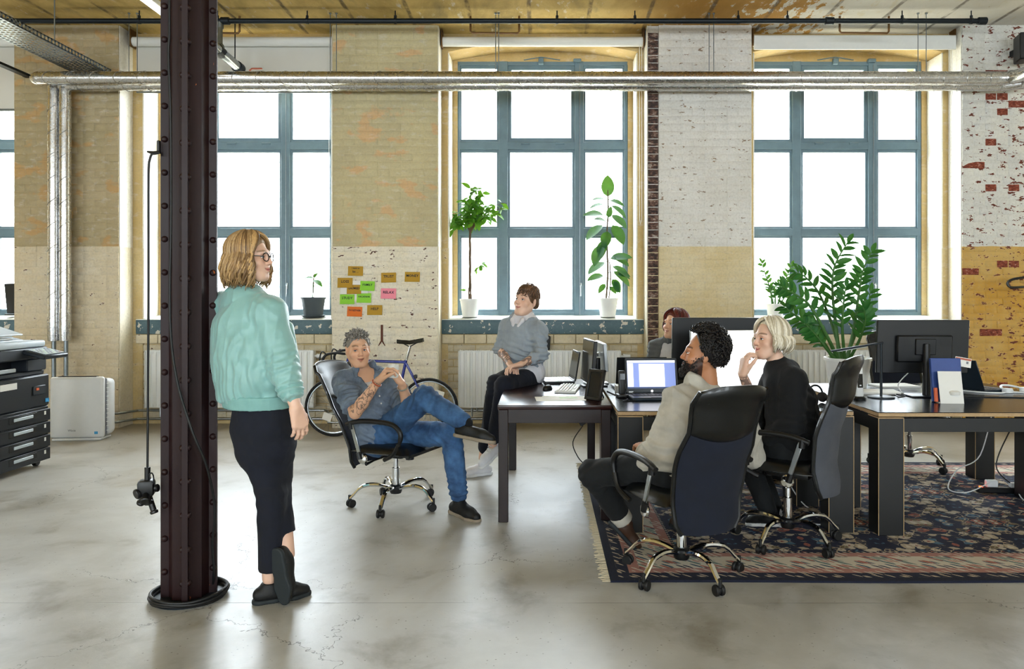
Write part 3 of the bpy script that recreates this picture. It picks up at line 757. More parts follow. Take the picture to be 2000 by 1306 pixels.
# ================================================================ rug
def rug_mat():
    t = NT('persian_rug'); v = t.objc(); x, y, z = t.sep(v)
    HWX, HWY = RUGW / 2, RUGD / 2
    ax = t.math('SUBTRACT', HWX, t.math('ABSOLUTE', x)); ay = t.math('SUBTRACT', HWY, t.math('ABSOLUTE', y))
    e = t.math('MINIMUM', ax, ay)
    # mirrored coordinates give the woven symmetry
    mv = t.comb(t.math('ABSOLUTE', t.math('SUBTRACT', t.math('PINGPONG', x, 0.42), 0.0)), t.math('PINGPONG', y, 0.36), 0.0)
    wob = t.noise(mv, 9, 3, out='Color')
    ad = t.node('ShaderNodeVectorMath', operation='ADD'); t.l.new(mv, ad.inputs[0])
    sc = t.node('ShaderNodeVectorMath', operation='SCALE'); t.l.new(wob, sc.inputs[0]); sc.inputs['Scale'].default_value = 0.10; t.l.new(sc.outputs[0], ad.inputs[1])
    f1 = t.vor(ad.outputs[0], 12.5, 'F1'); cl = t.vor(ad.outputs[0], 12.5, 'F1', 'Color'); r1 = t.sep(cl)[0]
    motif = t.ramp(r1, [(0.0, hexc('#c9b89a')), (0.22, hexc('#a8604e')), (0.42, hexc('#d6c8ae')), (0.6, hexc('#4f7286')), (0.78, hexc('#b7826d')), (0.9, hexc('#7b6a4a'))], 'CONSTANT')
    inner = t.ramp(t.sep(cl)[1], [(0.0, hexc('#1b2340')), (0.4, hexc('#8c3a35')), (0.7, hexc('#e0d4bc'))], 'CONSTANT')
    field = t.mix(t.step(f1, 0.47, 0.42), hexc('#161d38'), motif)
    field = t.mix(t.step(f1, 0.22, 0.17), field, inner)
    vine = t.vor(ad.outputs[0], 15, 'DISTANCE_TO_EDGE')
    field = t.mix(t.math('MULTIPLY', t.step(vine, 0.05, 0.03), t.step(t.noise(mv, 6, 2), 0.45, 0.5)), field, hexc('#bda98a'))
    # borders
    bx = t.math('PINGPONG', t.math('ADD', x, y), 0.17); bv = t.comb(t.math('MULTIPLY', bx, 1.9), t.math('MULTIPLY', e, .75), 0.0)
    b1 = t.vor(bv, 22, 'F1'); bc = t.vor(bv, 22, 'F1', 'Color')
    bm = t.ramp(t.sep(bc)[0], [(0, hexc('#3f5d6d')), (0.3, hexc('#b5695a')), (0.55, hexc('#1e2742')), (0.75, hexc('#8a9a8a'))], 'CONSTANT')
    wide = t.mix(t.step(b1, 0.50, 0.44), hexc('#e2d8c0'), bm)
    thin = t.mix(t.step(b1, 0.36, 0.30), hexc('#b98476'), hexc('#e0d5bf'))
    outer = t.mix(t.step(b1, 0.34, 0.28), hexc('#131a33'), hexc('#c9b79b'))
    def band(col, lo, hi, c2):
        m_ = t.math('MULTIPLY', t.step(e, lo - .002, lo + .002), t.step(e, hi + .002, hi - .002)); return t.mix(m_, col, c2)
    col = field
    col = band(col, -1, .045, hexc('#10162c')); col = band(col, .045, .105, outer); col = band(col, .105, .165, thin)
    col = band(col, .165, .34, wide); col = band(col, .34, .395, thin); col = band(col, .395, .41, hexc('#12182d'))
    dots = t.math('MULTIPLY', t.step(t.math('ABSOLUTE', t.math('SUBTRACT', t.math('FRACT', t.math('MULTIPLY', t.math('ADD', x, y), 28.0)), .5)), .22, .18), t.math('MULTIPLY', t.step(e, .396, .398), t.step(e, .409, .407)))
    col = t.mix(dots, col, hexc('#d9ccb3'))
    t.set(t.mix(1.0, col, (.80, .80, .84), 'MULTIPLY'), 0.95, 0, Sheen_Weight=0.0); t.bump(t.noise(v, 300, 2), 0.5, 0.004)
RUGW, RUGD = 4.0, 2.62
RUGX0, RUGY0 = .335, 3.665
rug_mat()
plain('fringe', '#cfc3a8', 0.95)
rug = thing('rug', 'dark blue and red oriental rug with patterned borders under the desks', 'rug', (RUGX0 + RUGW / 2, RUGY0 + RUGD / 2, 0))
m = MB(); nx, ny = 40, 26; vs = []; fs = []; rr = random.Random(5)
for zlev in (0, 1):
    for j in range(ny + 1):
        for i in range(nx + 1):
            x = -RUGW / 2 + RUGW * i / nx; y = -RUGD / 2 + RUGD * j / ny
            vs.append((x, y + .006 * math.sin(x * 3), (.011 + .0012 * math.sin(x * 5 + y * 3)) * zlev + .0005))
K = (nx + 1) * (ny + 1)
for j in range(ny):
    for i in range(nx):
        a = j * (nx + 1) + i; fs.append((a + K, a + 1 + K, a + nx + 2 + K, a + nx + 1 + K))
for i in range(nx):
    fs.append((i, i + 1, i + 1 + K, i + K)); b = ny * (nx + 1) + i; fs.append((b + 1, b, b + K, b + 1 + K))
for j in range(ny):
    a = j * (nx + 1); fs.append((a + nx + 1, a, a + K, a + nx + 1 + K)); b = a + nx; fs.append((b, b + nx + 1, b + nx + 1 + K, b + K))
m.add(vs, fs); m.build('pile', 'persian_rug', rug, False)
m = MB()
for k in range(210):
    y = -RUGD / 2 + RUGD * (k + .5) / 210; m.tube([(-RUGW / 2 + .004, y, .006), (-RUGW / 2 - .02, y + rr.uniform(-.006, .006), .005), (-RUGW / 2 - .045 + rr.uniform(-.012, .012), y + rr.uniform(-.01, .01), .003)], .0022, 4)
fo = m.build('fringe', 'fringe', rug); fo['kind'] = 'stuff'

# ================================================================ desks
def wood(name, a, b, rough=.28, sx=1.0):
    t = NT(name); v = t.mapv(t.objc(), (14 * sx, 1.2 * sx, 14)); n = t.noise(v, 3, 5, .6, .6)
    t.set(t.mix(n, hexc(a), hexc(b)), rough, 0, Specular_IOR_Level=.5); t.bump(n, .06, .004)
wood('dark_mahogany', '#120807', '#220f0f', .30)
wood('mahogany_top', '#1d0c0b', '#341615', .24)
plain('black_laminate', '#0a0b0d', 0.2, var=.15, scale=6)
plain('black_panel', '#070809', 0.45, var=.15)
wood('plywood_edge', '#9a7a52', '#c0a377', .5)
TOP = .735
# the dark wooden table in front
DX0, DX1, DY0, DY1 = -.283, .432, 4.64, 6.12
tb = thing('wooden_table', 'dark mahogany table with square legs that a woman sits on', 'table', ((DX0 + DX1) / 2, (DY0 + DY1) / 2, 0))
w2, d2 = (DX1 - DX0) / 2, (DY1 - DY0) / 2
MB().bx(-w2, w2, -d2, d2, TOP - .028, TOP, .004, 2).build('table_top', 'mahogany_top', tb)
for sx in (-1, 1):
    for sy in (-1, 1):
        MB().bx(sx * (w2 - .036) - .031, sx * (w2 - .036) + .031, sy * (d2 - .036) - .031, sy * (d2 - .036) + .031, .013 if sx > 0 else 0, TOP - .028, .004).build('leg', 'dark_mahogany', tb)
    MB().bx(min(sx * w2 - sx * .012, sx * w2 - sx * .034), max(sx * w2 - sx * .012, sx * w2 - sx * .034), -d2 + .06, d2 - .06, TOP - .115, TOP - .028, .002).build('apron', 'dark_mahogany', tb)
for sy in (-1, 1):
    MB().bx(-w2 + .06, w2 - .06, min(sy * (d2 - .012), sy * (d2 - .034)), max(sy * (d2 - .012), sy * (d2 - .034)), TOP - .115, TOP - .028, .002).build('apron', 'dark_mahogany', tb)
def desk(x0, x1, y0, y1, label, back_only=False, gable=None):
    o = thing('desk', label, 'desk', ((x0 + x1) / 2, (y0 + y1) / 2, 0), group='black desks with plywood edges')
    w, d = (x1 - x0) / 2, (y1 - y0) / 2
    m = MB().bx(-w + .002, w - .002, -d + .002, d - .002, TOP - .0245, TOP - .004); m.build('core', 'plywood_edge', o, False)
    MB().bx(-w, w, -d, d, TOP - .004, TOP, .0015).build('desk_top', 'black_laminate', o)
    for sx in (-1, 1):
        for sy in (-1, 1):
            lx, ly = sx * (w - .075), sy * (d - .07)
            lg = MB().box((lx, ly, (TOP - .036 + .0135) / 2), (.146, .136, TOP - .0495), None, .002).build('leg', 'black_panel', o)
            MB().box((lx, ly, TOP - .033), (.150, .140, .006), None).build('cap_edge', 'plywood_edge', lg, False)
            e = MB()
            for ex in (-1, 1): e.box((lx + ex * .0735, ly - .0685, (TOP - .036 + .0135) / 2), (.004, .004, TOP - .0495))
            e.build('edge_strip', 'plywood_edge', lg, False)
    for sy in (-1, 1): MB().bx(-w + .15, w - .15, min(sy * (d - .006), sy * (d - .024)), max(sy * (d - .006), sy * (d - .024)), TOP - .115, TOP - .036).build('rail', 'black_panel', o, False)
    for sx in (-1, 1): MB().bx(min(sx * (w - .006), sx * (w - .024)), max(sx * (w - .006), sx * (w - .024)), -d + .14, d - .14, TOP - .115, TOP - .036).build('rail', 'black_panel', o, False)
    return o
desk(.445, 1.845, 4.40, 5.10, 'black desk that carries the open laptop with a lit document screen')
desk(1.965, 3.465, 4.345, 5.075, 'black desk with plywood edge in front at the right')
desk(.445, 1.845, 5.11, 5.83, 'black desk in the back row behind the bearded man')
desk(1.965, 3.465, 5.085, 5.83, 'black desk in the back row under the large plant')

# ================================================================ office chairs
plain('black_leather', '#050708', 0.36, var=.2, bump=.1, bscale=150, Coat_Weight=0.15)
plain('blue_black_leather', '#0b151e', 0.36, var=.2, bump=.1, bscale=150)
cloth('chair_fabric', '#11182a', '#0c1220', 1200, 6, .95, .2)
cloth('chair_fabric_grey', '#55585f', '#474a52', 1200, 6, .95, .2)
def back_shell(fab_m, lea_m, parent, tilt, zs=.50, H=.70):
    """curved high back: fabric lower part with a leather headrest band; local y+ is forward"""
    def surf(u, v):       # u across -1..1, v up 0..1
        wid = .20 + .045 * math.sin(PI * min(v / .75, 1)) - .0 if v < .75 else .20 + .045 * math.sin(PI * 1) + .035 * math.sin((v - .75) / .25 * PI * .6)
        wid = np.interp(v, [0, .06, .30, .55, .70, .82, .95, 1.0], [.15, .18, .198, .208, .182, .192, .20, .18])
        y = np.interp(v, [0, .2, .45, .7, .85, 1.0], [.0, .035, .02, -.045, -.06, -.10]) + .05 * u * u
        z = v * H
        if v > .9: z -= .03 * (abs(u) ** 3)
        x = wid * u
        c, s = math.cos(tilt), math.sin(tilt)
        return Vector((x, -.275 + y * c - z * s, zs + z * c + y * s * .3))
    def shell(v0, v1, th, nm, mat, curve=0.0, par=parent):
        nu, nv = 14, 18; vs = []; fs = []
        for side in (0, 1):
            for j in range(nv + 1):
                for i in range(nu + 1):
                    u = -1 + 2 * i / nu; a0 = v0 - (curve * (1 - u * u) if v0 > .3 else 0); a1 = v1 - (curve * (1 - u * u) if v1 < .99 else 0)
                    v = a0 + (a1 - a0) * j / nv
                    p = surf(u, v); eu = .75 + .25 * (1 - abs(u) ** 6); 
                    ev = math.sin(min(1, min(j, nv - j) / 3) * PI / 2); eu = math.sin(min(1, min(i, nu - i) / 3) * PI / 2)
                    k = th * (.25 + .75 * min(eu, ev if (v0 < .1 or v1 > .99) else 1) if True else 1)
                    vs.append(p + Vector((0, (k / 2 if side else -k / 2), 0)))
        K_ = (nu + 1) * (nv + 1)
        for j in range(nv):
            for i in range(nu):
                a = j * (nu + 1) + i; fs.append((a, a + 1, a + nu + 2, a + nu + 1)); fs.append((a + K_ + nu + 1, a + K_ + nu + 2, a + K_ + 1, a + K_))
        for i in range(nu):
            fs.append((i + 1, i, i + K_, i + 1 + K_)); b = nv * (nu + 1) + i; fs.append((b, b + 1, b + 1 + K_, b + K_))
        for j in range(nv):
            a = j * (nu + 1); fs.append((a, a + nu + 1, a + nu + 1 + K_, a + K_)); b = a + nu; fs.append((b + nu + 1, b, b + K_, b + nu + 1 + K_))
        return MB().add(vs, fs).build(nm, mat, par, True, 50)
    bk = shell(0, .70, .034, 'backrest', fab_m, .06)
    hr = shell(.68, 1.0, .052, 'headrest', lea_m, .06)
    m = MB()
    for s in (-1, 1): m.tube([surf(s * 1.0, v) for v in [i / 16 for i in range(17)]], .012, 8)
    m.build('piping', 'black_leather', bk)
    return surf
def office_chair(label, loc, rz, tilt=R(8), fab='chair_fabric', lea='black_leather', base_rot=0.3, seat_z=.46, arms=True, swivel=(0, 0, 0, 0, 0), HB_=.74):
    c = thing('office_chair', label, 'office chair', loc, rz, 'high-backed office chairs')
    # base: five chrome arms on castors
    hub = MB(); hub.lathe([(.0, .085), (.036, .085), (.042, .10), (.042, .135), (.032, .145), (0, .145)], n=20); hub.build('hub', 'black_plastic', c)
    for k in range(5):
        a = base_rot + k * 2 * PI / 5; dr = Vector((math.cos(a), math.sin(a), 0)); sd = Vector((-dr.y, dr.x, 0))
        vs = []; fs = []; n = 10
        for i in range(n + 1):
            u = i / n; q = dr * (.03 + .275 * u) + Vector((0, 0, .118 + .030 * math.sin(PI * min(1, u * 1.1)) - .05 * max(0, u - .72) ** 1.3 * 6))
            wd, ht = .019 - .005 * u, .014
            for j in range(8):
                b = 2 * PI * j / 8; vs.append(q + sd * wd * math.cos(b) + Vector((0, 0, ht * math.sin(b))))
        for i in range(n):
            for j in range(8): fs.append((i * 8 + j, i * 8 + (j + 1) % 8, (i + 1) * 8 + (j + 1) % 8, (i + 1) * 8 + j))
        fs += [tuple(range(7, -1, -1)), tuple(n * 8 + j for j in range(8))]
        arm = MB().add(vs, fs).build('base_arm', 'chrome', c)
        e = dr * .305; w = MB(); b = a + swivel[k] + 1.3; wd = Vector((math.cos(b), math.sin(b), 0)); ctr = e + Vector((0, 0, .027)) + Vector((-wd.y, wd.x, 0)) * .012
        for s in (-1, 1): w.cyl(ctr + wd * (s * .006), ctr + wd * (s * .024), .027, 16, bev=.004)
        w.cyl(ctr - wd * .006, ctr + wd * .006, .018, 12); w.cyl(e + Vector((0, 0, .045)), e + Vector((0, 0, .085)), .009, 10)
        w.build('castor', 'black_rubber', arm)
    MB().cyl((0, 0, .14), (0, 0, seat_z - .06), .018, 16).build('gas_lift', 'chrome', c)
    m = MB(); m.cyl((0, 0, .14), (0, 0, .26), .026, 18, bev=.003); m.build('lift_sleeve', 'chrome', c)
    m = MB(); m.box((0, -.02, seat_z - .062), (.17, .24, .045), None, .01, 2); m.cyl((0, .11, seat_z - .10), (0, .11, seat_z - .04), .028, 14); m.build('mechanism', 'black_plastic', c)
    m = MB(); m.tube([(.05, -.02, seat_z - .07), (.2, -.04, seat_z - .08), (.27, -.05, seat_z - .09)], [.006, .006, .011], 8); m.build('lever', 'black_plastic', c)
    # seat cushion
    vs = []; fs = []; nu, nv = 14, 14
    for side in (0, 1):
        for j in range(nv + 1):
            for i in range(nu + 1):
                u, v = -1 + 2 * i / nu, -1 + 2 * j / nv
                r_ = (abs(u) ** 5 + abs(v) ** 5) ** .2; q = max(0, 1 - r_ ** 6)
                x = .240 * u * (1 - .08 * abs(v) ** 4); y = .220 * v + .02
                z = seat_z - .045 if not side else seat_z - .02 + .04 * q ** .5 + .012 * (u * u) * q - .03 * max(0, v - .6) * 2
                if not side: z += .02 * (1 - q)
                vs.append((x, y, z))
    K_ = (nu + 1) * (nv + 1)
    for j in range(nv):
        for i in range(nu):
            a = j * (nu + 1) + i; fs.append((a + nu + 1, a + nu + 2, a + 1, a)); fs.append((a + K_, a + K_ + 1, a + K_ + nu + 2, a + K_ + nu + 1))
    for i in range(nu):
        fs.append((i, i + 1, i + 1 + K_, i + K_)); b = nv * (nu + 1) + i; fs.append((b + 1, b, b + K_, b + 1 + K_))
    for j in range(nv):
        a = j * (nu + 1); fs.append((a + nu + 1, a, a + K_, a + nu + 1 + K_)); b = a + nu; fs.append((b, b + nu + 1, b + nu + 1 + K_, b + K_))
    MB().add(vs, fs).build('seat', 'black_leather', c, True, 60)
    surf = back_shell(fab, lea, c, tilt, seat_z - .155, HB_)
    m = MB(); m.box((0, -.14, seat_z - .055), (.10, .10, .02), None, .005); m.tube([(0, -.12, seat_z - .06), (0, -.19, seat_z - .05), surf(0, .2) + Vector((0, .035, 0))], .02, 10); m.build('back_bracket', 'black_plastic', c)
    if arms:
        for s in (-1, 1):
            x = s * .275
            d = MB(); d.lathe([(0, -.012), (.030, -.010), (.036, 0), (.030, .010), (0, .014)], (s * .262, -.08, seat_z - .06), 20, Matrix.Rotation(R(90), 3, 'Y')); d.build('hinge_disc', 'chrome', c)
            st = MB(); st.box((x, -.13, seat_z + .075), (.012, .028, .20), (R(18), 0, 0), .003); st.build('strut', 'steel', c)
            pad = MB(); pts = [(x, .20, seat_z + .045), (x, .215, seat_z + .12), (x, .16, seat_z + .175), (x, .04, seat_z + .19), (x, -.10, seat_z + .185), (x, -.2, seat_z + .16)]
            sp_ = spline(pts, 5); pad.tube(sp_, [.012] * 3 + [.016] * (len(sp_) - 5) + [.014] * 2, 10)
            pad.tube(spline([(x, .20, seat_z + .06), (x, .16, seat_z - .01), (x - s * .02, .08, seat_z - .055)], 5), .014, 8); pad.tube([(x, -.165, seat_z + .175), (x, -.16, seat_z + .13)], .017, 8); pad.tube([(x, -.105, seat_z - .015), (x, -.09, seat_z - .06)], .018, 8)
            pad.build('armrest', 'black_plastic', c)
    return c
CH1 = office_chair('office chair with blue-black headrest under the man in jeans', (-.995, 5.03, 0), R(-112), R(17), 'chair_fabric', 'blue_black_leather', .25, .42, swivel=(.4, 1.2, -.5, .2, .9), HB_=.74)
CH2 = office_chair('office chair with navy fabric back under the bearded man', (.705, 3.77, 0), R(23), R(8), 'chair_fabric', 'black_leather', R(-90) + .04, .44, swivel=(.2, .9, -.6, .3, .5), HB_=.74)
CH3 = office_chair('office chair with grey fabric back under the blonde woman', (1.40, 4.24, .012), R(54), R(1), 'chair_fabric_grey', 'black_leather', R(-118), .47, swivel=(.2, .4, .6, 1.3, .5), HB_=.77)
CH4 = office_chair('empty dark office chair behind the back row desk', (3.02, 6.12, .012), R(176), R(6), 'chair_fabric', 'black_leather', .9, .47, swivel=(.2, .4, .6, 1.3, .5), HB_=.80)

# ---------------------------------------------------------------- materials for small things
def screen_mat(name, kind):
    t = NT(name); v = t.objc(); x, y, z = t.sep(v)     # local x across -0.5..0.5, z up 0..1 (object scaled)
    return t
plain('dark_screen', '#0b1116', 0.12, var=.1)
plain('laptop_black', '#0a0d11', 0.4, var=.1)
plain('laptop_blue', '#13202b', 0.38, var=.1)
plain('paper_white', '#eceae4', 0.8, var=.03)
plain('paper_green', '#cfe0c4', 0.8, var=.03)
plain('key_white', '#e9e9e6', 0.5, var=.03)
plain('silver', '#b9bec2', 0.3, 0.8, var=.05)
plain('ink', '#1c2430', 0.8)
plain('ink_grey', '#7c7f86', 0.8)
def emis(name, hx, st):
    t = NT(name); c = hexc(hx); t.set(c, .4, 0, Emission_Color=(*c, 1), Emission_Strength=st); return t.m
emis('lcd_white', '#f4f5f7', .28); emis('lcd_page', '#dfe0ea', .22); emis('lcd_blue', '#6f7fb5', .16); emis('lcd_bar', '#cfd3de', .2); emis('lcd_task', '#2c3a58', .1); emis('led_red', '#ff3a12', 2.0)

def frame_M(fwd, tilt=0.0):
    """columns right, up, out for an upright panel whose face looks along fwd (horizontal), leaning back by tilt"""
    f = Vector((fwd[0], fwd[1], 0)).normalized(); r_ = Vector((0, 0, 1)).cross(f); up = Vector((0, 0, 1))
    o = f * math.cos(tilt) + up * math.sin(tilt); u = up * math.cos(tilt) - f * math.sin(tilt)
    return cols(r_, u, o)
def pbox(mb, M, loc, x0, x1, y0, y1, z0, z1, bev=0):
    c = Vector(loc) + M @ Vector(((x0 + x1) / 2, (y0 + y1) / 2, (z0 + z1) / 2))
    return mb.box(c, (abs(x1 - x0), abs(y1 - y0), abs(z1 - z0)), M, bev)
def laptop(label, loc, fwd, w, d, open_ang, body, keys='black_plastic', screen='dark_screen', base=True):
    """fwd: direction the user sits in (the screen looks that way)"""
    o = thing('laptop', label, 'laptop', loc); f = Vector((fwd[0], fwd[1], 0)).normalized(); r_ = Vector((0, 0, 1)).cross(f)
    B = cols(r_, Vector((0, 0, 1)).cross(r_), Vector((0, 0, 1)))      # right, towards hinge?, up
    L = Vector((0, 0, 0)); hinge = -f * (d / 2)
    m = MB(); m.box(Vector((0, 0, .011)), (w, d, .020), cols(r_, -f, Vector((0, 0, 1))) if False else cols(r_, f, Vector((0, 0, -1))), .004); b = m.build('base', body, o)
    k = MB()
    for i in range(12):
        for j in range(5):
            k.box(r_ * (-w * .43 + w * .86 * (i + .5) / 12) + f * (-d * .36 + d * .5 * (j + .5) / 5) + Vector((0, 0, .0225)), (w * .86 / 12 * .86, d * .5 / 5 * .84, .003), cols(r_, f, Vector((0, 0, -1))))
    ko = k.build('keys', keys, b, False); ko['kind'] = 'stuff'
    MB().box(f * (d * .33) + Vector((0, 0, .0214)), (w * .28, d * .2, .002), cols(r_, f, Vector((0, 0, -1))), .0005).build('touchpad', body, b)
    M = frame_M(f, open_ang - R(90)); hl = hinge + Vector((0, 0, .02))
    m = MB(); pbox(m, M, hl, -w / 2, w / 2, 0, d * .98, -.009, 0, .004); lid = m.build('lid', body, o)
    if screen: 
        m = MB(); pbox(m, M, hl, -w / 2 + .014, w / 2 - .014, .03, d * .98 - .016, 0, .0012); m.build('screen', screen, lid, False)
    m = MB(); m.cyl(hl - r_ * w * .38, hl + r_ * w * .38, .007, 8); m.build('hinge', body, lid)
    return o, M, hl, lid
def monitor(label, loc, fwd, w, h, z0, stand_at=None, screen='dark_screen', bez=.014, tilt=R(4), body='black_plastic', back_box=True, base_w=.24):
    o = thing('monitor', label, 'monitor', loc); f = Vector((fwd[0], fwd[1], 0)).normalized(); r_ = Vector((0, 0, 1)).cross(f)
    M = frame_M(f, tilt); c = Vector((0, 0, z0)) if stand_at is None else Vector(stand_at) + Vector((0, 0, z0))
    m = MB(); pbox(m, M, c, -w / 2, w / 2, 0, h, -.022, .006, .004); ho = m.build('housing', body, o)
    m = MB(); pbox(m, M, c, -w / 2 + bez, w / 2 - bez, bez, h - bez, .005, .0068); m.build('screen', screen, ho, False)
    if back_box:
        m = MB(); pbox(m, M, c, -w * .30, w * .30, h * .22, h * .72, -.055, -.02, .008); bb = m.build('back_cover', body, ho)
        m = MB(); pbox(m, M, c, -w * .11, w * .11, h * .36, h * .66, -.068, -.05, .004)
        m.build('mount_plate', body, ho)
        m = MB()
        for i in range(9):
            for s in (-1, 1): pbox(m, M, c, s * w * .22 - w * .06, s * w * .22 + w * .06, h * (.52 + .018 * i), h * (.527 + .018 * i), -.0565, -.054)
        vo = m.build('vent_slots', 'black_rubber', bb, False); vo['kind'] = 'stuff'
    back = -f * .085
    m = MB(); m.tube([back, back + Vector((0, 0, z0 + h * .55)), Vector((0, 0, z0 + h * .52)) - f * .04], [.026, .022, .022], 14); m.build('stand_post', body, o)
    m = MB(); m.box(-f * .06 + Vector((0, 0, .006)), (base_w, .19, .012), cols(r_, f, Vector((0, 0, -1))), .004, 2); m.build('stand_base', body, o)
    return o, M, c, ho

# ---------------------------------------------------------------- things on the wooden table
laptop('laptop with white keyboard open on the wooden table end', (.115, 5.92, TOP), (-1, -.12), .33, .235, R(99), 'laptop_black', 'key_white')
monitor('thin monitor standing edge-on behind the white keyboard', (.33, 5.62, TOP), (-1, -.10), .50, .325, .03, None, bez=.012, base_w=.12, back_box=False)
monitor('slim monitor standing edge-on above the table corner, facing right', (.475, 5.80, TOP), (1, .06), .46, .21, .115, None, bez=.012, base_w=.12, back_box=False, body='silver')
kb = thing('keyboard', 'white computer keyboard lying on the wooden table', 'keyboard', (.185, 5.42, TOP), R(82))
MB().box((0, 0, .008), (.42, .15, .016), None, .004, 2).build('case', 'key_white', kb)
kc = MB(); kc.box((0, 0, 0), (.0155, .0165, .007), None, .0025); km = kc.mesh('key', 'key_white')
for j in range(6):
    n_ = 20 if j else 1
    for i in range(n_):
        if j == 0: link('space_bar', MB().box((0, 0, 0), (.11, .0165, .007), None, .0025).mesh('space_bar', 'key_white'), kb, (-.03, -.055, .0185)); continue
        link('key', km, kb, (-.195 + i * .0205 + (.008 if 14 <= i else 0), -.055 + j * .0215, .0185))
ms = thing('computer_mouse', 'black computer mouse on the wooden table beside the white keyboard', 'mouse', (.035, 5.42, TOP), R(65))
m = MB(); m.ball((0, 0, .004), (.052, .031, .032), 20, 12); m.v = [(x, y, max(z, 0)) for x, y, z in m.v]; m.build('shell', 'black_plastic', ms)
MB().box((.025, 0, .03), (.02, .006, .012), (0, R(20), 0), .002).build('wheel', 'black_rubber', ms)
for i, (cx, cy, rz, mt, lb, z_) in enumerate(((.10, 4.93, R(4), 'paper_white', 'lower white paper sheet lying on the wooden table', .0006), (.14, 4.95, R(-3), 'paper_white', 'upper white paper sheet lying across another sheet on the wooden table', .0016), (.17, 4.97, R(10), 'paper_green', 'pale green note lying on the white sheets on the wooden table', .0026))):
    o = MB().box((0, 0, 0), (.297 if i < 2 else .12, .21 if i < 2 else .08, .0008)).build('paper_sheet', mt, smooth=False, loc=(cx, cy, TOP + z_), rot=(0, 0, rz)); tag(o, lb, 'paper')
pf = thing('digital_photo_frame', 'small black digital photo frame leaning on the wooden table', 'photo frame', (.325, 4.86, TOP))
M = frame_M((-.72, -.69), R(14)); m = MB()
for (a, b, c_, d_) in ((-.07, .07, 0, .02), (-.07, .07, .185, .205), (-.07, -.05, 0, .205), (.05, .07, 0, .205)): pbox(m, M, (0, 0, 0), a, b, c_, d_, -.012, .008, .003)
m.build('bezel', 'black_plastic', pf); m = MB(); pbox(m, M, (0, 0, 0), -.052, .052, .018, .187, -.012, .001); m.build('screen', 'dark_screen', pf, False)
m = MB(); m.tube([M @ Vector((0, .14, -.012)), Vector((.08, .08, .004))], .005, 8); m.build('prop', 'black_plastic', pf)

# ---------------------------------------------------------------- things on the desks
lp, M, hl, lid = laptop('open laptop with a lit document on its screen, in front of the bearded man', (.755, 4.95, TOP), (.06, -1), .362, .245, R(103), 'laptop_blue', 'black_plastic', 'lcd_blue')
w, d = .362, .245
m = MB(); pbox(m, M, hl, -.167, .167, .208, .224, .001, .0018); m.build('toolbar', 'lcd_bar', lid, False)
m = MB(); pbox(m, M, hl, -.085, .092, .043, .200, .001, .0020); m.build('document_page', 'lcd_page', lid, False)
m = MB(); pbox(m, M, hl, -.165, -.125, .043, .205, .001, .0020); m.build('sidebar', 'lcd_page', lid, False)
m = MB(); pbox(m, M, hl, -.167, .167, .030, .040, .001, .0020); m.build('taskbar', 'lcd_task', lid, False)
m = MB(); pbox(m, M, hl, -.07, .03, .180, .1815, .0018, .0024); m.build('text_line', 'ink_grey', lid, False)
m = MB(); m.lathe([(0, 0), (.0085, 0), (.0085, .0012), (0, .0012)], hl + M @ Vector((0, .014, .0005)), 20, M); m.build('round_logo', 'lcd_white', lid, False)
mb_ = text_mb('hp', .010, M, hl + M @ Vector((0, .0145, .002)), .0002); mb_.build('lettering', 'laptop_blue', lid, False)
for s in (-1, 1): m = MB(); pbox(m, M, hl, s * .145 - .016, s * .145 + .016, .004, .013, 0, .0015); m.build('sticker', 'silver', lid, False)
laptop('dark laptop seen from behind its lid beside the telephone', (.70, 5.50, TOP), (-.05, 1), .36, .24, R(106), 'laptop_black')
bx_ = thing('white_box', 'flat white device box on the desk beside the telephone handset', 'box', (.60, 5.26, TOP)); MB().box((0, 0, .027), (.17, .13, .054), None, .006, 2).build('case', 'white_plastic', bx_); MB().box((0, -.0655, .027), (.12, .002, .012)).build('front_strip', 'ink_grey', bx_, False)
ph = thing('telephone_handset', 'black upright telephone handset beside the open laptop', 'telephone', (.535, 5.0, TOP), R(10))
MB().box((0, 0, .012), (.075, .085, .024), None, .008, 2).build('charging_base', 'black_plastic', ph)
hs_ = MB().box((0, .01, .10), (.046, .026, .16), (R(-8), 0, 0), .009, 2).build('handset', 'black_plastic', ph); MB().box((0, -.006, .14), (.034, .004, .04), (R(-8), 0, 0)).build('display', 'dark_screen', hs_, False)
monitor('large black monitor turned towards the seated woman behind the desks', (1.32, 5.52, TOP), (-.05, 1), .74, .46, .065, None, body='black_plastic')
monitor('silver-edged monitor with a bright white screen behind the bearded man', (1.365, 5.20, TOP), (.06, -1), .66, .42, .025, None, 'lcd_white', .009, body='silver', base_w=.2)
# right desk
mo = monitor('big black monitor seen from behind on the right desk', (2.605, 5.12, TOP), (.03, 1), .62, .365, .155, None, base_w=.25)
ml = thing('desk_lamp', 'thin black desk lamp with a long flat arm on the right desk', 'lamp', (2.27, 4.98, TOP))
MB().lathe([(0, 0), (.085, 0), (.085, .008), (.075, .012), (0, .012)], n=30).build('base', 'steel_dark', ml)
MB().cyl((0, 0, .01), (0, 0, .372), .0085, 12).build('pole', 'steel_dark', ml)
MB().box((-.165, -.01, .342), (.36, .022, .012), (0, R(-9), R(3)), .003).build('arm', 'steel_dark', ml); MB().box((-.20, -.008, .327), (.2, .018, .006), (0, R(-9), R(3)), .002).build('light_bar', 'silver', ml)
wp = thing('cordless_phone', 'white cordless phone standing in its black cradle on the right desk', 'telephone', (2.085, 4.90, TOP), R(8))
MB().lathe([(0, 0), (.045, 0), (.047, .012), (.036, .022), (0, .022)], n=24).build('cradle', 'black_plastic', wp)
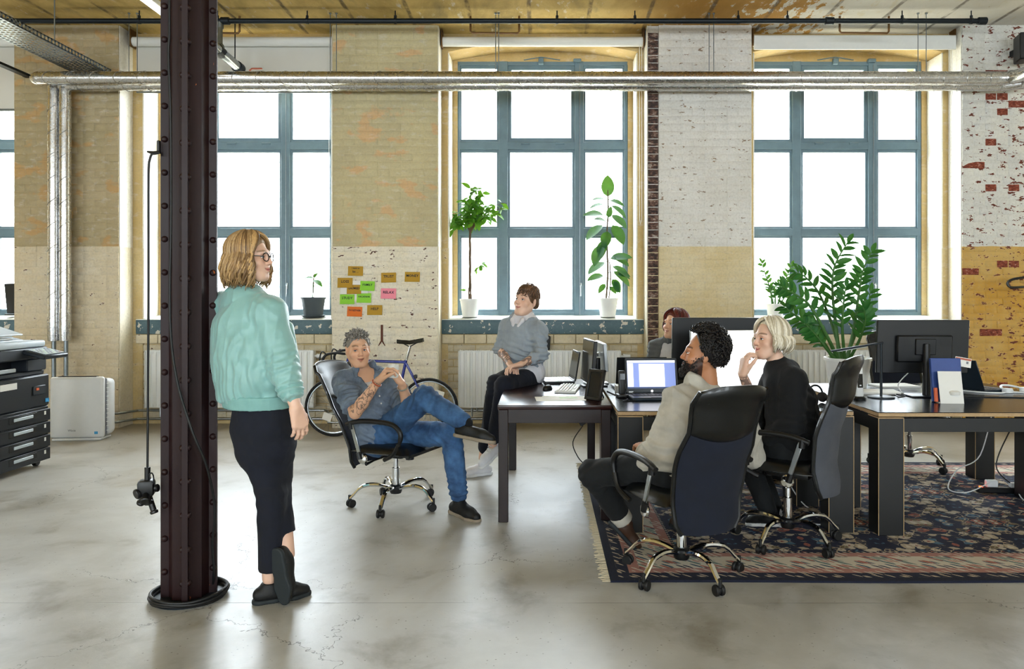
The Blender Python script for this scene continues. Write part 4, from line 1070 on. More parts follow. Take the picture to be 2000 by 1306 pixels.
m = MB(); m.box((0, 0, .115), (.055, .032, .20), (R(-4), 0, 0), .012, 3); m.build('handset', 'white_plastic', wp); MB().box((0, -.018, .125), (.036, .004, .09), (R(-4), 0, 0), .001).build('display', 'dark_screen', wp); MB().box((0, -.0205, .095), (.014, .004, .010), (R(-4), 0, 0), .001).build('button', 'white_plastic', wp)
lh = thing('leaflet_holder', 'white leaflet stand in front of a blue folder on the right desk', 'leaflet stand', (2.60, 4.74, TOP), R(-4))
plain('folder_blue', '#1f3f86', 0.5); plain('print_orange', '#d9643a', 0.6); plain('leaflet_green', '#a9bdb4', .7)
m = MB(); m.box((-.0, .055, .14), (.185, .03, .28), (R(-9), 0, R(-3)), .003); m.build('folder', 'folder_blue', lh)
m = MB(); m.box((0, -.01, .10), (.145, .004, .205), (R(-12), 0, 0)); m.box((0, .02, .003), (.15, .08, .004)); m.build('stand', 'paper_white', lh, False)
m = MB(); m.box((0, .006, .165), (.143, .003, .05), (R(-12), 0, 0)); m.build('printed_band', 'leaflet_green', lh, False)
m = MB(); m.lathe([(0, 0), (.03, 0), (.034, .018), (.02, .026), (0, .026)], (.02, -.018, .055), 20); m.build('printed_cap', 'paper_white', lh)
m = MB(); m.box((.02, -.031, .068), (.045, .003, .006)); m.build('red_print', 'print_orange', lh, False); m = MB(); m.box((-.083, .008, .05), (.02, .02, .09), (R(-9), 0, 0), .003); m.build('orange_tab', 'print_orange', lh)
cd = thing('red_white_card', 'red and white card stuck on top of the blue folder', 'card', W(1881, 707, 4.8))
Mc = frame_M((0, -1), R(8)) @ Matrix.Rotation(R(-10), 3, 'Z'); m = MB(); pbox(m, Mc, (0, 0, 0), -.052, .052, -.030, .030, -.001, .001); m.build('card', 'paper_white', cd, False)
m = MB(); pbox(m, Mc, (0, 0, 0), -.05, .05, .014, .026, .001, .0016); m.build('red_stripe', 'red_paint', cd, False); m = MB(); pbox(m, Mc, (0, 0, 0), -.04, -.03, -.01, .02, .0012, .002); pbox(m, Mc, (0, 0, 0), .02, .034, -.008, .008, .0012, .002); m.build('emblem', 'ink_grey', cd, False)
laptop('dark laptop turned away at the right end of the right desk', (3.16, 5.40, TOP), (.93, .35), .32, .235, R(112), 'laptop_blue')
hp = thing('headphones', 'white headphones lying on the right desk at the photo edge', 'headphones', (3.50 - .15, 5.28, TOP), R(20))
m = MB(); m.tube([(.085 * math.cos(a), .085 * math.sin(a) * .9, .02 + .02 * math.sin(a)) for a in [PI * k / 14 for k in range(15)]], .008, 8); m.build('band', 'white_plastic', hp)
for s in (-1, 1): MB().lathe([(0, 0), (.034, 0), (.036, .014), (.03, .03), (0, .032)], (s * .085, -.02, .002), 18).build('ear_cup', 'white_plastic', hp)
for (pts, r_, mt, lb) in (
    ([(2.98, 5.34, 0), (3.08, 5.22, 0), (3.2, 5.18, 0), (3.3, 5.24, 0), (3.42, 5.14, 0)], .006, 'white_plastic', 'white power lead lying on the right desk before the headphones'),
    ([(2.75, 5.06, 0), (2.95, 5.0, 0), (3.1, 4.98, 0), (3.3, 4.96, 0), (3.46, 5.0, 0)], .004, 'black_rubber', 'thin black lead lying across the right desk'),
    ([(2.30, 5.02, 0), (2.36, 4.98, 0), (2.34, 5.06, 0), (2.42, 5.1, 0), (2.40, 5.0, 0), (2.47, 5.06, 0), (2.45, 5.15, 0), (2.52, 5.12, 0)], .0032, 'black_rubber', 'tangled thin leads beside the desk lamp foot'),
    ([(2.56, 5.2, .14), (2.47, 5.16, .06), (2.5, 5.12, .0), (2.6, 5.18, .0), (2.72, 5.1, .02), (2.74, 5.1, .12), (2.70, 5.12, .18), (2.66, 5.12, .1), (2.72, 5.12, .02)], .004, 'white_plastic', 'looped white lead hanging at the back of the big monitor'),
    ([(.40, 5.2, 0), (.36, 5.05, 0), (.39, 4.95, 0), (.35, 4.9, 0)], .004, 'black_rubber', 'black lead at the corner of the wooden table'),
    ([(.46, 5.3, 0), (.50, 5.1, 0), (.56, 4.9, 0), (.52, 4.8, 0), (.6, 4.82, 0)], .004, 'black_rubber', 'black lead beside the open laptop')):
    m = MB(); m.tube(spline([(x, y, TOP + z + r_) for x, y, z in pts], 6), r_, 6); tag(m.build('cable', mt), lb, 'cable')
for (x, y, rz, lb) in ((2.66, 5.62, R(6), 'white magazine lying behind the big monitor on the back desk'), (2.36, 5.26, R(-8), 'white paper pile lying behind the desk lamp')):
    o = MB().box((0, 0, .006), (.3, .21, .012), None, .001).build('magazine', 'paper_white', smooth=False, loc=(x, y, TOP), rot=(0, 0, rz)); tag(o, lb, 'magazine')
hc = thing('headset', 'black headset lying on the desk beside the blonde woman', 'headset', (1.73, 4.72, TOP), R(30))
m = MB(); m.tube([(.075 * math.cos(a), 0, .04 + .075 * math.sin(a)) for a in [PI * k / 14 for k in range(15)]], .006, 8); m.build('band', 'black_plastic', hc)
for s in (-1, 1): MB().lathe([(0, -.014), (.03, -.012), (.034, 0), (.03, .012), (0, .014)], (s * .07, 0, .036), 16, Matrix.Rotation(R(90), 3, 'Y')).build('ear_cup', 'black_plastic', hc)
# floor leads and power strip
ps = thing('power_strip', 'black power strip with white plugs lying on the rug at the right', 'power strip', (3.34, 5.30, .0125), R(-6))
MB().box((0, 0, .02), (.46, .055, .04), None, .006).build('body', 'black_plastic', ps); MB().box((-.205, -.01, .042), (.02, .02, .006)).build('switch', 'led_red', ps, False)
for x, s in ((-.13, .05), (.02, .035), (.10, .035), (.17, .035)): MB().box((x, 0, .04 + s / 2), (s * 1.6, .04, s), None, .006).build('plug', 'white_plastic', ps)
for pts, mt, lb in (([(3.2, 5.3, .09), (3.0, 5.25, .03), (2.95, 5.4, .02), (3.1, 5.55, .12), (3.3, 5.6, .22), (3.42, 5.62, .62)], 'white_plastic', 'white lead looping from the power strip up to the desk'), ([(3.34, 5.3, .08), (3.25, 5.32, .2), (3.36, 5.36, .42), (3.46, 5.34, .6), (3.47, 5.34, .66)], 'black_rubber', 'black lead rising from the power strip to the desk'), ([(3.38, 5.3, .08), (3.3, 5.1, .02), (3.36, 4.95, .02), (3.6, 4.95, .02), (3.8, 5.05, .02)], 'white_plastic', 'white lead looping over the rug before the power strip'), ([(1.62, 4.9, .02), (1.55, 4.6, .02), (1.75, 4.55, .02), (1.9, 4.75, .02), (1.75, 4.95, .02), (1.6, 5.0, .3), (1.55, 5.0, .66)], 'white_plastic', 'white lead looping over the rug behind the grey-backed chair')):
    m = MB(); m.tube(spline(pts, 7), .0045, 6); tag(m.build('cable', mt), lb, 'cable')
ad = thing('power_adapter', 'small adapter hanging on its cable under the wooden table', 'adapter', (.30, 5.9, .42))
MB().box((0, 0, .02), (.05, .03, .10), (0, R(-30), 0), .005).build('brick_body', 'black_plastic', ad); m = MB(); m.tube(spline([(-.03, 0, .07), (-.05, 0, .14), (-.06, 0, .28)], 5), .004, 6); m.tube(spline([(.02, 0, -.03), (-.06, 0, -.16), (-.02, 0, -.28), (.05, 0, -.36), (.05, .02, -.415)], 5), .004, 6); m.build('cable', 'black_rubber', ad)
bt = thing('battery_pack', 'blue and white plug lying on the floor under the wooden table', 'plug', (.385, 5.85, 0)); MB().box((0, 0, .045), (.03, .025, .09), None, .004).build('body', 'folder_blue', bt)

# ---------------------------------------------------------------- printer, its faces look to the right
plain('printer_dark', '#0b1119', 0.42, var=.1); plain('printer_mid', '#161d26', 0.45, var=.1); plain('printer_light', '#b9c2c8', 0.45, var=.05)
pr = thing('office_printer', 'large dark blue-black office printer with four paper drawers', 'printer', (-4.17, 5.93, 0))
m = MB(); m.bx(-.64, -.012, -.36, .355, .06, .50, .01); m.build('drawer_cabinet', 'printer_dark', pr)
m = MB(); m.bx(-.64, -.005, -.36, .355, .50, .765, .012); m.build('body', 'printer_dark', pr)
m = MB(); m.bx(-.64, -.05, -.36, .355, .765, .80, .006); m.build('output_gap', 'printer_mid', pr)
m = MB(); m.bx(-.62, -.16, -.36, .30, .80, .90, .006); m.build('output_bay', 'printer_dark', pr)
m = MB(); m.bx(-.64, -.03, .12, .355, .80, .90, .008); m.build('side_housing', 'printer_mid', pr)
m = MB(); m.bx(-.64, -.015, -.36, .355, .90, .995, .012); m.build('scanner', 'printer_mid', pr)
m = MB(); m.bx(-.62, -.02, -.34, .33, .995, 1.05, .015, 2); m.build('document_feeder', 'printer_light', pr)
m = MB(); m.box((-.3, -.08, 1.10), (.42, .5, .02), (0, R(14), 0), .005); m.box((-.28, -.06, 1.16), (.38, .46, .012), (0, R(18), 0), .004); m.build('feeder_tray', 'printer_light', pr)
for i, (dz, ry) in enumerate(((1.075, .02), (1.12, .18))): MB().box((-.27, -.05, dz + .01), (.32, .23, .006), (0, ry + .06, .1 * i)).build('paper', 'paper_white', pr, False)
m = MB(); m.box((.06, .20, .945), (.20, .30, .035), (0, R(14), 0), .008); cpn = m.build('control_panel', 'printer_mid', pr)
m = MB(); m.box((.068, .20, .9655), (.155, .24, .004), (0, R(14), 0)); m.build('key_field', 'printer_light', cpn, False)
for i in range(4):
    for j in range(6): MB().box((.02 + i * .034, .12 + j * .034, .978 - .0085 * i), (.018, .018, .006), (0, R(14), 0), .002).build('button', ('red_paint' if (i, j) == (3, 5) else 'ink_grey' if (i + j) % 3 else 'paper_green'), cpn)
for i, z in enumerate((.425, .315, .205, .098)):
    dr = MB().box((-.004, 0, z), (.02, .70, .098), None, .004).build('drawer', 'printer_dark', pr)
    MB().box((.010, 0.02, z + .012), (.012, .22, .026), None, .004).build('handle', 'printer_light', dr)
    MB().box((.008, .28, z + .018), (.002, .02, .03)).build('paper_icon', 'paper_white', dr, False); MB().box((.007, .02, z + .012), (.004, .32, .05), None, .002).build('grip_recess', 'black_plastic', dr)
MB().box((-.001, .22, .64), (.01, .15, .075), None, .004).build('latch_plate', 'printer_mid', pr); MB().box((.006, .19, .652), (.006, .03, .02)).build('orange_mark', 'print_orange', pr, False)
MB().box((-.002, -.13, .705), (.004, .18, .05)).build('paper_label', 'paper_white', pr, False); plain('label_blue', '#3f9ad1', .5); MB().box((-.001, .32, .545), (.006, .04, .032)).build('blue_label', 'label_blue', pr, False)
MB().box((-.008, -.15, .83), (.02, .20, .03), None, .006).build('grip', 'printer_light', pr)
for sx in (-.56, -.07):
    for sy in (-.28, .28): MB().cyl((sx - .018, sy, .033), (sx + .018, sy, .033), .033, 14, bev=.004).build('castor', 'black_rubber', pr)

# ---------------------------------------------------------------- air purifier
ap = thing('air_purifier', 'white floor-standing air purifier in front of the left pier', 'air purifier', W(158, 855, 7.38).xy.to_3d(), R(6))
MB().box((0, .02, .012), (.46, .22, .024), None, .006).build('base', 'white_plastic', ap)
m = MB(); m.box((0, -.06, .325), (.50, .06, .60), None, .026, 3); m.build('front_cover', 'white_plastic', ap)
m = MB(); m.box((.02, .075, .315), (.50, .15, .56), None, .05, 3); m.build('rear_body', 'white_plastic', ap)
m = MB(); m.box((.012, -.022, .32), (.485, .03, .57), None, .01); m.build('air_gap', 'ink_grey', ap)
for i in range(12): MB().box((.259, -.02, .09 + i * .042), (.01, .03, .006)).build('louver', 'white_plastic', ap, False)
MB().box((0, -.045, .625), (.36, .05, .008), None, .002).build('top_outlet', 'black_plastic', ap)
MB().box((.185, -.0905, .075), (.032, .003, .026)).build('blue_label', 'label_blue', ap, False)
text_mb('Winix', .03, cols(Vector((1, 0, 0)), Vector((0, 0, 1)), Vector((0, -1, 0))), (-.04, -.0915, .10), .0004).build('lettering', 'ink_grey', ap, False)
# dark box on the far left sill
bs = thing('black_monitor', 'black flat monitor standing at the left window edge behind the printer', 'monitor', (-6.02, 8.42, 1.205), R(-12)); MB().box((0, 0, .19), (.14, .04, .34), (R(6), 0, 0), .006).build('panel', 'black_plastic', bs); MB().box((0, .02, .008), (.14, .1, .016), None, .003).build('foot', 'black_plastic', bs)
bgp = thing('black_pouch', 'black cloth pouch hanging under the middle sill beside the seated woman', 'pouch', W(1068, 655, 8.2)); m = MB(); m.box((0, 0, -.085), (.075, .04, .17), (0, R(4), 0), .018, 2); m.build('bag', 'black_rubber', bgp); m = MB(); m.tube([(-.02, 0, -.01), (0, .01, .03), (.02, 0, -.01)], .004, 6); m.build('loop', 'black_rubber', bgp)
# black loudspeaker and hook at the right edge
sk = thing('wall_speaker', 'black speaker under the ceiling at the right photo edge', 'speaker', (W(1998, 0, 7.8).x, 7.78, 4.02)); MB().box((.02, 0, .0), (.18, .2, .28), (0, 0, R(-15)), .01).build('case', 'black_plastic', sk); MB().bx(-.02, .06, .08, .215, -.03, .03).build('bracket', 'black_plastic', sk)
hk = thing('coat_hanger', 'black hanger loop sticking out at the right photo edge', 'hanger', W(1985, 550, 7.7)); m = MB(); m.tube(spline([W(2040, 538, 7.7), W(1990, 543, 7.7), W(1972, 548, 7.7), W(1968, 555, 7.7), W(1976, 561, 7.7), W(2000, 560, 7.75), W(2040, 556, 7.99)], 6), .013, 8); wbuild(m, 'loop', 'black_plastic', hk)

# ---------------------------------------------------------------- sticky notes
plain('note_mustard', '#b48a1c', .7, var=.04); plain('note_green', '#8fd236', .7, var=.04); plain('note_pink', '#f58fa0', .7, var=.04); plain('note_orange', '#e0701c', .7, var=.04)
NX = cols(Vector((1, 0, 0)), Vector((0, 0, 1)), Vector((0, -1, 0)))
def note(px0, py0, px1, py1, mat, words, lb, z=0, rot=0):
    a, b = W(px0, py0, YW), W(px1, py1, YW); w, h = b.x - a.x, a.z - b.z
    o = thing('sticky_note', lb, 'sticky note', ((a.x + b.x) / 2, YW - .0045 - .0028 * z, (a.z + b.z) / 2), group='sticky notes on the cream pier'); o.rotation_euler = (0, R(rot), 0)
    vs = []; fs = []; n = 6
    for s in (0, 1):
        for j in range(n + 1):
            v = j / n; cur = .010 * (1 - v) ** 2
            for i in range(2): vs.append(((i - .5) * w, -cur - .0006 * s, (v - .5) * h))
    for j in range(n):
        a_ = j * 2; fs.append((a_, a_ + 2, a_ + 3, a_ + 1)); c_ = a_ + 2 * (n + 1); fs.append((c_, c_ + 1, c_ + 3, c_ + 2))
    MB().add(vs, fs).build('paper', mat, o)
    lines = words.split('\n') if words else []
    for k, ln in enumerate(lines):
        zz = .012 + (len(lines) / 2 - .5 - k) * h * .38; sz = min(h * .36, w * 1.25 / max(4, len(ln)))
        cur = .010 * (.5 - zz / h) ** 2
        text_mb(ln, sz, cols(Vector((1, 0, 0)), Vector((0, 0, 1)), Vector((0, -1, 0))), (0, -cur - .0022, zz), .0002, bold=.0006).build('lettering', 'ink', o, False)
S = 240 / 1425
def nc(x0, y0, x1, y1, *a, **k): note(640 + x0 * S, 500 + y0 * S, 640 + x1 * S, 500 + y1 * S, *a, **k)
nc(148, 365, 225, 440, 'paper_white', '', 'blank white slip under the mustard LOSS note', 0)
nc(290, 284, 385, 330, 'paper_white', '', 'blank white slip between the LOSS and FAMILY notes', 0)
nc(385, 395, 470, 432, 'paper_white', '', 'blank white slip between the FAMILY and VACATION notes', 0)
nc(310, 440, 345, 512, 'paper_white', '', 'blank white slip between the STUDY and VACATION notes', 0)
nc(238, 118, 412, 228, 'note_mustard', 'i want to\nbe ...', 'topmost mustard sticky note with two lines of writing', 0, rot=1)
nc(622, 192, 795, 306, 'note_mustard', 'TRUST', 'mustard sticky note reading TRUST', 0, rot=-1)
nc(896, 184, 1070, 298, 'note_mustard', 'MONEY', 'mustard sticky note reading MONEY, rightmost of all', 0, rot=1)
nc(225, 335, 392, 438, 'note_mustard', 'DR/MED', 'mustard sticky note half covered by green FAMILY and mustard LOSS notes', 1)
nc(118, 252, 292, 366, 'note_mustard', 'LOSS', 'mustard sticky note reading LOSS', 2)
nc(380, 290, 548, 402, 'note_green', 'FAMILY', 'green sticky note reading FAMILY', 2, rot=2)
nc(146, 444, 314, 556, 'note_green', 'STUDY', 'green sticky note reading STUDY', 2)
nc(340, 428, 508, 540, 'note_green', 'VACATION', 'green sticky note reading VACATION', 2, rot=1)
nc(618, 374, 795, 494, 'note_pink', 'RELAX', 'pink sticky note reading RELAX', 0, rot=1)
nc(228, 586, 402, 700, 'note_orange', 'TOGETHER', 'orange sticky note reading TOGETHER', 0, rot=2)
nc(460, 568, 634, 682, 'note_mustard', 'HELP', 'mustard sticky note reading HELP', 0)
# rusty hook strap on the cream pier
plain('rust', '#5d3020', .8, var=.3, scale=60)
hk = thing('wall_hook', 'rusty forked iron strap on the pier below the sticky notes', 'hook', (W(746, 655, YW).x, YW - .006, W(746, 655, YW).z)); MB().box((0, 0, .03), (.024, .008, .17), None, .002).build('strap', 'rust', hk); m = MB()
for s in (-1, 1): m.tube([(0, 0, -.05), (s * .02, -.004, -.085), (s * .035, -.006, -.11)], [.008, .006, .003], 8)
m.build('fork', 'rust', hk)

# ---------------------------------------------------------------- bicycle
plain('bike_blue', '#1f2f86', 0.22, .2, Coat_Weight=.6); plain('tyre', '#0c0d0e', .7)
BD = 7.52
def Q(px, py, o=0): return W(px, py, BD + o)
bk = thing('bicycle', 'blue racing bicycle leaning at the cream brick pier', 'bicycle', (Q(745, 0).x, BD, 0))
for nm, cx_, lean in (('front_wheel', 652, .0), ('rear_wheel', 838, .0)):
    c_ = Q(cx_, 795); Rw = c_.z - .012
    tm = MB(); tm.tube([c_ + Vector((Rw * math.cos(a), 0, Rw * math.sin(a))) for a in [2 * PI * k / 48 for k in range(48)]], .0135, 8, closed=True); wh = wbuild(tm, nm, 'tyre', bk)
    rm = MB(); rm.tube([c_ + Vector(((Rw - .021) * math.cos(a), 0, (Rw - .021) * math.sin(a))) for a in [2 * PI * k / 48 for k in range(48)]], .0085, 6, closed=True); I = inv(bk); rm.v = [tuple(I @ Vector(v)) for v in rm.v]; rm.build('rim', 'steel', wh)
    for k in range(28):
        a = 2 * PI * k / 28; s = 1 if k % 2 else -1
        sp_ = MB(); sp_.cyl(I @ (c_ + Vector((.02 * math.cos(a + s * 1.2), s * .025, .02 * math.sin(a + s * 1.2)))), I @ (c_ + Vector(((Rw - .025) * math.cos(a), 0, (Rw - .025) * math.sin(a)))), .0012, 4); sp_.build('spoke', 'steel', wh)
    hb = MB(); hb.cyl(I @ (c_ + Vector((0, -.04, 0))), I @ (c_ + Vector((0, .04, 0))), .02, 12); hb.build('hub', 'steel', wh)
def tubep(nm, pts, r_, mt): 
    m = MB(); m.tube(pts, r_, 10); return wbuild(m, nm, mt, bk)
st_, bb, hd1, hd2 = Q(793, 707), Q(772, 800), Q(680, 703), Q(676, 722)
tubep('top_tube', [hd1, st_], .0145, 'bike_blue'); tubep('seat_tube', [st_ + Vector((0, 0, .02)), bb], .0155, 'bike_blue'); tubep('down_tube', [hd2, bb], .0165, 'bike_blue'); tubep('head_tube', [Q(682, 694), Q(675, 728)], .018, 'bike_blue')
for s in (-1, 1):
    tubep('seat_stay', [st_ + Vector((0, s * .02, -.01)), Q(838, 795) + Vector((0, s * .05, 0))], .008, 'bike_blue'); tubep('chain_stay', [bb + Vector((0, s * .03, 0)), Q(838, 795) + Vector((0, s * .05, 0))], .009, 'bike_blue')
    tubep('fork_blade', [Q(675, 728) + Vector((0, s * .03, 0)), Q(664, 765) + Vector((0, s * .045, 0)), Q(652, 795) + Vector((0, s * .048, 0))], .010, 'bike_blue')
    tubep('drop_bar', spline([Q(683, 688) , Q(682, 688) + Vector((0, s * .18, 0)), Q(668, 686) + Vector((0, s * .2, 0)), Q(648, 690) + Vector((0, s * .2, 0)), Q(642, 702) + Vector((0, s * .2, 0)), Q(650, 714) + Vector((0, s * .2, 0)), Q(668, 716) + Vector((0, s * .2, 0))], 5), .013, 'black_rubber')
    tubep('brake_lever', spline([Q(650, 690) + Vector((0, s * .2, 0)), Q(640, 684) + Vector((0, s * .2, .0)), Q(636, 700) + Vector((0, s * .2, 0)), Q(640, 715) + Vector((0, s * .2, 0))], 4), .007, 'black_plastic')
tubep('stem', [Q(682, 694), Q(684, 688), Q(676, 687)], .013, 'steel'); tubep('seat_post', [st_ + Vector((0, 0, .01)), Q(801, 676)], .0135, 'chrome')
m = MB(); 
sd = [(Q(775, 665), .012), (Q(785, 666), .016), (Q(800, 667), .026), (Q(812, 665), .045), (Q(822, 663), .062), (Q(827, 662), .05)]
vs = []; fs = []
for (p, w_) in sd:
    for j in range(10): a = 2 * PI * j / 10; vs.append(p + Vector((0, w_ * math.cos(a), .013 * math.sin(a) + (-.02 if abs(math.cos(a)) > .8 else 0))))
for i in range(len(sd) - 1):
    for j in range(10): fs.append((i * 10 + j, i * 10 + (j + 1) % 10, (i + 1) * 10 + (j + 1) % 10, (i + 1) * 10 + j))
fs += [tuple(range(9, -1, -1)), tuple((len(sd) - 1) * 10 + j for j in range(10))]
m.add(vs, fs); wbuild(m, 'saddle', 'black_leather', bk)
tubep('saddle_rail', [Q(783, 668), Q(800, 677), Q(818, 667)], .006, 'black_plastic')
m = MB(); m.tube([bb + Vector((.085 * math.cos(a), -.05, .085 * math.sin(a))) for a in [2 * PI * k / 30 for k in range(30)]], .006, 6, closed=True)
for k in range(5): m.cyl(bb + Vector((0, -.05, 0)), bb + Vector((.085 * math.cos(k * 1.257), -.05, .085 * math.sin(k * 1.257))), .006, 6)
wbuild(m, 'chainring', 'steel', bk); tubep('crank', [bb + Vector((0, -.06, 0)), bb + Vector((.12, -.065, -.12))], .011, 'steel'); m = MB(); m.box(bb + Vector((.12, -.10, -.12)), (.09, .06, .02), None, .004); wbuild(m, 'pedal', 'black_plastic', bk)
m = MB(); m.box(Q(812, 735), (.03, .05, .04), None, .006); wbuild(m, 'brake_caliper', 'black_plastic', bk)
for (a, b, lb) in ((639, 814, 'white paper tag on the front wheel spokes of the bicycle'), (858, 770, 'small white paper tag on the rear wheel spokes of the bicycle')):
    o = MB().box((0, 0, 0), (.09, .002, .075)).build('paper_tag', 'paper_white', smooth=False, loc=W(a, b, 7.47), rot=(0, R(18), 0)); tag(o, lb, 'tag')

# ---------------------------------------------------------------- plants
def leaf_mat(name, a, b, tr=.25):
    t = NT(name); v = t.objc(); n = t.noise(v, 12, 3); c = t.mix(n, hexc(a), hexc(b))
    t.set(c, .48, 0, Specular_IOR_Level=.25)
    tl = t.node('ShaderNodeBsdfTranslucent'); t.put(tl.inputs[0], t.mix(.5, c, hexc('#9fd03a'))); mx = t.node('ShaderNodeMixShader'); mx.inputs[0].default_value = tr
    t.l.new(t.b.outputs[0], mx.inputs[1]); t.l.new(tl.outputs[0], mx.inputs[2]); t.l.new(mx.outputs[0], t.n['Material Output'].inputs[0])
leaf_mat('leaf_mid', '#2c6a18', '#5c9422', .16); leaf_mat('leaf_rubber', '#123f26', '#2a6a38', .12); leaf_mat('leaf_zz', '#0f3f1c', '#2a7030', .10); leaf_mat('leaf_young', '#3f7a2c', '#6aa04e', .18)
plain('stem_brown', '#5e4a35', .8); plain('stem_green', '#3f6a2c', .6); plain('soil', '#2a211a', .95, scale=80); plain('pot_white', '#e9e8e4', .35, var=.03); plain('pot_dark', '#3a444b', .6, var=.05)
def leaf(L, w, fold=.15, droop=.2, n=6, shape=1.0):
    """a leaf lying along +x from the origin, upper side +z"""
    vs = []; fs = []
    for i in range(n + 1):
        u = i / n; ww = w * (math.sin(PI * (u ** .85)) ** shape) * .5 + .0004; z = -droop * L * u * u
        vs += [(L * u, -ww, z + fold * ww), (L * u, 0, z), (L * u, ww, z + fold * ww)]
    for i in range(n):
        a = i * 3; fs += [(a, a + 3, a + 4, a + 1), (a + 1, a + 4, a + 5, a + 2)]
    return vs, fs
def leaf_mesh(nm, L, w, mat, **k): return MB().add(*leaf(L, w, **k)).mesh(nm, mat, True, 80)
def aim(d, roll=0.0):
    x = Vector(d).normalized(); a = Vector((0, -.75, .66)) if abs(x.dot(Vector((0, -.75, .66)))) < .95 else Vector((0, 0, 1)); z = (a - x * a.dot(x)).normalized(); y = z.cross(x)
    return cols(x, y, z) @ Matrix.Rotation(roll, 3, 'X')
def put_leaf(me, parent, p, d, roll=0, s=1.0):
    o = link('leaf', me, parent); o.matrix_local = Matrix.Translation(p) @ aim(d, roll).to_4x4() @ Matrix.Scale(s, 4); return o
def pot(parent, r0, r1, h, mat, soil=True, lip=.006):
    MB().lathe([(0, 0), (r0, 0), (r1, h), (r1 + lip, h), (r1 + lip, h - .012), (r1 - .004, h + .0), (r1 - .008, h - .03), (0, h - .03)] if False else [(0, 0), (r0, 0), (r1, h - .02), (r1 + lip, h - .02), (r1 + lip, h), (r1 - .004, h), (r1 - .008, h - .03), (0, h - .03)], n=28).build('pot', mat, parent)
    MB().lathe([(r1 - .009, h - .032), (r1 - .02, h - .024), (0, h - .02)], n=20).build('soil', 'soil', parent)
SZ = 1.195
rp = random.Random(21)
# weeping-fig like tree on the middle sill
p1 = thing('potted_tree', 'small leafy tree with braided trunk in a white pot on the middle sill', 'potted plant', W(918, 0, 8.42).xy.to_3d() + Vector((0, 0, SZ - .01)))
pot(p1, .085, .112, .205, 'pot_white'); hz = lambda py: EYE + (VY - py) / FPX * 8.42 - SZ + .01
for k in range(3):
    m = MB(); m.tube([((.006 + .03 * max(0, .35 - z)) * math.cos(k * 2.1 + z * 9), (.006 + .03 * max(0, .35 - z)) * math.sin(k * 2.1 + z * 9), .17 + z * .85) for z in [i / 24 for i in range(25)]], [.0085] * 25, 8); m.build('trunk', 'stem_brown', p1)
lm = [leaf_mesh('leaf', .115, .050, 'leaf_mid', droop=.35), leaf_mesh('leaf', .095, .044, 'leaf_mid', droop=.2)]
nleaf = 0
for k in range(15):
    a = rp.uniform(0, 2 * PI); tgt = Vector((rp.uniform(-.21, .26), rp.uniform(-.20, .0), 1.0 + .46 * (k / 14)))
    q = (tgt - Vector((.06, 0, 1.14))); 
    if k < 2: tgt = Vector((.42, rp.uniform(-.08, .1), 1.22 + .06 * k))
    if k == 2: tgt = Vector((-.20, 0, 1.02))
    m = MB(); pts = bez((0, 0, .95), (tgt.x * .2, tgt.y * .2, 1.1), (tgt.x * .7, tgt.y * .7, tgt.z + .05), tgt, 8); m.tube(pts, [.006 - .0005 * i for i in range(9)], 5); br_ = m.build('branch', 'stem_brown', p1)
    for j in range(19):
        u = rp.uniform(.35, 1); pp = pts[int(u * 8)]; d = Vector((rp.uniform(-1, 1), rp.uniform(-1, 1), rp.uniform(-.9, .5)))
        put_leaf(rp.choice(lm), p1, pp + d * rp.uniform(.01, .06), d, rp.uniform(-.5, .5), rp.uniform(.75, 1.15))
m = MB(); pts = bez((0, 0, .45), (.05, 0, .5), (.1, -.02, .58), (.17, 0, .62), 8); m.tube(pts, .003, 5); m.build('branch', 'stem_brown', p1)
for j in range(9): d = Vector((rp.uniform(-1, 1), rp.uniform(-1, 1), rp.uniform(-.9, -.1))); put_leaf(lm[1], p1, pts[rp.randrange(4, 9)], d, 0, .8)
put_leaf(lm[1], p1, (-.04, 0, .3), (-1, 0, .2), 0, .8)
# rubber plant
p2 = thing('rubber_plant', 'tall rubber plant with large glossy leaves in a white pot on the middle sill', 'potted plant', W(1187, 0, 8.42).xy.to_3d() + Vector((0, 0, SZ - .01)))
pot(p2, .085, .115, .215, 'pot_white')
m = MB(); stem = spline([(-.02, 0, .18), (.0, 0, .5), (-.01, 0, .9), (.005, 0, 1.2), (.0, 0, 1.44)], 6); m.tube(stem, [.011 - .005 * i / (len(stem) - 1) for i in range(len(stem))], 8); m.build('stem', 'stem_brown', p2)
m = MB(); st2 = spline([(.01, 0, .18), (.03, -.02, .4), (.02, -.02, .62)], 6); m.tube(st2, .006, 8); m.build('stem', 'stem_brown', p2)
rl = [leaf_mesh('leaf', .26, .155, 'leaf_rubber', fold=.2, droop=.15, n=8, shape=.7), leaf_mesh('leaf', .22, .12, 'leaf_rubber', fold=.25, droop=.25, n=8, shape=.7), leaf_mesh('leaf', .14, .078, 'leaf_rubber', fold=.3, droop=.3, n=6, shape=.7)]
def rleaf(px, py, dx, dz, k, s=1.0, roll=0.0, dy=-.35):
    z = hz(py); x = (px - 1187) / FPX * 8.42
    base = min(stem, key=lambda q: abs(q.z - z)); d = Vector((dx, dy, dz)).normalized()
    mm = MB(); mm.tube([base, Vector((x, dy * .05, z))], .003, 5); mm.build('leaf_stalk', 'stem_green', p2)
    put_leaf(rl[k], p2, Vector((x, dy * .05, z)), d, roll * .45, s)
rleaf(1187, 384, .0, 1, 0, .95, 0, -.05)
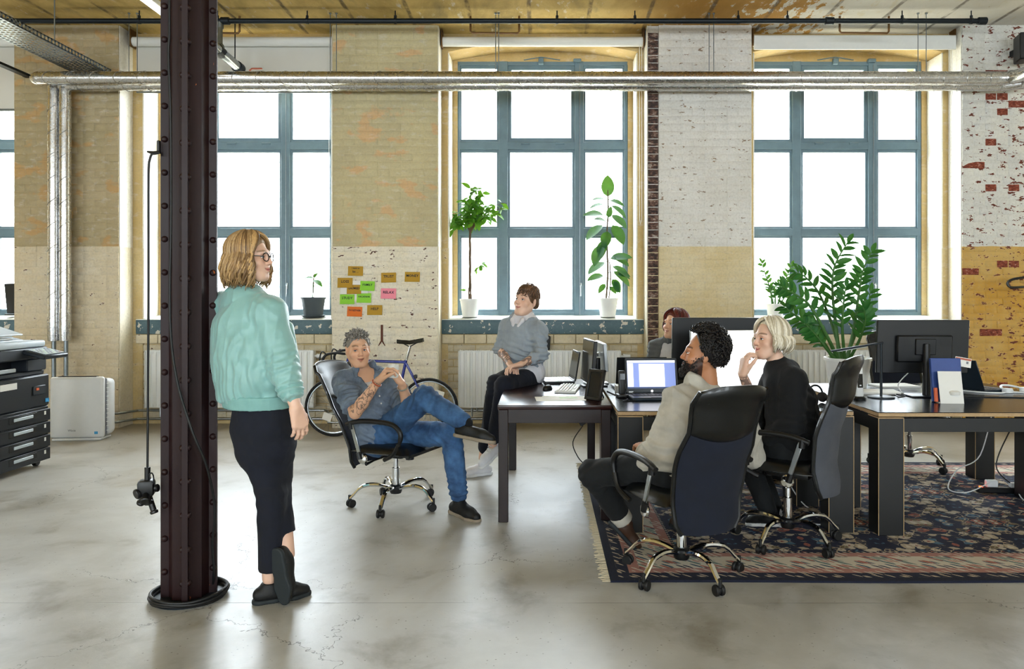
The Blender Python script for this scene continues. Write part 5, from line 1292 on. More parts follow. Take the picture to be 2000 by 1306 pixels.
for (px, py, dx, dz, k, s, ro) in ((1181, 390, -.9, .12, 1, .7, .9), (1191, 392, .9, -.2, 1, .8, -.6), (1180, 400, -1, -.05, 1, .8, 1.0), (1194, 402, .8, -.5, 1, 1, -.9), (1178, 420, -1, .15, 1, 1.05, .5), (1195, 420, .6, -.5, 0, .9, -.7), (1176, 440, -.8, -.6, 0, 1.0, .8), (1196, 440, .5, -.8, 0, 1.0, -.4), (1186, 452, -.2, -.9, 0, .8, .1), (1176, 478, -.4, -.8, 0, 1.05, .9), (1180, 470, -.3, -.9, 1, 1, .4), (1195, 500, .6, -.3, 0, .9, -.8), (1180, 512, -.7, -.4, 0, .95, .9), (1192, 505, .9, .2, 1, 1.1, -.3), (1196, 520, .8, -.4, 1, 1.1, -.8), (1198, 530, .9, -.6, 1, 1.1, -.7), (1178, 538, -.8, -.1, 1, .9, .4), (1196, 545, .5, -.8, 1, .8, .2), (1200, 548, .3, -1, 2, 1, .2), (1204, 535, .9, 0, 2, 1.1, 0), (1190, 560, .5, -.4, 2, .8, 0), (1182, 555, -.7, -.7, 2, .9, 0), (1188, 425, .1, .6, 2, .9, .3), (1183, 433, -.5, .2, 1, .7, .6)):
    rleaf(px, py, dx, dz, k, s, ro)
# seedling in the dark pot
p3 = thing('potted_seedling', 'small seedling tied to a stick in a dark grey pot on the left sill', 'potted plant', W(612, 0, 8.42).xy.to_3d() + Vector((0, 0, SZ - .01)))
pot(p3, .10, .13, .225, 'pot_dark', lip=.010); MB().lathe([(0, 0), (.11, 0), (.135, .02), (.13, .022), (.105, .006), (0, .006)], n=24).build('saucer', 'pot_dark', p3)
MB().cyl((0, 0, .2), (0.005, 0, .52), .004, 6).build('stick', 'stem_brown', p3); m = MB(); m.tube([(-.01, 0, .2), (-.005, 0, .32), (.0, 0, .44)], .004, 6); m.build('stem', 'stem_green', p3)
yl = leaf_mesh('leaf', .14, .085, 'leaf_zz', fold=.2, droop=.3)
put_leaf(yl, p3, (0, 0, .42), (1, -.4, -.4), -.5, 1.0); put_leaf(yl, p3, (0, 0, .44), (-1, -.3, .25), .4, .7); put_leaf(yl, p3, (0, 0, .445), (.5, -.3, .6), .2, .5)
def zz(name, label, loc, stems, L, w, mat, potdim, pot_m):
    o = thing(name, label, 'potted plant', loc); pot(o, *potdim, pot_m)
    mats = [leaf_mesh('leaf', L, w, mat, fold=.3, droop=.12, n=6, shape=.75), leaf_mesh('leaf', L * .85, w * .9, mat, fold=.4, droop=.2, n=6, shape=.75)]
    for (pts, n, s) in stems:
        P_ = spline(pts, 8); k = len(P_); m = MB(); m.tube(P_, [.014 * s * (1 - .75 * i / (k - 1)) for i in range(k)], 8); m.build('stem', 'stem_green', o)
        for j in range(n):
            u = .34 + .64 * j / (n - 1); i = min(k - 2, int(u * (k - 1))); q = P_[i]; tdir = (P_[i + 1] - P_[i]).normalized()
            sd_ = tdir.cross(Vector((0, -1, .2))).normalized() * (1 if j % 2 else -1); sc = s * (1.0 - .35 * abs(u - .6))
            d = sd_ * .8 + tdir * .65 + Vector((0, rp.uniform(-.35, .2), rp.uniform(-.1, .15)))
            put_leaf(rp.choice(mats), o, q, d, rp.uniform(-.5, .5), sc)
        put_leaf(mats[1], o, P_[-1], P_[-1] - P_[-3], 0, s * .8)
    return o
b4 = W(1514, 0, 8.42).xy.to_3d() + Vector((0, 0, SZ - .01)); g4 = lambda px, py, y=0: ((px - 1514) / FPX * 8.42, y, EYE + (VY - py) / FPX * 8.42 - SZ + .01)
zz('small_leafy_plant', 'small upright leafy plant in a white pot on the right sill', b4, [([g4(1508, 596), g4(1505, 570), g4(1498, 545), g4(1487, 512)], 14, .8), ([g4(1514, 596), g4(1516, 572, .02), g4(1520, 552, .02)], 10, .7), ([g4(1519, 596), g4(1526, 572), g4(1535, 545), g4(1546, 518)], 14, .9), ([g4(1522, 596), g4(1534, 575, -.03), g4(1541, 560, -.05)], 9, .7), ([g4(1511, 596), g4(1510, 575, .05), g4(1512, 562, .08)], 8, .7)], .105, .050, 'leaf_zz', (.082, .095, .15), 'pot_white')
b5 = Vector((2.30, 5.60, TOP)); g5 = lambda px, py, y=0: ((px - VX) / FPX * (5.6 + y) - 2.30, y, EYE + (VY - py) / FPX * (5.6 + y) - TOP)
zz('large_leafy_plant', 'large lush green plant with arching leafy stems in a white pot', b5, [
    ([g5(1640, 700), g5(1633, 640), g5(1626, 570), g5(1630, 520), g5(1655, 474)], 22, 1.15), ([g5(1655, 700), g5(1668, 640), g5(1678, 570), g5(1685, 530), g5(1702, 492)], 20, 1.1),
    ([g5(1636, 700), g5(1612, 650, -.1), g5(1580, 595, -.12), g5(1545, 570, -.15), g5(1528, 560, -.18)], 17, 1.1), ([g5(1630, 705), g5(1600, 655, .08), g5(1575, 630, .1), g5(1545, 610, .1), g5(1535, 600, .1)], 15, 1.1),
    ([g5(1645, 700), g5(1622, 625, .1), g5(1598, 570, .15), g5(1572, 540, .15), g5(1555, 532, .15)], 15, 1.0), ([g5(1660, 700), g5(1680, 660, -.1), g5(1690, 625, -.15), g5(1686, 600, -.2)], 16, .9),
    ([g5(1650, 700), g5(1645, 640, -.08), g5(1648, 590, -.12), g5(1652, 560, -.12)], 14, 1.0), ([g5(1634, 705), g5(1610, 675, -.05), g5(1590, 650, -.08), g5(1572, 632, -.1)], 14, 1.1), ([g5(1652, 700), g5(1672, 650, .12), g5(1690, 610, .15), g5(1700, 570, .15)], 14, 1.0)], .115, .046, 'leaf_zz', (.13, .165, .22), 'pot_white')
# ================================================================ people: implicit surfaces meshed with surface nets
V = lambda *a: np.array(a, dtype=np.float64)
def nrm(v): v = np.asarray(v, float); return v / (np.linalg.norm(v) + 1e-12)
def P3(px, py, d): return np.array(W(px, py, d))
class SDF:
    """smooth union / subtraction of simple shapes, each evaluated only inside its own box"""
    def __init__(s): s.p = []
    def _add(s, fn, lo, hi, k, mode): s.p.append((fn, np.asarray(lo, float), np.asarray(hi, float), k, mode)); return s
    def rc(s, a, b, ra, rb, k=.02, mode='u'):
        a, b = np.asarray(a, float), np.asarray(b, float); ab = b - a; L = ab @ ab + 1e-12; m = max(ra, rb)
        def fn(x, y, z):
            t = np.clip(((x - a[0]) * ab[0] + (y - a[1]) * ab[1] + (z - a[2]) * ab[2]) / L, 0, 1)
            return np.sqrt((x - a[0] - t * ab[0]) ** 2 + (y - a[1] - t * ab[1]) ** 2 + (z - a[2] - t * ab[2]) ** 2) - (ra + (rb - ra) * t)
        return s._add(fn, np.minimum(a, b) - m, np.maximum(a, b) + m, k, mode)
    def chain(s, pts, rs, k=.02, mode='u'):
        for i in range(len(pts) - 1): s.rc(pts[i], pts[i + 1], rs[i], rs[i + 1], k if i == 0 else min(k, .012), mode)
        return s
    def ell(s, c, M, r, k=.02, mode='u'):
        c = np.asarray(c, float); M = np.asarray(M, float); r = np.asarray(r, float); m = float(max(r))
        def fn(x, y, z):
            dx, dy, dz = x - c[0], y - c[1], z - c[2]
            q = [(dx * M[0, i] + dy * M[1, i] + dz * M[2, i]) / r[i] for i in range(3)]
            k0 = np.sqrt(q[0] ** 2 + q[1] ** 2 + q[2] ** 2); k1 = np.sqrt((q[0] / r[0]) ** 2 + (q[1] / r[1]) ** 2 + (q[2] / r[2]) ** 2) + 1e-9
            return k0 * (k0 - 1) / k1
        return s._add(fn, c - m, c + m, k, mode)
    def loft(s, st, k=.02, mode='u'):
        """stations (centre, right, forward, rx, ry): an elliptic tube"""
        S = [(np.asarray(c, float), nrm(r), nrm(f), rx, ry) for c, r, f, rx, ry in st]
        m = max(max(q[3], q[4]) for q in S); cs = np.array([q[0] for q in S])
        def fn(x, y, z):
            out = None
            for (c0, r0, f0, a0, b0), (c1, r1, f1, a1, b1) in zip(S[:-1], S[1:]):
                ab = c1 - c0; L = ab @ ab + 1e-12; ax = ab / math.sqrt(L)
                t = np.clip(((x - c0[0]) * ab[0] + (y - c0[1]) * ab[1] + (z - c0[2]) * ab[2]) / L, 0, 1)
                dx, dy, dz = x - c0[0] - t * ab[0], y - c0[1] - t * ab[1], z - c0[2] - t * ab[2]
                r_ = [r0[i] + (r1[i] - r0[i]) * t for i in range(3)]; f_ = [f0[i] + (f1[i] - f0[i]) * t for i in range(3)]
                rx, ry = a0 + (a1 - a0) * t, b0 + (b1 - b0) * t; mn = np.minimum(rx, ry)
                u = dx * r_[0] + dy * r_[1] + dz * r_[2]; v = dx * f_[0] + dy * f_[1] + dz * f_[2]; w = dx * ax[0] + dy * ax[1] + dz * ax[2]
                g = np.sqrt((u / rx) ** 2 + (v / ry) ** 2 + (w / mn) ** 2 + 1e-9)
                h = np.sqrt((u / rx ** 2) ** 2 + (v / ry ** 2) ** 2 + (w / mn ** 2) ** 2 + 1e-9)
                d = g * (g - 1) / h
                out = d if out is None else np.minimum(out, d)
            return out
        return s._add(fn, cs.min(0) - m, cs.max(0) + m, k, mode)
    def plane(s, p, n, k=.004, lo=None, hi=None):
        """keep only the side away from n"""
        p = np.asarray(p, float); n = nrm(n)
        fn = lambda x, y, z: (x - p[0]) * n[0] + (y - p[1]) * n[1] + (z - p[2]) * n[2]
        return s._add(fn, lo if lo is not None else [-99] * 3, hi if hi is not None else [99] * 3, k, 'i')
    def bounds(s):
        lo = np.min([q[1] for q in s.p if q[4] == 'u'], 0); hi = np.max([q[2] for q in s.p if q[4] == 'u'], 0); return lo, hi
    def mesh(s, step=.006, fine=(), fstep=.003):
        """fine: list of (lo, hi) boxes meshed at fstep"""
        lo, hi = s.bounds(); axes = []
        for a in range(3):
            x = lo[a] - .015; xs = []
            while x < hi[a] + .02:
                xs.append(x); st = step
                for (fl, fh) in fine:
                    if fl[a] - step < x < fh[a]: st = fstep
                x += st
            axes.append(np.array(xs))
        X, Y, Z = axes; D = np.full((len(X), len(Y), len(Z)), .06, np.float32)
        for fn, l, h, k, mode in s.p:
            e = .03 + k
            sl = tuple(slice(max(0, np.searchsorted(ax, l[i] - e) - 1), np.searchsorted(ax, h[i] + e) + 1) for i, ax in enumerate(axes))
            if any(q.stop <= q.start for q in sl): continue
            b = fn(X[sl[0]][:, None, None], Y[sl[1]][None, :, None], Z[sl[2]][None, None, :]).astype(np.float32)
            a = D[sl]
            if mode == 'u':
                t = np.clip(.5 + .5 * (a - b) / k, 0, 1); D[sl] = a + (b - a) * t - k * t * (1 - t)
            elif mode == 's':
                b = -b; t = np.clip(.5 - .5 * (a - b) / k, 0, 1); D[sl] = a + (b - a) * t + k * t * (1 - t)
            else:
                t = np.clip(.5 - .5 * (a - b) / k, 0, 1); D[sl] = a + (b - a) * t + k * t * (1 - t)
        return nets(D, axes)
def nets(D, axes):
    S = D < 0; nx, ny, nz = D.shape
    c = np.zeros((nx - 1, ny - 1, nz - 1), np.int8)
    for i in (0, 1):
        for j in (0, 1):
            for k in (0, 1): c += S[i:nx - 1 + i, j:ny - 1 + j, k:nz - 1 + k]
    act = np.argwhere((c > 0) & (c < 8)); m = len(act)
    idx = np.full(c.shape, -1, np.int32); idx[act[:, 0], act[:, 1], act[:, 2]] = np.arange(m)
    cor = {}; 
    for i in (0, 1):
        for j in (0, 1):
            for k in (0, 1): cor[i, j, k] = D[act[:, 0] + i, act[:, 1] + j, act[:, 2] + k].astype(np.float64)
    acc = np.zeros((m, 3)); cnt = np.zeros(m)
    for (p, q) in [(p, q) for p in cor for q in cor if p < q and sum(abs(p[i] - q[i]) for i in range(3)) == 1]:
        a, b = cor[p], cor[q]; on = (a < 0) != (b < 0); t = np.where(on, a / np.where(on, a - b, 1), 0)
        for ax in range(3): acc[:, ax] += on * (p[ax] + (q[ax] - p[ax]) * t)
        cnt += on
    f = acc / np.maximum(cnt, 1)[:, None]; vs = np.empty((m, 3))
    for ax in range(3):
        A = axes[ax]; i0 = act[:, ax]; vs[:, ax] = A[i0] + (A[i0 + 1] - A[i0]) * f[:, ax]
    quads = []
    for ax in range(3):
        o1, o2 = [(1, 2), (2, 0), (0, 1)][ax]
        s0 = [slice(None)] * 3; s1 = [slice(None)] * 3; s0[ax] = slice(0, -1); s1[ax] = slice(1, None)
        e = np.argwhere(S[tuple(s0)] != S[tuple(s1)])
        e = e[(e[:, o1] > 0) & (e[:, o2] > 0) & (e[:, o1] < D.shape[o1] - 1) & (e[:, o2] < D.shape[o2] - 1)]
        if not len(e): continue
        ins = S[tuple(e.T)]
        def cell(d1, d2): q = e.copy(); q[:, o1] -= d1; q[:, o2] -= d2; return idx[tuple(q.T)]
        qd = np.stack([cell(1, 1), cell(0, 1), cell(0, 0), cell(1, 0)], 1); qd[~ins] = qd[~ins][:, ::-1]
        quads.append(qd)
    F = np.concatenate(quads); F = F[(F >= 0).all(1)]
    return vs, F
def normals(vs, F):
    n = np.cross(vs[F[:, 2]] - vs[F[:, 0]], vs[F[:, 3]] - vs[F[:, 1]]); out = np.zeros_like(vs)
    for i in range(4): np.add.at(out, F[:, i], n)
    return out / (np.linalg.norm(out, axis=1, keepdims=True) + 1e-12)
def relax(vs, F, it=2, lam=.5):
    for _ in range(it):
        acc = np.zeros_like(vs); cnt = np.zeros(len(vs))
        for i in range(4):
            a, b = F[:, i], F[:, (i + 1) % 4]; np.add.at(acc, a, vs[b]); np.add.at(acc, b, vs[a]); np.add.at(cnt, a, 1); np.add.at(cnt, b, 1)
        vs = vs + lam * (acc / np.maximum(cnt, 1)[:, None] - vs)
    return vs
def hsh(i, j, k): 
    n = (i * 374761393 + j * 668265263 + k * 2147483647 % 1274126177) & 0x7fffffff; n = ((n ^ (n >> 13)) * 1274126177) & 0x7fffffff; return (n ^ (n >> 16)) % 10007 / 10007.0
def vnoise(p):
    i = np.floor(p).astype(np.int64); f = p - i; f = f * f * (3 - 2 * f); out = 0
    for dx in (0, 1):
        for dy in (0, 1):
            for dz in (0, 1):
                w = (f[:, 0] if dx else 1 - f[:, 0]) * (f[:, 1] if dy else 1 - f[:, 1]) * (f[:, 2] if dz else 1 - f[:, 2]); out = out + w * hsh(i[:, 0] + dx, i[:, 1] + dy, i[:, 2] + dz)
    return out * 2 - 1
def folds(vs, F, amp=.004, freq=11, joints=(), stretch=(1, 1, .55)):
    n = normals(vs, F); s = np.asarray(stretch); d = amp * .75 * vnoise(vs * freq * s) + amp * 1.3 * (np.clip(1 - np.abs(vnoise(vs * freq * 1.1 * s + 7)) * 2.2, 0, 1) ** 2 - .25) + amp * .5 * (np.clip(1 - np.abs(vnoise(vs * freq * 2.3 * s + 3)) * 2.2, 0, 1) ** 2 - .25)
    for (c, ax, r, a, wl) in joints:
        q = vs - np.asarray(c); g = np.exp(-(q * q).sum(1) / (r * r)); d += a * g * np.sin(2 * PI * (q @ nrm(ax)) / wl + 2.2 * vnoise(vs * 14))
    return vs + n * d[:, None]
def np_mesh(name, vs, F, mat, parent, col=None, root=None):
    I = np.array(inv(root or parent)); L = vs @ I[:3, :3].T + I[:3, 3]
    me = bpy.data.meshes.new(name); me.vertices.add(len(L)); me.vertices.foreach_set('co', L.astype(np.float32).ravel())
    me.loops.add(len(F) * 4); me.loops.foreach_set('vertex_index', F.astype(np.int32).ravel())
    me.polygons.add(len(F)); me.polygons.foreach_set('loop_start', np.arange(len(F), dtype=np.int32) * 4)
    me.update(calc_edges=True); me.shade_smooth()
    if col is not None:
        a = me.color_attributes.new('Col', 'FLOAT_COLOR', 'POINT'); c4 = np.ones((len(vs), 4), np.float32); c4[:, :3] = col; a.data.foreach_set('color', c4.ravel())
    me.materials.append(MATS[mat]); return link(name, me, parent)
def skin_mat(name):
    t = NT(name); a = t.node('ShaderNodeVertexColor'); a.layer_name = 'Col'; v = t.objc(); n = t.noise(v, 60, 3)
    t.set(t.mix(t.math('MULTIPLY', n, .12), a.outputs[0], (.5, .16, .10)), .48, 0, Subsurface_Weight=.06, Subsurface_Radius=(.02, .008, .004)); t.b.inputs['Subsurface Scale'].default_value = .4
    t.bump(t.noise(v, 260, 2), .06, .002)
skin_mat('skin')
def hair_mat(name, a, b, rough=.42):
    t = NT(name); v = t.objc(); at = t.node('ShaderNodeVertexColor'); at.layer_name = 'Col'
    t.set(t.mix(t.noise(v, 70, 3), t.mix(1.0, at.outputs[0], hexc(a), 'MULTIPLY'), t.mix(1.0, at.outputs[0], hexc(b), 'MULTIPLY')), rough, 0, Specular_IOR_Level=.35); t.bump(t.noise(t.mapv(v, (260, 260, 30)), 1, 2), .35, .003)

# ---------------------------------------------------------------- anatomy
def basis(fwd, up):
    f = nrm(fwd); u = np.asarray(up, float); u = nrm(u - f * (u @ f)); r = np.cross(f, u); return np.stack([r, f, u], 1)     # right, forward, up
def head_sdf(S, c, M, s=1.0, female=False, smile=.5):
    """c centre of the skull, M columns right/forward/up"""
    T = lambda x, y, z: np.asarray(c) + M @ (V(x, y, z) * s)
    S.ell(T(0, -.014, .034), M, V(.074, .094, .088) * s, .02)
    S.ell(T(0, .022, -.030), M, V(.062, .068, .078) * s, .03)
    S.ell(T(0, .034, -.068), M, V(.050 if female else .054, .052, .046) * s, .025)
    S.rc(T(-.014, .066, -.102), T(.014, .066, -.102), .017 * s, .017 * s, .02)
    for x in (-1, 1):
        S.rc(T(x * .056, .0, -.045), T(x * .028, .055, -.098), .018 * s, .018 * s, .025)
        S.ell(T(x * .042, .058, -.028), M, V(.026, .024, .022) * s, .02)
    S.rc(T(-.034, .079, .026), T(.034, .079, .026), .011 * s, .011 * s, .018)
    for x in (-1, 1): S.ell(T(x * .032, .094, .003), M, V(.0195, .014, .0125) * s, .012, 's')
    S.rc(T(0, .086, .012), T(0, .106, -.026), .0075 * s, .0105 * s, .012)
    for x in (-1, 1): S.ell(T(x * .0115, .096, -.031), M, V(.0085, .010, .0075) * s, .006)
    up = .006 * smile
    for x in (-1, 1):
        S.rc(T(0, .0925, -.0565), T(x * .024, .078, -.058 + up), .0066 * s, .0032 * s, .007)
        S.rc(T(0, .0905, -.0685), T(x * .020, .077, -.062 + up), .0074 * s, .0032 * s, .007)
        S.rc(T(x * .0, .0985, -.0622), T(x * .023, .083, -.0605 + up), .0022 * s, .0018 * s, .004, 's')
    for x in (-1, 1):
        S.ell(T(x * .077, -.012, -.004), M @ np.array(Matrix.Rotation(x * -.35, 3, 'Z')), V(.009, .021, .033) * s, .008)
        S.ell(T(x * .086, -.006, .0), M, V(.007, .011, .018) * s, .006, 's')
    return T
def face_color(vs, c, M, s, base, lip, brow=None, beard=None, cheek=.25, browz=.030):
    q = (vs - c) @ M / s; col = np.tile(np.asarray(base), (len(vs), 1)); x, y, z = q.T; head = (np.abs(x) < .09) & (z > -.13) & (z < .14) & (y > -.12) & (y < .13)
    def paint(w, cc): col[:] = col + (np.asarray(cc) - col) * (np.clip(w, 0, 1) * head)[:, None]
    paint(cheek * np.exp(-(((np.abs(x) - .042) / .022) ** 2 + ((z + .03) / .022) ** 2)) * (y > .03), np.asarray(base) * V(1.0, .62, .55)); paint(.35 * np.exp(-((x / .016) ** 2 + ((z + .03) / .014) ** 2)) * (y > .08), np.asarray(base) * V(1, .65, .6))
    if beard is not None:
        edge = -.030 + .018 * np.abs(x) / .05 - .05 * np.clip((y - .075) / .03, 0, 1) * (np.abs(x) < .012)
        w = ((z < -.052 + .055 * np.clip((.055 - y) / .06, 0, 1)) & (y > -.005)).astype(float) * (1 - np.exp(-((x / .020) ** 2 + ((z + .062) / .012) ** 2)) * (y > .07)) ; w2 = np.exp(-(((z + .047) / .0055) ** 2)) * (np.abs(x) < .026) * (y > .07)
        paint(np.maximum(w, w2) * beard[1], beard[0])
    m = np.exp(-((x / .0235) ** 4 + ((z + .0625 - .006 * (np.abs(x) / .023) ** 2) / (.0105 - .006 * np.clip(np.abs(x) / .024, 0, 1))) ** 4)) * (y > .068); paint(m * .85, lip)
    paint(np.exp(-(((z + .0622 - .005 * (np.abs(x) / .023) ** 2) / .0022) ** 2)) * (np.abs(x) < .023) * (y > .07), np.asarray(lip) * .35)
    if brow is not None:
        bz = browz + .006 * np.sin(np.clip((np.abs(x) - .012) / .04, 0, 1) * PI); paint(np.exp(-(((z - bz) / .0042) ** 2)) * ((np.abs(x) > .013) & (np.abs(x) < .052)) * (y > .05) * .9, brow)
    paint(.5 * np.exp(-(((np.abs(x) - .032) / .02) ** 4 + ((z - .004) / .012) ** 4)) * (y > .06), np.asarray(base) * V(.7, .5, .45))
    return col
def eyes(parent, T, M, s, look=(0, 1, 0), iris='#3f5a66', skin_lid='lid_skin'):
    plain('iris_' + iris[1:], iris, .2) if ('iris_' + iris[1:]) not in MATS else None
    I = inv(parent); lk = nrm(M @ nrm(look))
    for x in (-1, 1):
        c = T(x * .0315, .0735, .003); r_ = .0120 * s
        e = MB(); e.ball(I @ Vector(c), r_, 16, 10); eo = e.build('eye', 'eye_white', parent)
        m = MB(); m.ball(I @ Vector(c + lk * r_ * .62), .0068 * s, 12, 8); m.build('iris', 'iris_' + iris[1:], eo)
        m = MB(); m.ball(I @ Vector(c + lk * r_ * .98), .0034 * s, 10, 6); m.build('pupil', 'black_plastic', eo)
        for nm, lo, hi in (('upper_lid', 14, 88), ('lower_lid', -88, -30)):
            vs_ = []; fs_ = []; nu, nv = 12, 6
            for b in range(nv + 1):
                for a in range(nu + 1):
                    th = R(-88 + 176 * a / nu); e0 = lo if nm == 'upper_lid' else hi
                    e0 = e0 * math.cos(th) ** .6 + (-6) * (1 - math.cos(th) ** .6); ph = R(e0 + ((hi if nm == 'upper_lid' else lo) - e0) * b / nv); rr_ = r_ * (1.13 if b else 1.10)
                    vs_.append(I @ Vector(c + M @ V(rr_ * math.sin(th) * math.cos(ph), rr_ * math.cos(th) * math.cos(ph), rr_ * math.sin(ph))))
            for b in range(nv):
                for a in range(nu): q = b * (nu + 1) + a; fs_.append((q, q + 1, q + nu + 2, q + nu + 1))
            lo_ = MB().add(vs_, fs_).build(nm, skin_lid, eo, True, 80)
            if nm == 'upper_lid':
                l = MB(); l.tube([Vector(vs_[a]) for a in range(nu + 1)], [.0006 + .0012 * math.sin(PI * a / nu) for a in range(nu + 1)], 5); l.build('lashes', 'lash', eo)
plain('eye_white', '#e6e2dc', .25); plain('lash', '#2a1c16', .6); plain('lid_skin', '#b98770', .6)
def hand_sdf(S, wrist, d, pn, thumb, curl=(.5, .6, .4), spread=.06, s=1.0, thumb_curl=.4, thumb_open=.7, per=None):
    """wrist point, direction d of the hand, pn palm-side normal, thumb = side the thumb leaves"""
    d = nrm(d); pn = nrm(np.asarray(pn) - d * (np.asarray(pn) @ d)); a = np.cross(pn, d); a = a if a @ np.asarray(thumb) > 0 else -a
    w = np.asarray(wrist, float); Pt = lambda x, y, z: w + (a * x + d * y + pn * z) * s
    for x, yl in ((.028, .082), (.010, .088), (-.009, .085), (-.027, .076)): S.rc(Pt(x * .62, .004, 0), Pt(x, yl, 0), .0165 * s, .0135 * s, .012)
    S.ell(Pt(.022, .035, .010), np.stack([a, d, pn], 1), V(.018, .032, .014) * s, .012)
    for i, (x, yl, L) in enumerate(((.030, .084, .070), (.010, .090, .079), (-.010, .087, .073), (-.029, .078, .058))):
        c = per[i] if per else curl; ang = 0; p = Pt(x, yl, 0); f = d + a * (spread * (1.5 - i)); f = nrm(f); rad = [.0096, .0088, .0080, .0068]
        if i == 3: rad = [.0086, .0078, .0070, .0060]
        for j, (fr, b) in enumerate(zip((.46, .30, .24), c)):
            ang += b; dirv = f * math.cos(ang) + pn * math.sin(ang); q = p + dirv * L * fr * s; S.rc(p, q, rad[j] * s, rad[j + 1] * s, .005); p = q
    t0 = Pt(.020, .018, .008); td = nrm(a * math.sin(thumb_open) + d * math.cos(thumb_open) + pn * .25); t1 = t0 + td * .042 * s; td2 = nrm(td * math.cos(thumb_curl) + (d * .6 - a * .5 + pn * .6) * math.sin(thumb_curl)); t2 = t1 + td2 * .034 * s; td3 = nrm(td2 * math.cos(thumb_curl) + (d * .4 - a * .7 + pn * .5) * math.sin(thumb_curl)); t3 = t2 + td3 * .026 * s
    S.rc(t0, t1, .0155 * s, .0118 * s, .012); S.rc(t1, t2, .0112 * s, .0098 * s, .006); S.rc(t2, t3, .0098 * s, .0078 * s, .005)
    return [Pt(0, .05, 0)]
def shoe(parent, ankle, toe_dir, up, L=.27, mat='shoe_black', sole='sole_dark', s=1.0, collar=.06, drop=.095, laces=None):
    """ankle joint, toe direction, up = out of the foot top; the sole lies drop below the ankle"""
    M = basis(toe_dir, up); a = np.asarray(ankle, float); T = lambda x, y, z: a + M @ (V(x, y, z) * s)
    S = SDF(); h = -drop
    S.rc(T(0, -.045, h + .042), T(.0, .02, h + .046), .036 * s, .038 * s, .02); S.rc(T(0, .02, h + .046), T(.004, .11, h + .034), .040 * s, .040 * s, .02); S.rc(T(.004, .11, h + .034), T(.002, .165, h + .027), .041 * s, .030 * s, .02)
    S.rc(T(0, -.012, h + .05), T(0, -.004, h + .05 + collar), .038 * s, .036 * s, .02); S.rc(T(0, .02, h + .07), T(0, .09, h + .046), .030 * s, .026 * s, .02)
    S.plane(T(0, 0, h + .014), -M[:, 2], .006); S.plane(T(0, 0, h + .052 + collar), M[:, 2], .004)
    vs, F = S.mesh(.0055); up_o = np_mesh('shoe', relax(vs, F, 1), F, mat, parent)
    S = SDF(); S.rc(T(0, -.045, h + .01), T(0, .02, h + .01), .040 * s, .037 * s, .01); S.rc(T(0, .02, h + .01), T(.004, .115, h + .01), .036 * s, .045 * s, .02); S.rc(T(.004, .115, h + .01), T(.002, .168, h + .01), .045 * s, .033 * s, .02)
    S.plane(T(0, 0, h), -M[:, 2], .003); S.plane(T(0, 0, h + .022), M[:, 2], .003)
    vs, F = S.mesh(.005); so = np_mesh('sole', vs, F, sole, up_o, root=parent)
    if laces:
        I = inv(parent)
        for j in range(5):
            y = .03 + j * .018; z = h + .098 - j * .0105; l = MB(); l.tube([I @ Vector(T(-.024, y, z - .012)), I @ Vector(T(0, y + .004, z + .006)), I @ Vector(T(.024, y, z - .012))], .0028, 6); l.build('lace', laces, up_o)
    return T
def strands(parent, name, mat, specs, n=6, jitter=None, shades=None, seed=1):
    """tapered locks of hair: specs = list of (points, radius, flat)"""
    I = inv(parent); vs = []; fs = []; cs = []; rr = random.Random(seed)
    for (pts, r_, sh) in specs:
        m = MB(); k = len(pts); m.tube([I @ Vector(p) for p in pts], [r_ * (.7 + .3 * math.sin(PI * min(1, i / (k - 1) * 1.2)) if i / (k - 1) < .8 else max(.10, .88 - (i / (k - 1) - .8) / .24)) for i in range(k)], n)
        o = len(vs); vs += m.v; fs += [tuple(i + o for i in f) for f in m.f]; cs += [sh] * len(m.v)
    me = bpy.data.meshes.new(name); me.from_pydata(vs, [], fs); me.shade_smooth(); at = me.color_attributes.new('Col', 'FLOAT_COLOR', 'POINT')
    at.data.foreach_set('color', np.array([[*c, 1] for c in cs], np.float32).ravel()); me.materials.append(MATS[mat]); return link(name, me, parent)
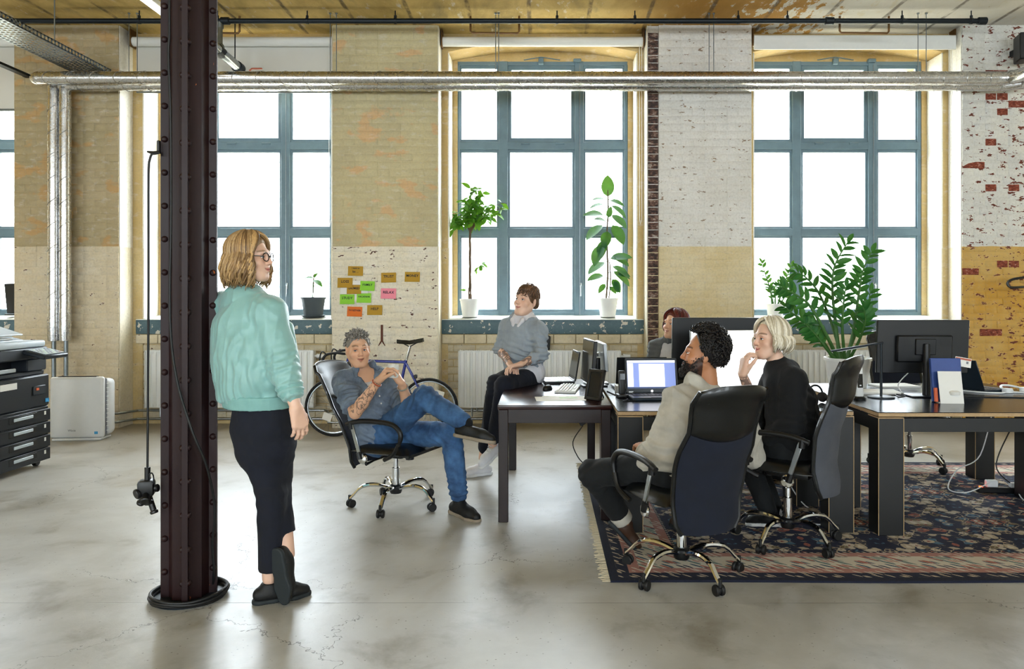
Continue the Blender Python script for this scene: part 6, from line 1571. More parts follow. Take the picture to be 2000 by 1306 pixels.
def skin_person(parent, J, base, s=1.0, female=True, head_s=1.0, lip=None, brow=None, beard=None, hands=None, smile=.5, tattoo=None, look=(0, 1, 0), iris='#3f5a66', limb=1.0, legs=True, barefoot=False, feet=True, browz=.030, step=.007):
    """one continuous skin surface from head to ankles"""
    S = SDF(); hM = basis(J['face'], J['hup']); fw = nrm(J['fwd']); k = limb
    tm = basis(fw, np.asarray(J['neck']) - np.asarray(J['pelvis'])); r_, f_ = tm[:, 0], tm[:, 1]
    ch, pe, ne = (np.asarray(J[q], float) for q in ('chest', 'pelvis', 'neck')); wa = pe * .55 + ch * .45
    S.loft([(pe, r_, f_, .14 * k, .095 * k), (wa, r_, f_, .115 * k, .085 * k), (ch, r_, f_, .135 * k, .095 * k), (ch * .3 + ne * .7, r_, f_, .11 * k, .07 * k)], .03)
    T = lambda x, y, z: np.asarray(J['head']) + hM @ (V(x, y, z) * head_s)
    S.rc(ne, T(0, -.018, -.06), .050 * k, (.046 if female else .054) * k, .02)
    for q in 'lr':
        S.rc(ne * .6 + ch * .1 + np.asarray(J['sh' + q]) * .3, J['sh' + q], .05 * k, .048 * k, .04)
        S.rc(J['sh' + q], J['el' + q], .046 * k, .036 * k, .02); mid = np.asarray(J['el' + q]) * .7 + np.asarray(J['wr' + q]) * .3
        S.rc(J['el' + q], mid, .036 * k, .038 * k, .015); S.rc(mid, J['wr' + q], .038 * k, .0235 * k, .015)
        if legs:
            S.rc(J['hi' + q], J['kn' + q], .072 * k, .050 * k, .03); m2 = np.asarray(J['kn' + q]) * .7 + np.asarray(J['an' + q]) * .3
            S.rc(J['kn' + q], m2, .050 * k, .050 * k, .02); S.rc(m2, J['an' + q], .050 * k, .034 * k, .02)
    fine = []
    hT = head_sdf(S, J['head'], hM, head_s, female, smile)
    fine.append((np.asarray(J['head']) - .14 * head_s, np.asarray(J['head']) + .14 * head_s))
    for q in 'lr':
        h = (hands or {}).get(q)
        if h: hand_sdf(S, J['wr' + q], **h); w = np.asarray(J['wr' + q]) + nrm(h['d']) * .09; fine.append((w - .095, w + .095))
    vs, F = S.mesh(step, fine, .0034); vs = relax(vs, F, 1, .4)
    col = face_color(vs, np.asarray(J['head']), hM, head_s, base, lip if lip is not None else np.asarray(base) * V(.9, .5, .5), brow, beard, browz=browz)
    if tattoo:
        for (a, b, rad, dens) in tattoo:
            a, b = np.asarray(a), np.asarray(b); ab = b - a; t = ((vs - a) @ ab) / (ab @ ab); dd = np.linalg.norm(vs - a - np.clip(t, 0, 1)[:, None] * ab, axis=1); nn = vnoise(vs * 42) + .6 * vnoise(vs * 90)
            w = ((t > .02) & (t < .98) & (dd < rad) & (np.abs(nn) < dens)).astype(float) * .72; col = col + (V(.03, .035, .045) - col) * w[:, None]
    o = np_mesh('body', vs, F, 'skin', parent, col)
    lidm = 'lid_%02x' % (int(base[0] * 255)); MATS.get(lidm) or plain(lidm, '#' + ''.join('%02x' % int(255 * min(1, (max(0, v) ** (1 / 2.2)))) for v in np.asarray(base) * V(.86, .74, .70)), .55)
    eyes(parent, hT, hM, head_s, look, iris, lidm)
    return hT, hM
# ---------------------------------------------------------------- hair helpers
def scalp_pt(T, az, el, k=1.0, rz=.100):
    ce, se = math.cos(el), math.sin(el); return T(.086 * k * ce * math.sin(az), -.014 + .106 * k * ce * math.cos(az), .034 + rz * k * se)
def hair_cap(parent, T, M, s, mat, thick=.010, front=.062, low=-.02, col=(1, 1, 1), hairline=.055):
    S = SDF(); c = T(0, -.014, .034); S.ell(c, M, (V(.074, .094, .088) + thick) * s, .01); S.rc(T(-.03, -.07, -.02), T(.03, -.07, -.02), .035 * s, .035 * s, .03)
    S.plane(T(0, front, hairline), M @ V(0, .9, -.42), .012); S.plane(T(0, -.0, low), M @ V(0, .35, -.94), .01)
    vs, F = S.mesh(.005); np_mesh('hair_base', relax(vs, F, 1), F, mat, parent, np.tile(np.asarray(col), (len(vs), 1)))
def long_hair(parent, T, M, s, mat, n=230, length=.14, wave=.012, gap=58, fringe=False, fr_el=18, seed=1, r0=.0085, shades=((1, 1, 1),), outward=.0, vol=1.0, tips=None, az_lim=180, side_part=0.0, low_el=-8, drop_var=.35):
    rr = random.Random(seed); sp = []
    g = R(gap)
    for i in range(n):
        az = R(rr.uniform(-az_lim, az_lim)); el0 = R(rr.uniform(58, 89)); pts = []; k = vol * rr.uniform(.98, 1.10); sg = 1 if az + side_part >= 0 else -1
        bang = fringe and abs(az) < R(48)
        eln = R(fr_el + rr.uniform(-5, 5)) if bang else R(low_el + rr.uniform(-6, 6))
        for j in range(9):
            u = j / 8; el = el0 + (eln - el0) * u ** .9; a2 = az
            if not bang and abs(az) < g: a2 = az + (sg * g * 1.06 - az) * (u ** .55)
            pts.append(scalp_pt(T, a2, el, k * (1 + .03 * math.sin(u * PI))))
        if not bang:
            L = length * rr.uniform(1 - drop_var, 1.0); e = pts[-1]; od = e - T(0, -.014, e[2] * 0); od = nrm(M @ V(math.sin(a2), math.cos(a2), 0)); ph = rr.uniform(0, 6.28); sd = np.cross(od, V(0, 0, 1))
            for j in range(1, 9):
                u = j / 8; pts.append(e + V(0, 0, -L * u) + od * (outward * math.sin(u * PI * .9) - .018 * u * u) + sd * wave * math.sin(u * 7 + ph) * u + od * wave * .8 * math.cos(u * 6 + ph) * u)
        sp.append((pts, r0 * s * rr.uniform(.6, 1.15), rr.choice(shades)))
    return strands(parent, 'hair', mat, sp, 6, seed=seed)
def sleeve(S, sh, el, wr, r0, r1, r2, end=.95, k=.03):
    sh, el, wr = map(np.asarray, (sh, el, wr)); e = el + (wr - el) * end
    S.rc(sh, el, r0, r1, k); S.rc(el, e, r1, r2, .015); return e
def hexa(h): return np.array(hexc(h))
def person(label, loc): return thing('person', label, 'person', loc)
PALE, WARM, TANNED = hexa('#e8bfa6'), hexa('#e3b392'), hexa('#b37c57')

cloth('mint_satin', '#93c2bd', '#86b3ae', 1500, 7, .42, .35, .3); cloth('mint_rib', '#8fc0ba', '#7dada8', 500, 9, .8, .5)
cloth('navy_cloth', '#0a1022', '#060a16', 900, 8, .9, .35); cloth('denim', '#4d7aad', '#1c375c', 1400, 7, .85, .5); cloth('chambray', '#8493a6', '#5a687c', 1300, 11, .85, .8)
cloth('grey_knit', '#a3acb4', '#8f99a3', 700, 9, .95, .5); cloth('white_cotton', '#e4e2e4', '#cfcdd3', 1000, 12, .9, .4); cloth('beige_knit', '#c9c4b8', '#b0aa9d', 650, 8, .95, .5)
cloth('black_knit', '#0a0c0f', '#060709', 700, 8, .95, .4); cloth('dark_trouser', '#0b1013', '#07090b', 900, 8, .9, .4); cloth('grey_cardigan', '#6d7072', '#55585a', 700, 9, .95, .5)
plain('shoe_black', '#060708', .6, bump=.3, bscale=300); plain('sole_dark', '#1c2326', .7); plain('shoe_white', '#e0dfe2', .6); plain('sole_white', '#e6e6e6', .6); plain('sole_pale', '#8f8270', .7); plain('boot_brown', '#3b2417', .45); plain('lace_white', '#e8e8e8', .8); plain('lace_black', '#15151a', .8)
hair_mat('hair_blond', '#8a6a42', '#c9a878'); hair_mat('hair_grey', '#6a655f', '#b9b4ad'); hair_mat('hair_brown', '#4a3526', '#7a5a42'); hair_mat('hair_black', '#0c0a0a', '#1d1917'); hair_mat('hair_platinum', '#cfc3a8', '#efe8d8'); hair_mat('hair_auburn', '#3a1512', '#6d2b22')

# ================================================================ 1  standing woman in the mint jacket
def woman_standing():
    d0 = 3.44; p = person('standing blond woman in a mint green bomber jacket leaning on the column', (P3(520, 0, d0)[0], d0, 0))
    J = dict(fwd=V(.62, .78, 0), pelvis=P3(512, 815, 3.46), chest=P3(478, 655, 3.48), neck=P3(472, 574, 3.49), head=P3(490, 504, 3.475), face=V(.985, -.10, .02), hup=V(-.06, 0, 1),
             shr=P3(527, 612, 3.37), elr=P3(556, 722, 3.31), wrr=P3(578, 797, 3.27), shl=P3(437, 600, 3.60), ell=P3(440, 720, 3.64), wrl=P3(475, 800, 3.68),
             hir=P3(538, 830, 3.45), knr=P3(542, 965, 3.50), anr=P3(561, 1082, 3.45), hil=P3(500, 830, 3.46), knl=P3(530, 968, 3.42), anl=P3(527, 1128, 3.44))
    hd = dict(r=dict(d=V(.20, .08, -.97), pn=V(-.75, .6, 0), thumb=V(.7, .7, 0), curl=(.35, .45, .3), s=.97), l=dict(d=V(.3, .1, -.9), pn=V(-.7, .6, 0), thumb=V(.7, .7, 0), s=.95))
    T, M = skin_person(p, J, PALE, female=True, head_s=.90, lip=hexa('#b9605a'), brow=hexa('#8a6a48'), hands=hd, smile=1.2, look=(.0, 1, 0), browz=.029)
    r_ = np.cross(J['fwd'], V(0, 0, 1)); f_ = J['fwd']; up = V(0, 0, 1)
    # jacket
    S = SDF(); hem = P3(506, 778, 3.46)
    S.loft([(hem + up * .015, r_, f_, .175, .145), (P3(500, 745, 3.46), r_, f_, .205, .160), (P3(488, 690, 3.47), r_, f_, .205, .155), (P3(479, 635, 3.48), r_, f_, .185, .135), (P3(475, 598, 3.49), r_, f_, .120, .095)], .02)
    S.rc(J['neck'] - up * .01, J['shr'] + up * .006, .060, .066, .04); S.rc(J['neck'] - up * .01, J['shl'] + up * .006, .060, .066, .04)
    er = sleeve(S, J['shr'], J['elr'], J['wrr'], .070, .066, .056, .55, .04); el = sleeve(S, J['shl'], J['ell'], J['wrl'], .070, .064, .056, .9, .04)
    S.rc(P3(560, 640, 3.5), P3(578, 768, 3.42), .035, .03, .03); S.plane(hem - up * .012, -up, .006)           # front edge hanging open
    vs, F = S.mesh(.0062)
    vs = folds(vs, F, .0048, 9, [(J['elr'], J['wrr'] - J['elr'], .075, .0085, .034), (er, J['wrr'] - J['elr'], .06, .008, .026), (P3(495, 768, 3.34), r_, .16, .005, .034), (P3(480, 690, 3.3), r_ * .9 + up * .25, .13, .005, .07), (J['shr'], V(.5, 0, 1), .07, .005, .05)], (1.6, 1.6, .4))
    np_mesh('jacket', vs, F, 'mint_satin', p)
    S = SDF(); S.loft([(hem - up * .035, r_, f_, .180, .150), (hem + up * .016, r_, f_, .188, .158)], .01); S.plane(hem - up * .036, -up, .004); S.plane(hem + up * .024, up, .004); vs, F = S.mesh(.006); np_mesh('hem_band', folds(vs, F, .0015, 40, (), (1, 1, .1)), F, 'mint_rib', p)
    ax = nrm(J['wrr'] - J['elr']); S = SDF(); S.rc(er - ax * .015, er + ax * .03, .056, .049, .01); S.plane(er + ax * .03, ax, .004); vs, F = S.mesh(.005); np_mesh('cuff', vs, F, 'mint_rib', p)
    S = SDF(); S.ell(J['neck'] + up * .012, np.eye(3), V(.074, .074, .03), .01); S.ell(J['neck'] + up * .055, np.eye(3), V(.062, .062, .055), .01, 's'); vs, F = S.mesh(.005); np_mesh('collar', vs, F, 'mint_rib', p)
    # trousers
    S = SDF(); S.loft([(P3(512, 790, 3.46), r_, f_, .155, .115), (P3(512, 835, 3.46), r_, f_, .170, .128), (P3(516, 870, 3.46), r_, f_, .150, .12)], .02)
    for a, b, c, e, rr_ in ((J['hir'], J['knr'], J['anr'], .66, (.090, .060, .054)), (J['hil'], J['knl'], J['anl'], .90, (.092, .062, .053))):
        S.rc(a, b, rr_[0], rr_[1], .04); q = b + (c - b) * e; S.rc(b, q, rr_[1], rr_[2], .02); S.plane(q, (c - b), .006, q - .075, q + .075)
    vs, F = S.mesh(.0065); np_mesh('trousers', folds(vs, F, .003, 8, [(J['knl'], up, .09, .004, .06), (J['hir'] - up * .05, V(.6, 0, .8), .12, .004, .06)]), F, 'navy_cloth', p)
    an = J['anl']; shoe(p, an, V(.86, .46, 0), V(0, 0, 1), mat='shoe_black', sole='sole_dark', s=.93, collar=.045, drop=an[2] / .93 - .001)
    ar = J['anr'] + V(.008, 0, -.02); shoe(p, ar, V(.14, .02, -.985), V(.35, .93, .05), mat='shoe_black', sole='sole_dark', s=.93, collar=.03, drop=.085, laces='lace_black')
    # hair
    hair_cap(p, T, M, .90, 'hair_blond', .010, .058, -.03, (.7, .65, .6))
    long_hair(p, T, M, .92, 'hair_blond', 460, .165, .018, 56, False, seed=4, r0=.0088, shades=((1, 1, 1), (.55, .5, .45), (1.25, 1.2, 1.1), (.8, .75, .7), (.38, .33, .3)), outward=.022, vol=1.03)
    I = inv(p); g = MB()
    for x in (-1, 1):
        c = T(x * .033, .101, .002); g2 = MB(); g2.tube([I @ Vector(c + M @ V(.0225 * math.cos(a), 0 - .006 * abs(math.cos(a)) * (1 if x * math.cos(a) > 0 else 0), .0195 * math.sin(a))) for a in [2 * PI * i / 22 for i in range(22)]], .0022, 6, closed=True)
        if x == -1: gl = thing('eyeglasses', 'dark-rimmed glasses worn by the standing woman', 'glasses', p.location); 
        g2.build('rim', 'black_plastic', gl)
        t_ = MB(); t_.tube([I @ Vector(T(x * .056, .096, .006)), I @ Vector(T(x * .073, .05, .008)), I @ Vector(T(x * .081, -.005, .006))], .0019, 6); t_.build('temple', 'black_plastic', gl)
    t_ = MB(); t_.tube([I @ Vector(T(-.011, .103, .006)), I @ Vector(T(0, .107, .009)), I @ Vector(T(.011, .103, .006))], .002, 6); t_.build('bridge', 'black_plastic', gl)
woman_standing()

# ================================================================ 2  man in jeans on the swivel chair
def man_chair():
    p = person('grey-haired man in denim shirt and jeans reclining in an office chair', (-1.04, 5.05, 0))
    up = V(0, 0, 1); fwd = nrm(V(.55, -.80, .22))
    J = dict(fwd=fwd, pelvis=P3(738, 832, 5.06), chest=P3(722, 762, 5.06), neck=P3(706, 724, 5.05), head=P3(699, 682, 5.0), face=V(.42, -.90, -.04), hup=V(-.10, .1, 1),
             shr=P3(673, 748, 4.97), elr=P3(694, 806, 4.76), wrr=P3(739, 743, 4.70), shl=P3(765, 755, 5.10), ell=P3(801, 803, 4.92), wrl=P3(784, 748, 4.76),
             hir=P3(752, 845, 4.97), knr=P3(829, 777, 4.78), anr=P3(911, 826, 4.64), hil=P3(768, 850, 5.08), knl=P3(882, 846, 4.86), anl=P3(897, 974, 4.80))
    hd = dict(r=dict(d=V(.62, -.1, .78), pn=V(.70, .1, -.55), thumb=V(-.2, -.3, .9), per=((.9, .7, .4), (.8, .7, .4), (.7, .6, .4), (.6, .5, .4)), s=1.06, thumb_open=.5), l=dict(d=V(-.45, .0, .89), pn=V(-.85, -.1, -.4), thumb=V(.0, -.8, .4), per=((.8, .7, .4), (.8, .7, .4), (.7, .7, .4), (.6, .6, .4)), s=1.06, thumb_open=.5))
    T, M = skin_person(p, J, WARM, female=False, head_s=.96, lip=hexa('#a85a4a'), brow=hexa('#7a6250'), beard=(hexa('#a8846a'), .14), hands=hd, smile=1.3, look=(.35, .94, .0), tattoo=[(J['elr'], J['wrr'], .06, .16)], limb=1.06, iris='#4f6f86')
    r_ = np.cross(fwd, nrm(J['neck'] - J['pelvis'])); r_ = nrm(r_); f_ = fwd
    S = SDF(); S.loft([(P3(742, 838, 5.04), r_, f_, .185, .135), (P3(732, 805, 5.05), r_, f_, .180, .135), (P3(722, 768, 5.06), r_, f_, .195, .135), (P3(714, 745, 5.06), r_, f_, .165, .105)], .02)
    for q in 'rl':
        S.rc(J['neck'] - up * .02, J['sh' + q], .065, .076, .04); sleeve(S, J['sh' + q], J['el' + q], J['wr' + q], .078, .070, .06, .0, .04); e = J['sh' + q] + (J['el' + q] - J['sh' + q]) * .86; S.plane(e, J['el' + q] - J['sh' + q], .006, np.minimum(e, J['el' + q]) - .055, np.maximum(e, J['el' + q]) + .05)
    S.rc(J['neck'] + fwd * .075 - up * .01, J['chest'] + fwd * .15 - up * .02, .062, .022, .012, 's')
    vs, F = S.mesh(.0062); np_mesh('shirt', folds(vs, F, .0085, 11, [(J['shr'] * .4 + J['elr'] * .6, J['elr'] - J['shr'], .10, .009, .035), (J['pelvis'] + fwd * .1, up + V(.5, 0, 0), .16, .010, .045), (J['shl'] * .4 + J['ell'] * .6, J['ell'] - J['shl'], .1, .009, .035)]), F, 'chambray', p)
    S = SDF(); S.loft([(P3(730, 800, 5.04), r_, f_, .13, .104), (P3(722, 770, 5.05), r_, f_, .145, .116)], .02); vs, F = S.mesh(.007); np_mesh('undershirt', folds(vs, F, .003, 14), F, 'white_cotton', p)
    for u in (.25, .45, .65, .85): c = J['chest'] + (J['pelvis'] - J['chest']) * u + fwd * .142 + up * .006; b_ = MB(); b_.ball(inv(p) @ Vector(c), .006, 8, 6); b_.build('button', 'paper_white', p)
    for sx in (-1, 1):
        c = J['neck'] + r_ * sx * .06 + fwd * .045 + up * .022; S = SDF(); S.ell(c, basis(fwd, up), V(.020, .055, .030), .01); S.rc(c, c + fwd * .06 - up * .045 + r_ * sx * .02, .016, .012, .01); vs, F = S.mesh(.005); np_mesh('collar', folds(vs, F, .002, 20), F, 'chambray', p)
    S = SDF(); S.loft([(P3(742, 832, 5.05), r_, f_, .175, .13), (P3(752, 852, 5.04), r_, f_, .165, .125)], .02)
    kr, kl = J['knr'], J['knl']
    S.rc(J['hir'], kr, .100, .074, .03); S.rc(kr, kr + (J['anr'] - kr) * .90, .074, .058, .02); S.rc(J['hil'], kl, .100, .074, .03); S.rc(kl, kl + (J['anl'] - kl) * .90, .074, .060, .02)
    vs, F = S.mesh(.0065); np_mesh('jeans', folds(vs, F, .0045, 9, [(kr, V(1, 0, -.5), .13, .006, .045), (kl, V(.5, 0, 1), .13, .006, .045), (J['hir'] + V(.05, 0, 0), V(1, 0, 1), .14, .006, .05), (kl + (J['anl'] - kl) * .85, up, .08, .009, .035)]), F, 'denim', p)
    for k_, a_, e_ in ((kl, J['anl'], .84), (kr, J['anr'], .94)): S = SDF(); S.rc(k_ + (a_ - k_) * e_, a_, .045, .041, .01); vs, F = S.mesh(.006); np_mesh('sock', vs, F, 'black_knit', p)
    shoe(p, J['anl'], V(.72, -.69, -.05), V(0, 0, 1), mat='shoe_black', sole='sole_pale', s=1.03, collar=.05, drop=J['anl'][2] / 1.03 - .001, laces='lace_black')
    shoe(p, J['anr'] + V(.01, -.01, -.01), V(.93, -.3, -.12), V(.1, .1, 1), mat='shoe_black', sole='sole_pale', s=1.0, collar=.03, drop=.085)
    # short grey hair
    hair_cap(p, T, M, .96, 'hair_grey', .006, .056, .012, (.75, .73, .7), .066)
    rr = random.Random(5); sp = []
    for i in range(800):
        az = R(rr.uniform(-180, 180)); el = R(rr.uniform(-4 if abs(az) > R(80) else 33, 90)); a = scalp_pt(T, az, el, .97, .092); n_ = nrm(a - T(0, -.014, .034)); fl = M @ V(.25, .9 if el > R(35) else .2, .35 if el > R(35) else -.7); d = nrm(n_ * .35 + fl * .8 + M @ V(rr.uniform(-.5, .5), rr.uniform(-.5, .3), rr.uniform(-.3, .3))); L = rr.uniform(.022, .042) if el > R(35) else rr.uniform(.016, .026)
        sp.append(([a, a + d * L * .5, a + d * L - n_ * .004], .0046, rr.choice(((1.1, 1.1, 1.1), (.6, .58, .55), (1.5, 1.48, 1.45), (.9, .88, .84)))))
    strands(p, 'hair', 'hair_grey', sp, 5)
    I = inv(p); ax = nrm(J['wrr'] - J['elr']); c = J['wrr'] - ax * .02; u = nrm(np.cross(ax, V(0, 0, 1))); w = np.cross(ax, u)
    m = MB(); m.tube([I @ Vector(c + (u * math.cos(a) + w * math.sin(a)) * .030) for a in [2 * PI * i / 20 for i in range(20)]], .0045, 6, closed=True); m.build('red_wristband', 'red_paint', p)
    ax = nrm(J['wrl'] - J['ell']); c = J['wrl'] - ax * .035; u = nrm(np.cross(ax, V(0, 0, 1))); w = np.cross(ax, u)
    m = MB(); m.tube([I @ Vector(c + (u * math.cos(a) + w * math.sin(a)) * .033) for a in [2 * PI * i / 20 for i in range(20)]], .005, 6, closed=True); m.build('silver_bracelet', 'silver', p)
    mc = thing('white_mug', 'white mug held in both hands by the man in jeans', 'mug', P3(768, 737, 4.71)); MB().lathe([(0, 0), (.030, 0), (.034, .012), (.036, .082), (.033, .082), (.030, .012), (0, .008)], n=22).build('cup', 'pot_white', mc)
man_chair()

# ================================================================ 3  woman sitting on the table
def woman_table():
    p = person('woman in a grey sweater sitting on the edge of the wooden table', (-.16, 5.88, 0)); up = V(0, 0, 1); fwd = nrm(V(-.55, -.83, 0))
    J = dict(fwd=fwd, pelvis=P3(1024, 722, 5.88), chest=P3(1018, 655, 5.86), neck=P3(1025, 617, 5.87), head=P3(1028, 588, 5.84), face=V(-.62, -.76, .16), hup=V(.10, 0, 1),
             shr=P3(990, 638, 5.96), elr=P3(978, 681, 5.92), wrr=P3(996, 712, 5.66), shl=P3(1052, 645, 5.76), ell=P3(1056, 693, 5.68), wrl=P3(1018, 711, 5.56),
             hir=P3(1005, 735, 5.90), knr=P3(969, 748, 5.58), anr=P3(943, 893, 5.88), hil=P3(1035, 738, 5.82), knl=P3(985, 752, 5.48), anl=P3(962, 868, 5.66))
    hd = dict(r=dict(d=V(.45, -.85, -.35), pn=V(-.2, -.3, -.9), thumb=V(.8, .3, 0), per=((.6, .6, .4),) * 4, s=1.0), l=dict(d=V(-.85, -.35, -.15), pn=V(-.1, -.15, -.98), thumb=V(-.3, .9, 0), per=((.55, .6, .4),) * 4, s=1.0))
    T, M = skin_person(p, J, PALE, female=True, head_s=1.0, lip=hexa('#b8625c'), brow=hexa('#5a3f2e'), hands=hd, smile=.6, look=(-.1, 1, .12), tattoo=[(J['elr'], J['wrr'], .06, .55), (J['ell'], J['wrl'], .06, .55)])
    r_ = nrm(np.cross(fwd, up)); f_ = fwd
    S = SDF(); S.loft([(P3(1022, 707, 5.86), r_, f_, .165, .125), (P3(1020, 680, 5.86), r_, f_, .178, .135), (P3(1020, 650, 5.86), r_, f_, .172, .125), (P3(1023, 632, 5.87), r_, f_, .13, .095)], .02)
    for q, a in (('r', .10), ('l', .38)): S.rc(J['neck'] - up * .03, J['sh' + q], .055, .062, .04); sleeve(S, J['sh' + q], J['el' + q], J['wr' + q], .064, .056, .048, a, .04)
    S.ell(J['neck'] + fwd * .055 + up * .015, basis(fwd, up), V(.088, .105, .085), .012, 's')
    vs, F = S.mesh(.0062); np_mesh('sweater', folds(vs, F, .0075, 10, [(J['elr'], up, .08, .008, .035), (J['ell'], up, .1, .010, .035), (P3(1020, 695, 5.75), up + V(.4, 0, 0), .13, .010, .045), (J['shl'] - up * .1, V(.6, 0, 1), .1, .008, .05)]), F, 'grey_knit', p)
    S = SDF(); S.loft([(P3(1026, 730, 5.87), r_, f_, .172, .13), (P3(1022, 700, 5.86), r_, f_, .155, .12)], .02); S.loft([(P3(1021, 655, 5.86), r_, f_, .15, .11), (P3(1024, 628, 5.87), r_, f_, .115, .088)], .02); S.rc(J['neck'], J['neck'] - up * .04, .062, .07, .02)
    for sx in (-1, 1): c = J['neck']; S.rc(c + up * .022 + r_ * sx * .058, c + r_ * sx * .045 + fwd * .095 - up * .03, .018, .017, .012); S.rc(c + r_ * sx * .045 + fwd * .095 - up * .03, c + r_ * sx * .022 + fwd * .122 - up * .075, .017, .010, .012)
    vs, F = S.mesh(.006); np_mesh('white_shirt', folds(vs, F, .003, 16), F, 'white_cotton', p)
    S = SDF(); S.loft([(P3(1024, 712, 5.88), r_, f_, .155, .12), (P3(1022, 733, 5.88), r_, f_, .165, .125)], .02)
    for q, e in (('r', .86), ('l', .88)): h, k_, a = J['hi' + q], J['kn' + q], J['an' + q]; S.rc(h, k_, .088, .066, .03); S.rc(k_, k_ + (a - k_) * e, .066, .050, .02)
    vs, F = S.mesh(.0065); np_mesh('trousers', folds(vs, F, .003, 9, [(J['knr'], up, .09, .005, .04)]), F, 'navy_cloth', p)
    shoe(p, J['anr'], V(-.86, -.5, 0), up, mat='shoe_white', sole='sole_white', s=.98, collar=.04, drop=J['anr'][2] / .98 - .001, laces='lace_white'); shoe(p, J['anl'], V(-.55, -.6, -.45), V(-.3, -.2, .95), mat='shoe_white', sole='sole_white', s=.98, collar=.02, drop=.085, laces='lace_white')
    hair_cap(p, T, M, 1.0, 'hair_brown', .009, .058, -.02, (.9, .9, .9), .05)
    rr = random.Random(8); sp = []; sh = ((1, 1, 1), (.6, .6, .6), (1.3, 1.2, 1.1)); kn = T(.05, -.07, .118)
    for i in range(170):        # swept back into the bun
        az = R(rr.uniform(-150, 150)); el = R(rr.uniform(0, 65)); a = scalp_pt(T, az, el, 1.0); b = scalp_pt(T, az * .6 + R(150) * (1 if az > 0 else -1) * .3, R(55), 1.05); sp.append(([a, a * .6 + b * .4 + (a - T(0, -.014, .034)) * .06, b, kn], .006, rr.choice(sh)))
    for i in range(90):         # fringe
        az = R(rr.uniform(-52, 52)); sp.append(([scalp_pt(T, az, R(e), 1.03) for e in (78, 62, 48, 36, 26 + rr.uniform(-5, 4))], .006, rr.choice(sh)))
    for i in range(46):         # bun
        a0 = rr.uniform(0, 6.28); tl = rr.uniform(-.9, .9); rb_ = rr.uniform(.022, .036); sp.append(([kn + M @ V(rb_ * math.cos(a0 + t), rb_ * math.sin(a0 + t) * math.cos(tl), rb_ * math.sin(a0 + t) * math.sin(tl) + .01) for t in [j * .5 for j in range(8)]], .007, rr.choice(sh)))
    for sx in (-1, 1):
        for i in range(7): a = scalp_pt(T, R(68 * sx), R(8)); sp.append(([a, a + V(0, 0, -.03) + M @ V(.006 * sx, .005, 0), a + V(0, 0, -.07 - .02 * rr.random())], .0035, sh[0]))
    strands(p, 'hair', 'hair_brown', sp, 5)
woman_table()

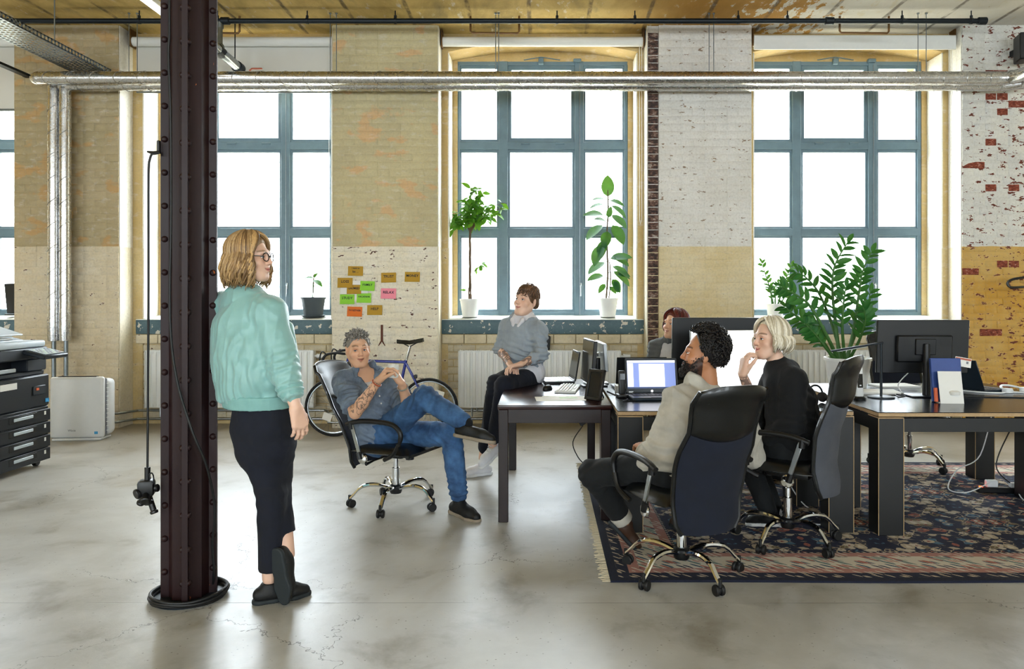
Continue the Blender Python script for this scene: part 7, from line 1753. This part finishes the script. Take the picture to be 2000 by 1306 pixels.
# ================================================================ 4  bearded man seen from behind
def man_beard():
    p = person('bearded man with black curly hair and beige sweater, seen from behind', (.70, 3.82, 0)); up = V(0, 0, 1); fwd = nrm(V(-.55, .83, 0))
    J = dict(fwd=fwd, pelvis=V(.71, 3.80, .565), chest=V(.785, 3.865, .77), neck=P3(1384, 765, 3.92), head=P3(1373, 693, 3.92), face=V(-.96, .20, .12), hup=V(.12, 0, 1),
             shl=P3(1340, 792, 3.80), ell=P3(1272, 896, 3.80), wrl=P3(1262, 880, 4.04), shr=P3(1448, 800, 4.05), elr=P3(1470, 890, 4.15), wrr=P3(1420, 880, 4.30),
             hil=V(.62, 3.80, .55), knl=P3(1158, 925, 4.02), anl=P3(1220, 1020, 4.14), hir=V(.80, 3.88, .55), knr=P3(1330, 915, 4.30), anr=P3(1350, 1009, 4.35))
    hd = dict(l=dict(d=V(-.2, .9, .2), pn=V(0, 0, -1), thumb=V(1, 0, 0), s=1.0), r=dict(d=V(-.6, .7, 0), pn=V(0, 0, -1), thumb=V(-1, 0, 0), s=1.0))
    T, M = skin_person(p, J, TANNED, female=False, head_s=1.0, lip=hexa('#8a4a3c'), brow=hexa('#1c120d'), beard=(hexa('#1a110d'), .96), hands=hd, smile=1.5, look=(0, 1, .05), limb=1.05, iris='#3a2a1e')
    r_ = nrm(np.cross(fwd, up)); f_ = fwd
    S = SDF(); S.loft([(V(.71, 3.80, .55), r_, f_, .185, .14), (V(.735, 3.82, .66), r_, f_, .18, .135), (V(.785, 3.865, .77), r_, f_, .18, .13), (V(.845, 3.91, .845), r_, f_, .12, .085)], .02)
    for q in 'lr': S.rc(J['neck'] - up * .025, J['sh' + q], .062, .072, .04); sleeve(S, J['sh' + q], J['el' + q], J['wr' + q], .074, .066, .052, .92, .04)
    S.rc(J['neck'] - up * .01, J['neck'] + up * .005, .064, .062, .02)
    vs, F = S.mesh(.0062); np_mesh('sweater', folds(vs, F, .0075, 9, [(J['ell'], V(-.5, 0, -.8), .11, .009, .045), (J['shl'], V(-.4, 0, -.9), .09, .005, .05), (V(.62, 3.74, .60), up, .12, .008, .05)]), F, 'beige_knit', p)
    S = SDF(); S.loft([(V(.71, 3.80, .60), r_, f_, .165, .125), (V(.71, 3.81, .53), r_, f_, .175, .13)], .02)
    for q, e in (('l', .86), ('r', .9)): h, k_, a = J['hi' + q], J['kn' + q], J['an' + q]; S.rc(h, k_, .092, .072, .03); S.rc(k_, k_ + (a - k_) * e, .072, .055, .02)
    vs, F = S.mesh(.0065); np_mesh('trousers', folds(vs, F, .0035, 9, [(J['knl'], V(1, 0, -1), .1, .005, .045)]), F, 'dark_trouser', p)
    k_, a = J['knl'], J['anl']; q = k_ + (a - k_) * .86; ax = nrm(a - k_); S = SDF(); S.rc(q, q + ax * .035, .060, .058, .01); S.plane(q - ax * .02, -ax, .003); S.plane(q + ax * .035, ax, .003); vs, F = S.mesh(.005); np_mesh('trouser_cuff', vs, F, 'beige_knit', p)
    shoe(p, J['anl'] + ax * .01, V(.62, .15, -.70), V(.70, .2, .66), mat='boot_brown', sole='sole_dark', s=.92, collar=.06, drop=.075); shoe(p, J['anr'], V(-.5, .86, 0), up, mat='boot_brown', sole='sole_dark', s=.95, collar=.06, drop=.10)
    # curls
    hair_cap(p, T, M, 1.0, 'hair_black', .014, .030, -.02, (1, 1, 1), .068)
    rr = random.Random(3); sp = []
    for i in range(1250):
        az = R(rr.uniform(-180, 180)); el = R(rr.uniform(-42 if abs(az) > R(112) else (-6 if abs(az) > R(76) else 46), 90)); kk = 1.07 + .16 * max(0, math.sin(el)) * (1 if abs(az) > R(60) else .8) + rr.uniform(-.04, .06); c = scalp_pt(T, az, el, kk, .105); n_ = nrm(c - T(0, -.014, .034)); u = nrm(np.cross(n_, V(.3, .2, .9))); w = np.cross(n_, u); a0 = rr.uniform(0, 6.28); rd = rr.uniform(.006, .011)
        sp.append(([c + u * rd * math.cos(a0 + t * 1.1) + w * rd * math.sin(a0 + t * 1.1) + n_ * (.003 * t - .006) for t in range(8)], .0042, rr.choice(((1, 1, 1), (1.8, 1.7, 1.6), (.6, .6, .6)))))
    strands(p, 'hair', 'hair_black', sp, 5)
    rr = random.Random(13); sp = []
    for i in range(420):        # beard
        az = R(rr.uniform(-100, 100)); zz_ = rr.uniform(-.118, -.058 + .045 * min(1, abs(az) / R(90))); x = math.sin(az) * (.060 - .22 * max(0, -.07 - zz_)); y = .022 + math.cos(az) * (.062 + .02 * max(0, math.cos(az))) - .25 * max(0, -.09 - zz_)
        if abs(x) < .026 and zz_ > -.082: continue
        c = T(x, y, zz_); n_ = nrm(c - T(0, .01, -.05)); sp.append(([c - n_ * .004, c + n_ * .007 + M @ V(rr.uniform(-.005, .005), .002, -.004), c + n_ * .010 + M @ V(rr.uniform(-.008, .008), .002, -.012)], .0032, rr.choice(((1, 1, 1), (1.8, 1.6, 1.5)))))
    for i in range(60): x = rr.uniform(-.026, .026); c = T(x, .091 - abs(x) * .35, -.047 + rr.uniform(-.004, .004)); sp.append(([c, c + M @ V(x * .15, .005, -.004), c + M @ V(x * .3, .004, -.009)], .0026, (1, 1, 1)))
    strands(p, 'beard', 'hair_black', sp, 5)
man_beard()

# ================================================================ 5  blonde woman in black
def woman_blonde():
    p = person('platinum blonde woman in a black sweater, hand raised to her chin', (1.44, 4.25, 0)); up = V(0, 0, 1); fwd = nrm(V(-.80, .60, 0))
    J = dict(fwd=fwd, pelvis=V(1.43, 4.27, .585), chest=P3(1540, 790, 4.30), neck=P3(1519, 713, 4.30), head=P3(1503, 663, 4.30), face=V(-.94, -.34, .05), hup=V(-.12, 0, 1),
             shl=P3(1551, 745, 4.16), ell=P3(1548, 830, 4.12), wrl=P3(1500, 855, 4.20), shr=P3(1512, 745, 4.44), elr=P3(1480, 806, 4.44), wrr=P3(1450, 730, 4.22),
             hil=V(1.36, 4.22, .57), knl=P3(1462, 905, 4.42), anl=P3(1502, 1000, 4.40), hir=V(1.48, 4.36, .57), knr=P3(1470, 890, 4.62), anr=P3(1515, 999, 4.55))
    hd = dict(r=dict(d=V(.12, -.1, 1), pn=V(.85, .1, .1), thumb=V(.2, -.9, .2), per=((.5, .9, .6), (.6, .9, .6), (.7, 1.0, .6), (.8, 1.0, .6)), s=1.0, thumb_open=.6), l=dict(d=V(-.8, .5, 0), pn=V(0, 0, -1), thumb=V(0, 1, 0), s=.95))
    T, M = skin_person(p, J, PALE, female=True, head_s=.94, lip=hexa('#b9585a'), brow=hexa('#6a4f3a'), hands=hd, smile=1.5, look=(0, 1, .05), tattoo=[(J['elr'] * .5 + J['wrr'] * .5, J['wrr'], .05, .4)], iris='#3f4a52')
    r_ = nrm(np.cross(fwd, up)); f_ = fwd
    S = SDF(); S.loft([(V(1.43, 4.27, .57), r_, f_, .18, .145), (P3(1552, 850, 4.28), r_, f_, .178, .145), (P3(1545, 790, 4.29), r_, f_, .18, .14), (P3(1528, 738, 4.30), r_, f_, .13, .10)], .02)
    for q, a in (('l', .92), ('r', .3)): S.rc(J['neck'] - up * .025, J['sh' + q], .058, .068, .04); sleeve(S, J['sh' + q], J['el' + q], J['wr' + q], .070, .060, .050, a, .04)
    S.rc(J['neck'] - up * .01, J['neck'] + up * .006, .058, .056, .02)
    vs, F = S.mesh(.0065); np_mesh('sweater', folds(vs, F, .005, 8, [(J['ell'], up, .1, .006, .045), (P3(1570, 800, 4.2), V(.4, 0, 1), .15, .005, .06)]), F, 'black_knit', p)
    S = SDF(); S.loft([(V(1.43, 4.27, .62), r_, f_, .165, .13), (V(1.43, 4.28, .55), r_, f_, .175, .13)], .02)
    for q in 'lr': h, k_, a = J['hi' + q], J['kn' + q], J['an' + q]; S.rc(h, k_, .092, .068, .03); S.rc(k_, k_ + (a - k_) * .92, .068, .052, .02)
    vs, F = S.mesh(.007); np_mesh('trousers', folds(vs, F, .003, 9), F, 'dark_trouser', p)
    for q in 'lr': shoe(p, J['an' + q], V(-.58, .78, -.22) if q == 'l' else V(-.7, .7, 0), V(-.1, .15, .95) if q == 'l' else up, mat='shoe_black' if q == 'l' else 'shoe_white', sole='sole_white', s=.93, collar=.02, drop=.085)
    hair_cap(p, T, M, .94, 'hair_platinum', .008, .040, -.03, (.9, .9, .88), .066)
    long_hair(p, T, M, .95, 'hair_platinum', 480, .09, .006, 64, False, seed=9, r0=.0082, shades=((1, 1, 1), (.8, .78, .72), (1.1, 1.1, 1.1), (.62, .58, .5)), outward=.028, vol=1.05)
    I = inv(p); m = MB(); e = T(-.088, -.004, -.028)
    for sx in (-1, 1): m = MB(); m.tube([I @ Vector(T(sx * .085, -.006, -.028) + M @ V(0, .014 * math.cos(a), .014 * math.sin(a))) for a in [2 * PI * i / 16 for i in range(16)]], .003, 6, closed=True); m.build('earring', 'brown_metal', p)
woman_blonde()

# ================================================================ 6  woman behind the monitors
def woman_back():
    p = person('woman with auburn hair half hidden behind the large monitor', (1.15, 6.38, 0)); up = V(0, 0, 1); fwd = nrm(V(-.45, -.89, 0))
    J = dict(fwd=fwd, pelvis=V(1.17, 6.42, .58), chest=P3(1308, 705, 6.36), neck=P3(1312, 664, 6.36), head=P3(1318, 634, 6.32), face=V(-.80, -.58, .10), hup=V(.05, 0, 1),
             shr=P3(1281, 680, 6.44), elr=P3(1274, 735, 6.40), wrr=P3(1290, 770, 6.18), shl=P3(1348, 682, 6.26), ell=P3(1356, 735, 6.2), wrl=P3(1340, 768, 6.05),
             hir=V(1.08, 6.44, .56), knr=V(.98, 6.05, .52), anr=V(1.0, 6.15, .11), hil=V(1.26, 6.38, .56), knl=V(1.15, 5.98, .52), anl=V(1.17, 6.1, .11))
    hd = dict(r=dict(d=V(.3, -.9, 0), pn=V(0, 0, -1), thumb=V(1, 0, 0), s=1), l=dict(d=V(-.3, -.9, 0), pn=V(0, 0, -1), thumb=V(-1, 0, 0), s=1))
    T, M = skin_person(p, J, WARM, female=True, head_s=1.0, lip=hexa('#b0605a'), brow=hexa('#4a2a20'), hands=hd, smile=1.4, look=(0, 1, .05), step=.009)
    r_ = nrm(np.cross(fwd, up)); f_ = fwd
    S = SDF(); S.loft([(V(1.17, 6.42, .57), r_, f_, .18, .14), (V(1.14, 6.39, .72), r_, f_, .175, .135), (P3(1309, 705, 6.36), r_, f_, .178, .13), (P3(1311, 682, 6.36), r_, f_, .13, .10)], .02)
    for q in 'lr': S.rc(J['neck'] - up * .02, J['sh' + q], .062, .066, .04); sleeve(S, J['sh' + q], J['el' + q], J['wr' + q], .068, .060, .050, .95, .04)
    S.rc(J['neck'] + fwd * .12 - up * .04, J['chest'] + fwd * .16 - up * .2, .07, .085, .01, 's'); S.rc(J['neck'] - up * .005 - fwd * .02, J['neck'] + up * .01 + fwd * .03, .066, .064, .02)
    vs, F = S.mesh(.007); np_mesh('cardigan', folds(vs, F, .006, 9, [(J['shr'], up, .1, .006, .04)]), F, 'grey_cardigan', p)
    S = SDF(); S.loft([(V(1.165, 6.41, .60), r_, f_, .16, .12), (P3(1309, 705, 6.36), r_, f_, .155, .118), (P3(1311, 680, 6.36), r_, f_, .11, .09)], .02); vs, F = S.mesh(.008); np_mesh('white_top', vs, F, 'white_cotton', p)
    S = SDF(); S.loft([(V(1.17, 6.42, .61), r_, f_, .165, .125), (V(1.17, 6.42, .55), r_, f_, .17, .125)], .02)
    for q in 'lr': h, k_, a = J['hi' + q], J['kn' + q], J['an' + q]; S.rc(h, k_, .09, .068, .03); S.rc(k_, k_ + (a - k_) * .92, .068, .052, .02)
    vs, F = S.mesh(.009); np_mesh('trousers', vs, F, 'dark_trouser', p)
    for q in 'lr': shoe(p, J['an' + q], V(-.3, -.95, 0), up, mat='shoe_black', sole='sole_dark', s=.93, collar=.02, drop=.10)
    hair_cap(p, T, M, 1.0, 'hair_auburn', .010, .058, -.03); long_hair(p, T, M, 1.0, 'hair_auburn', 220, .10, .012, 62, False, seed=12, r0=.0082, shades=((1, 1, 1), (.6, .6, .6), (1.5, 1.4, 1.3)), outward=.02, vol=1.03)
woman_back()
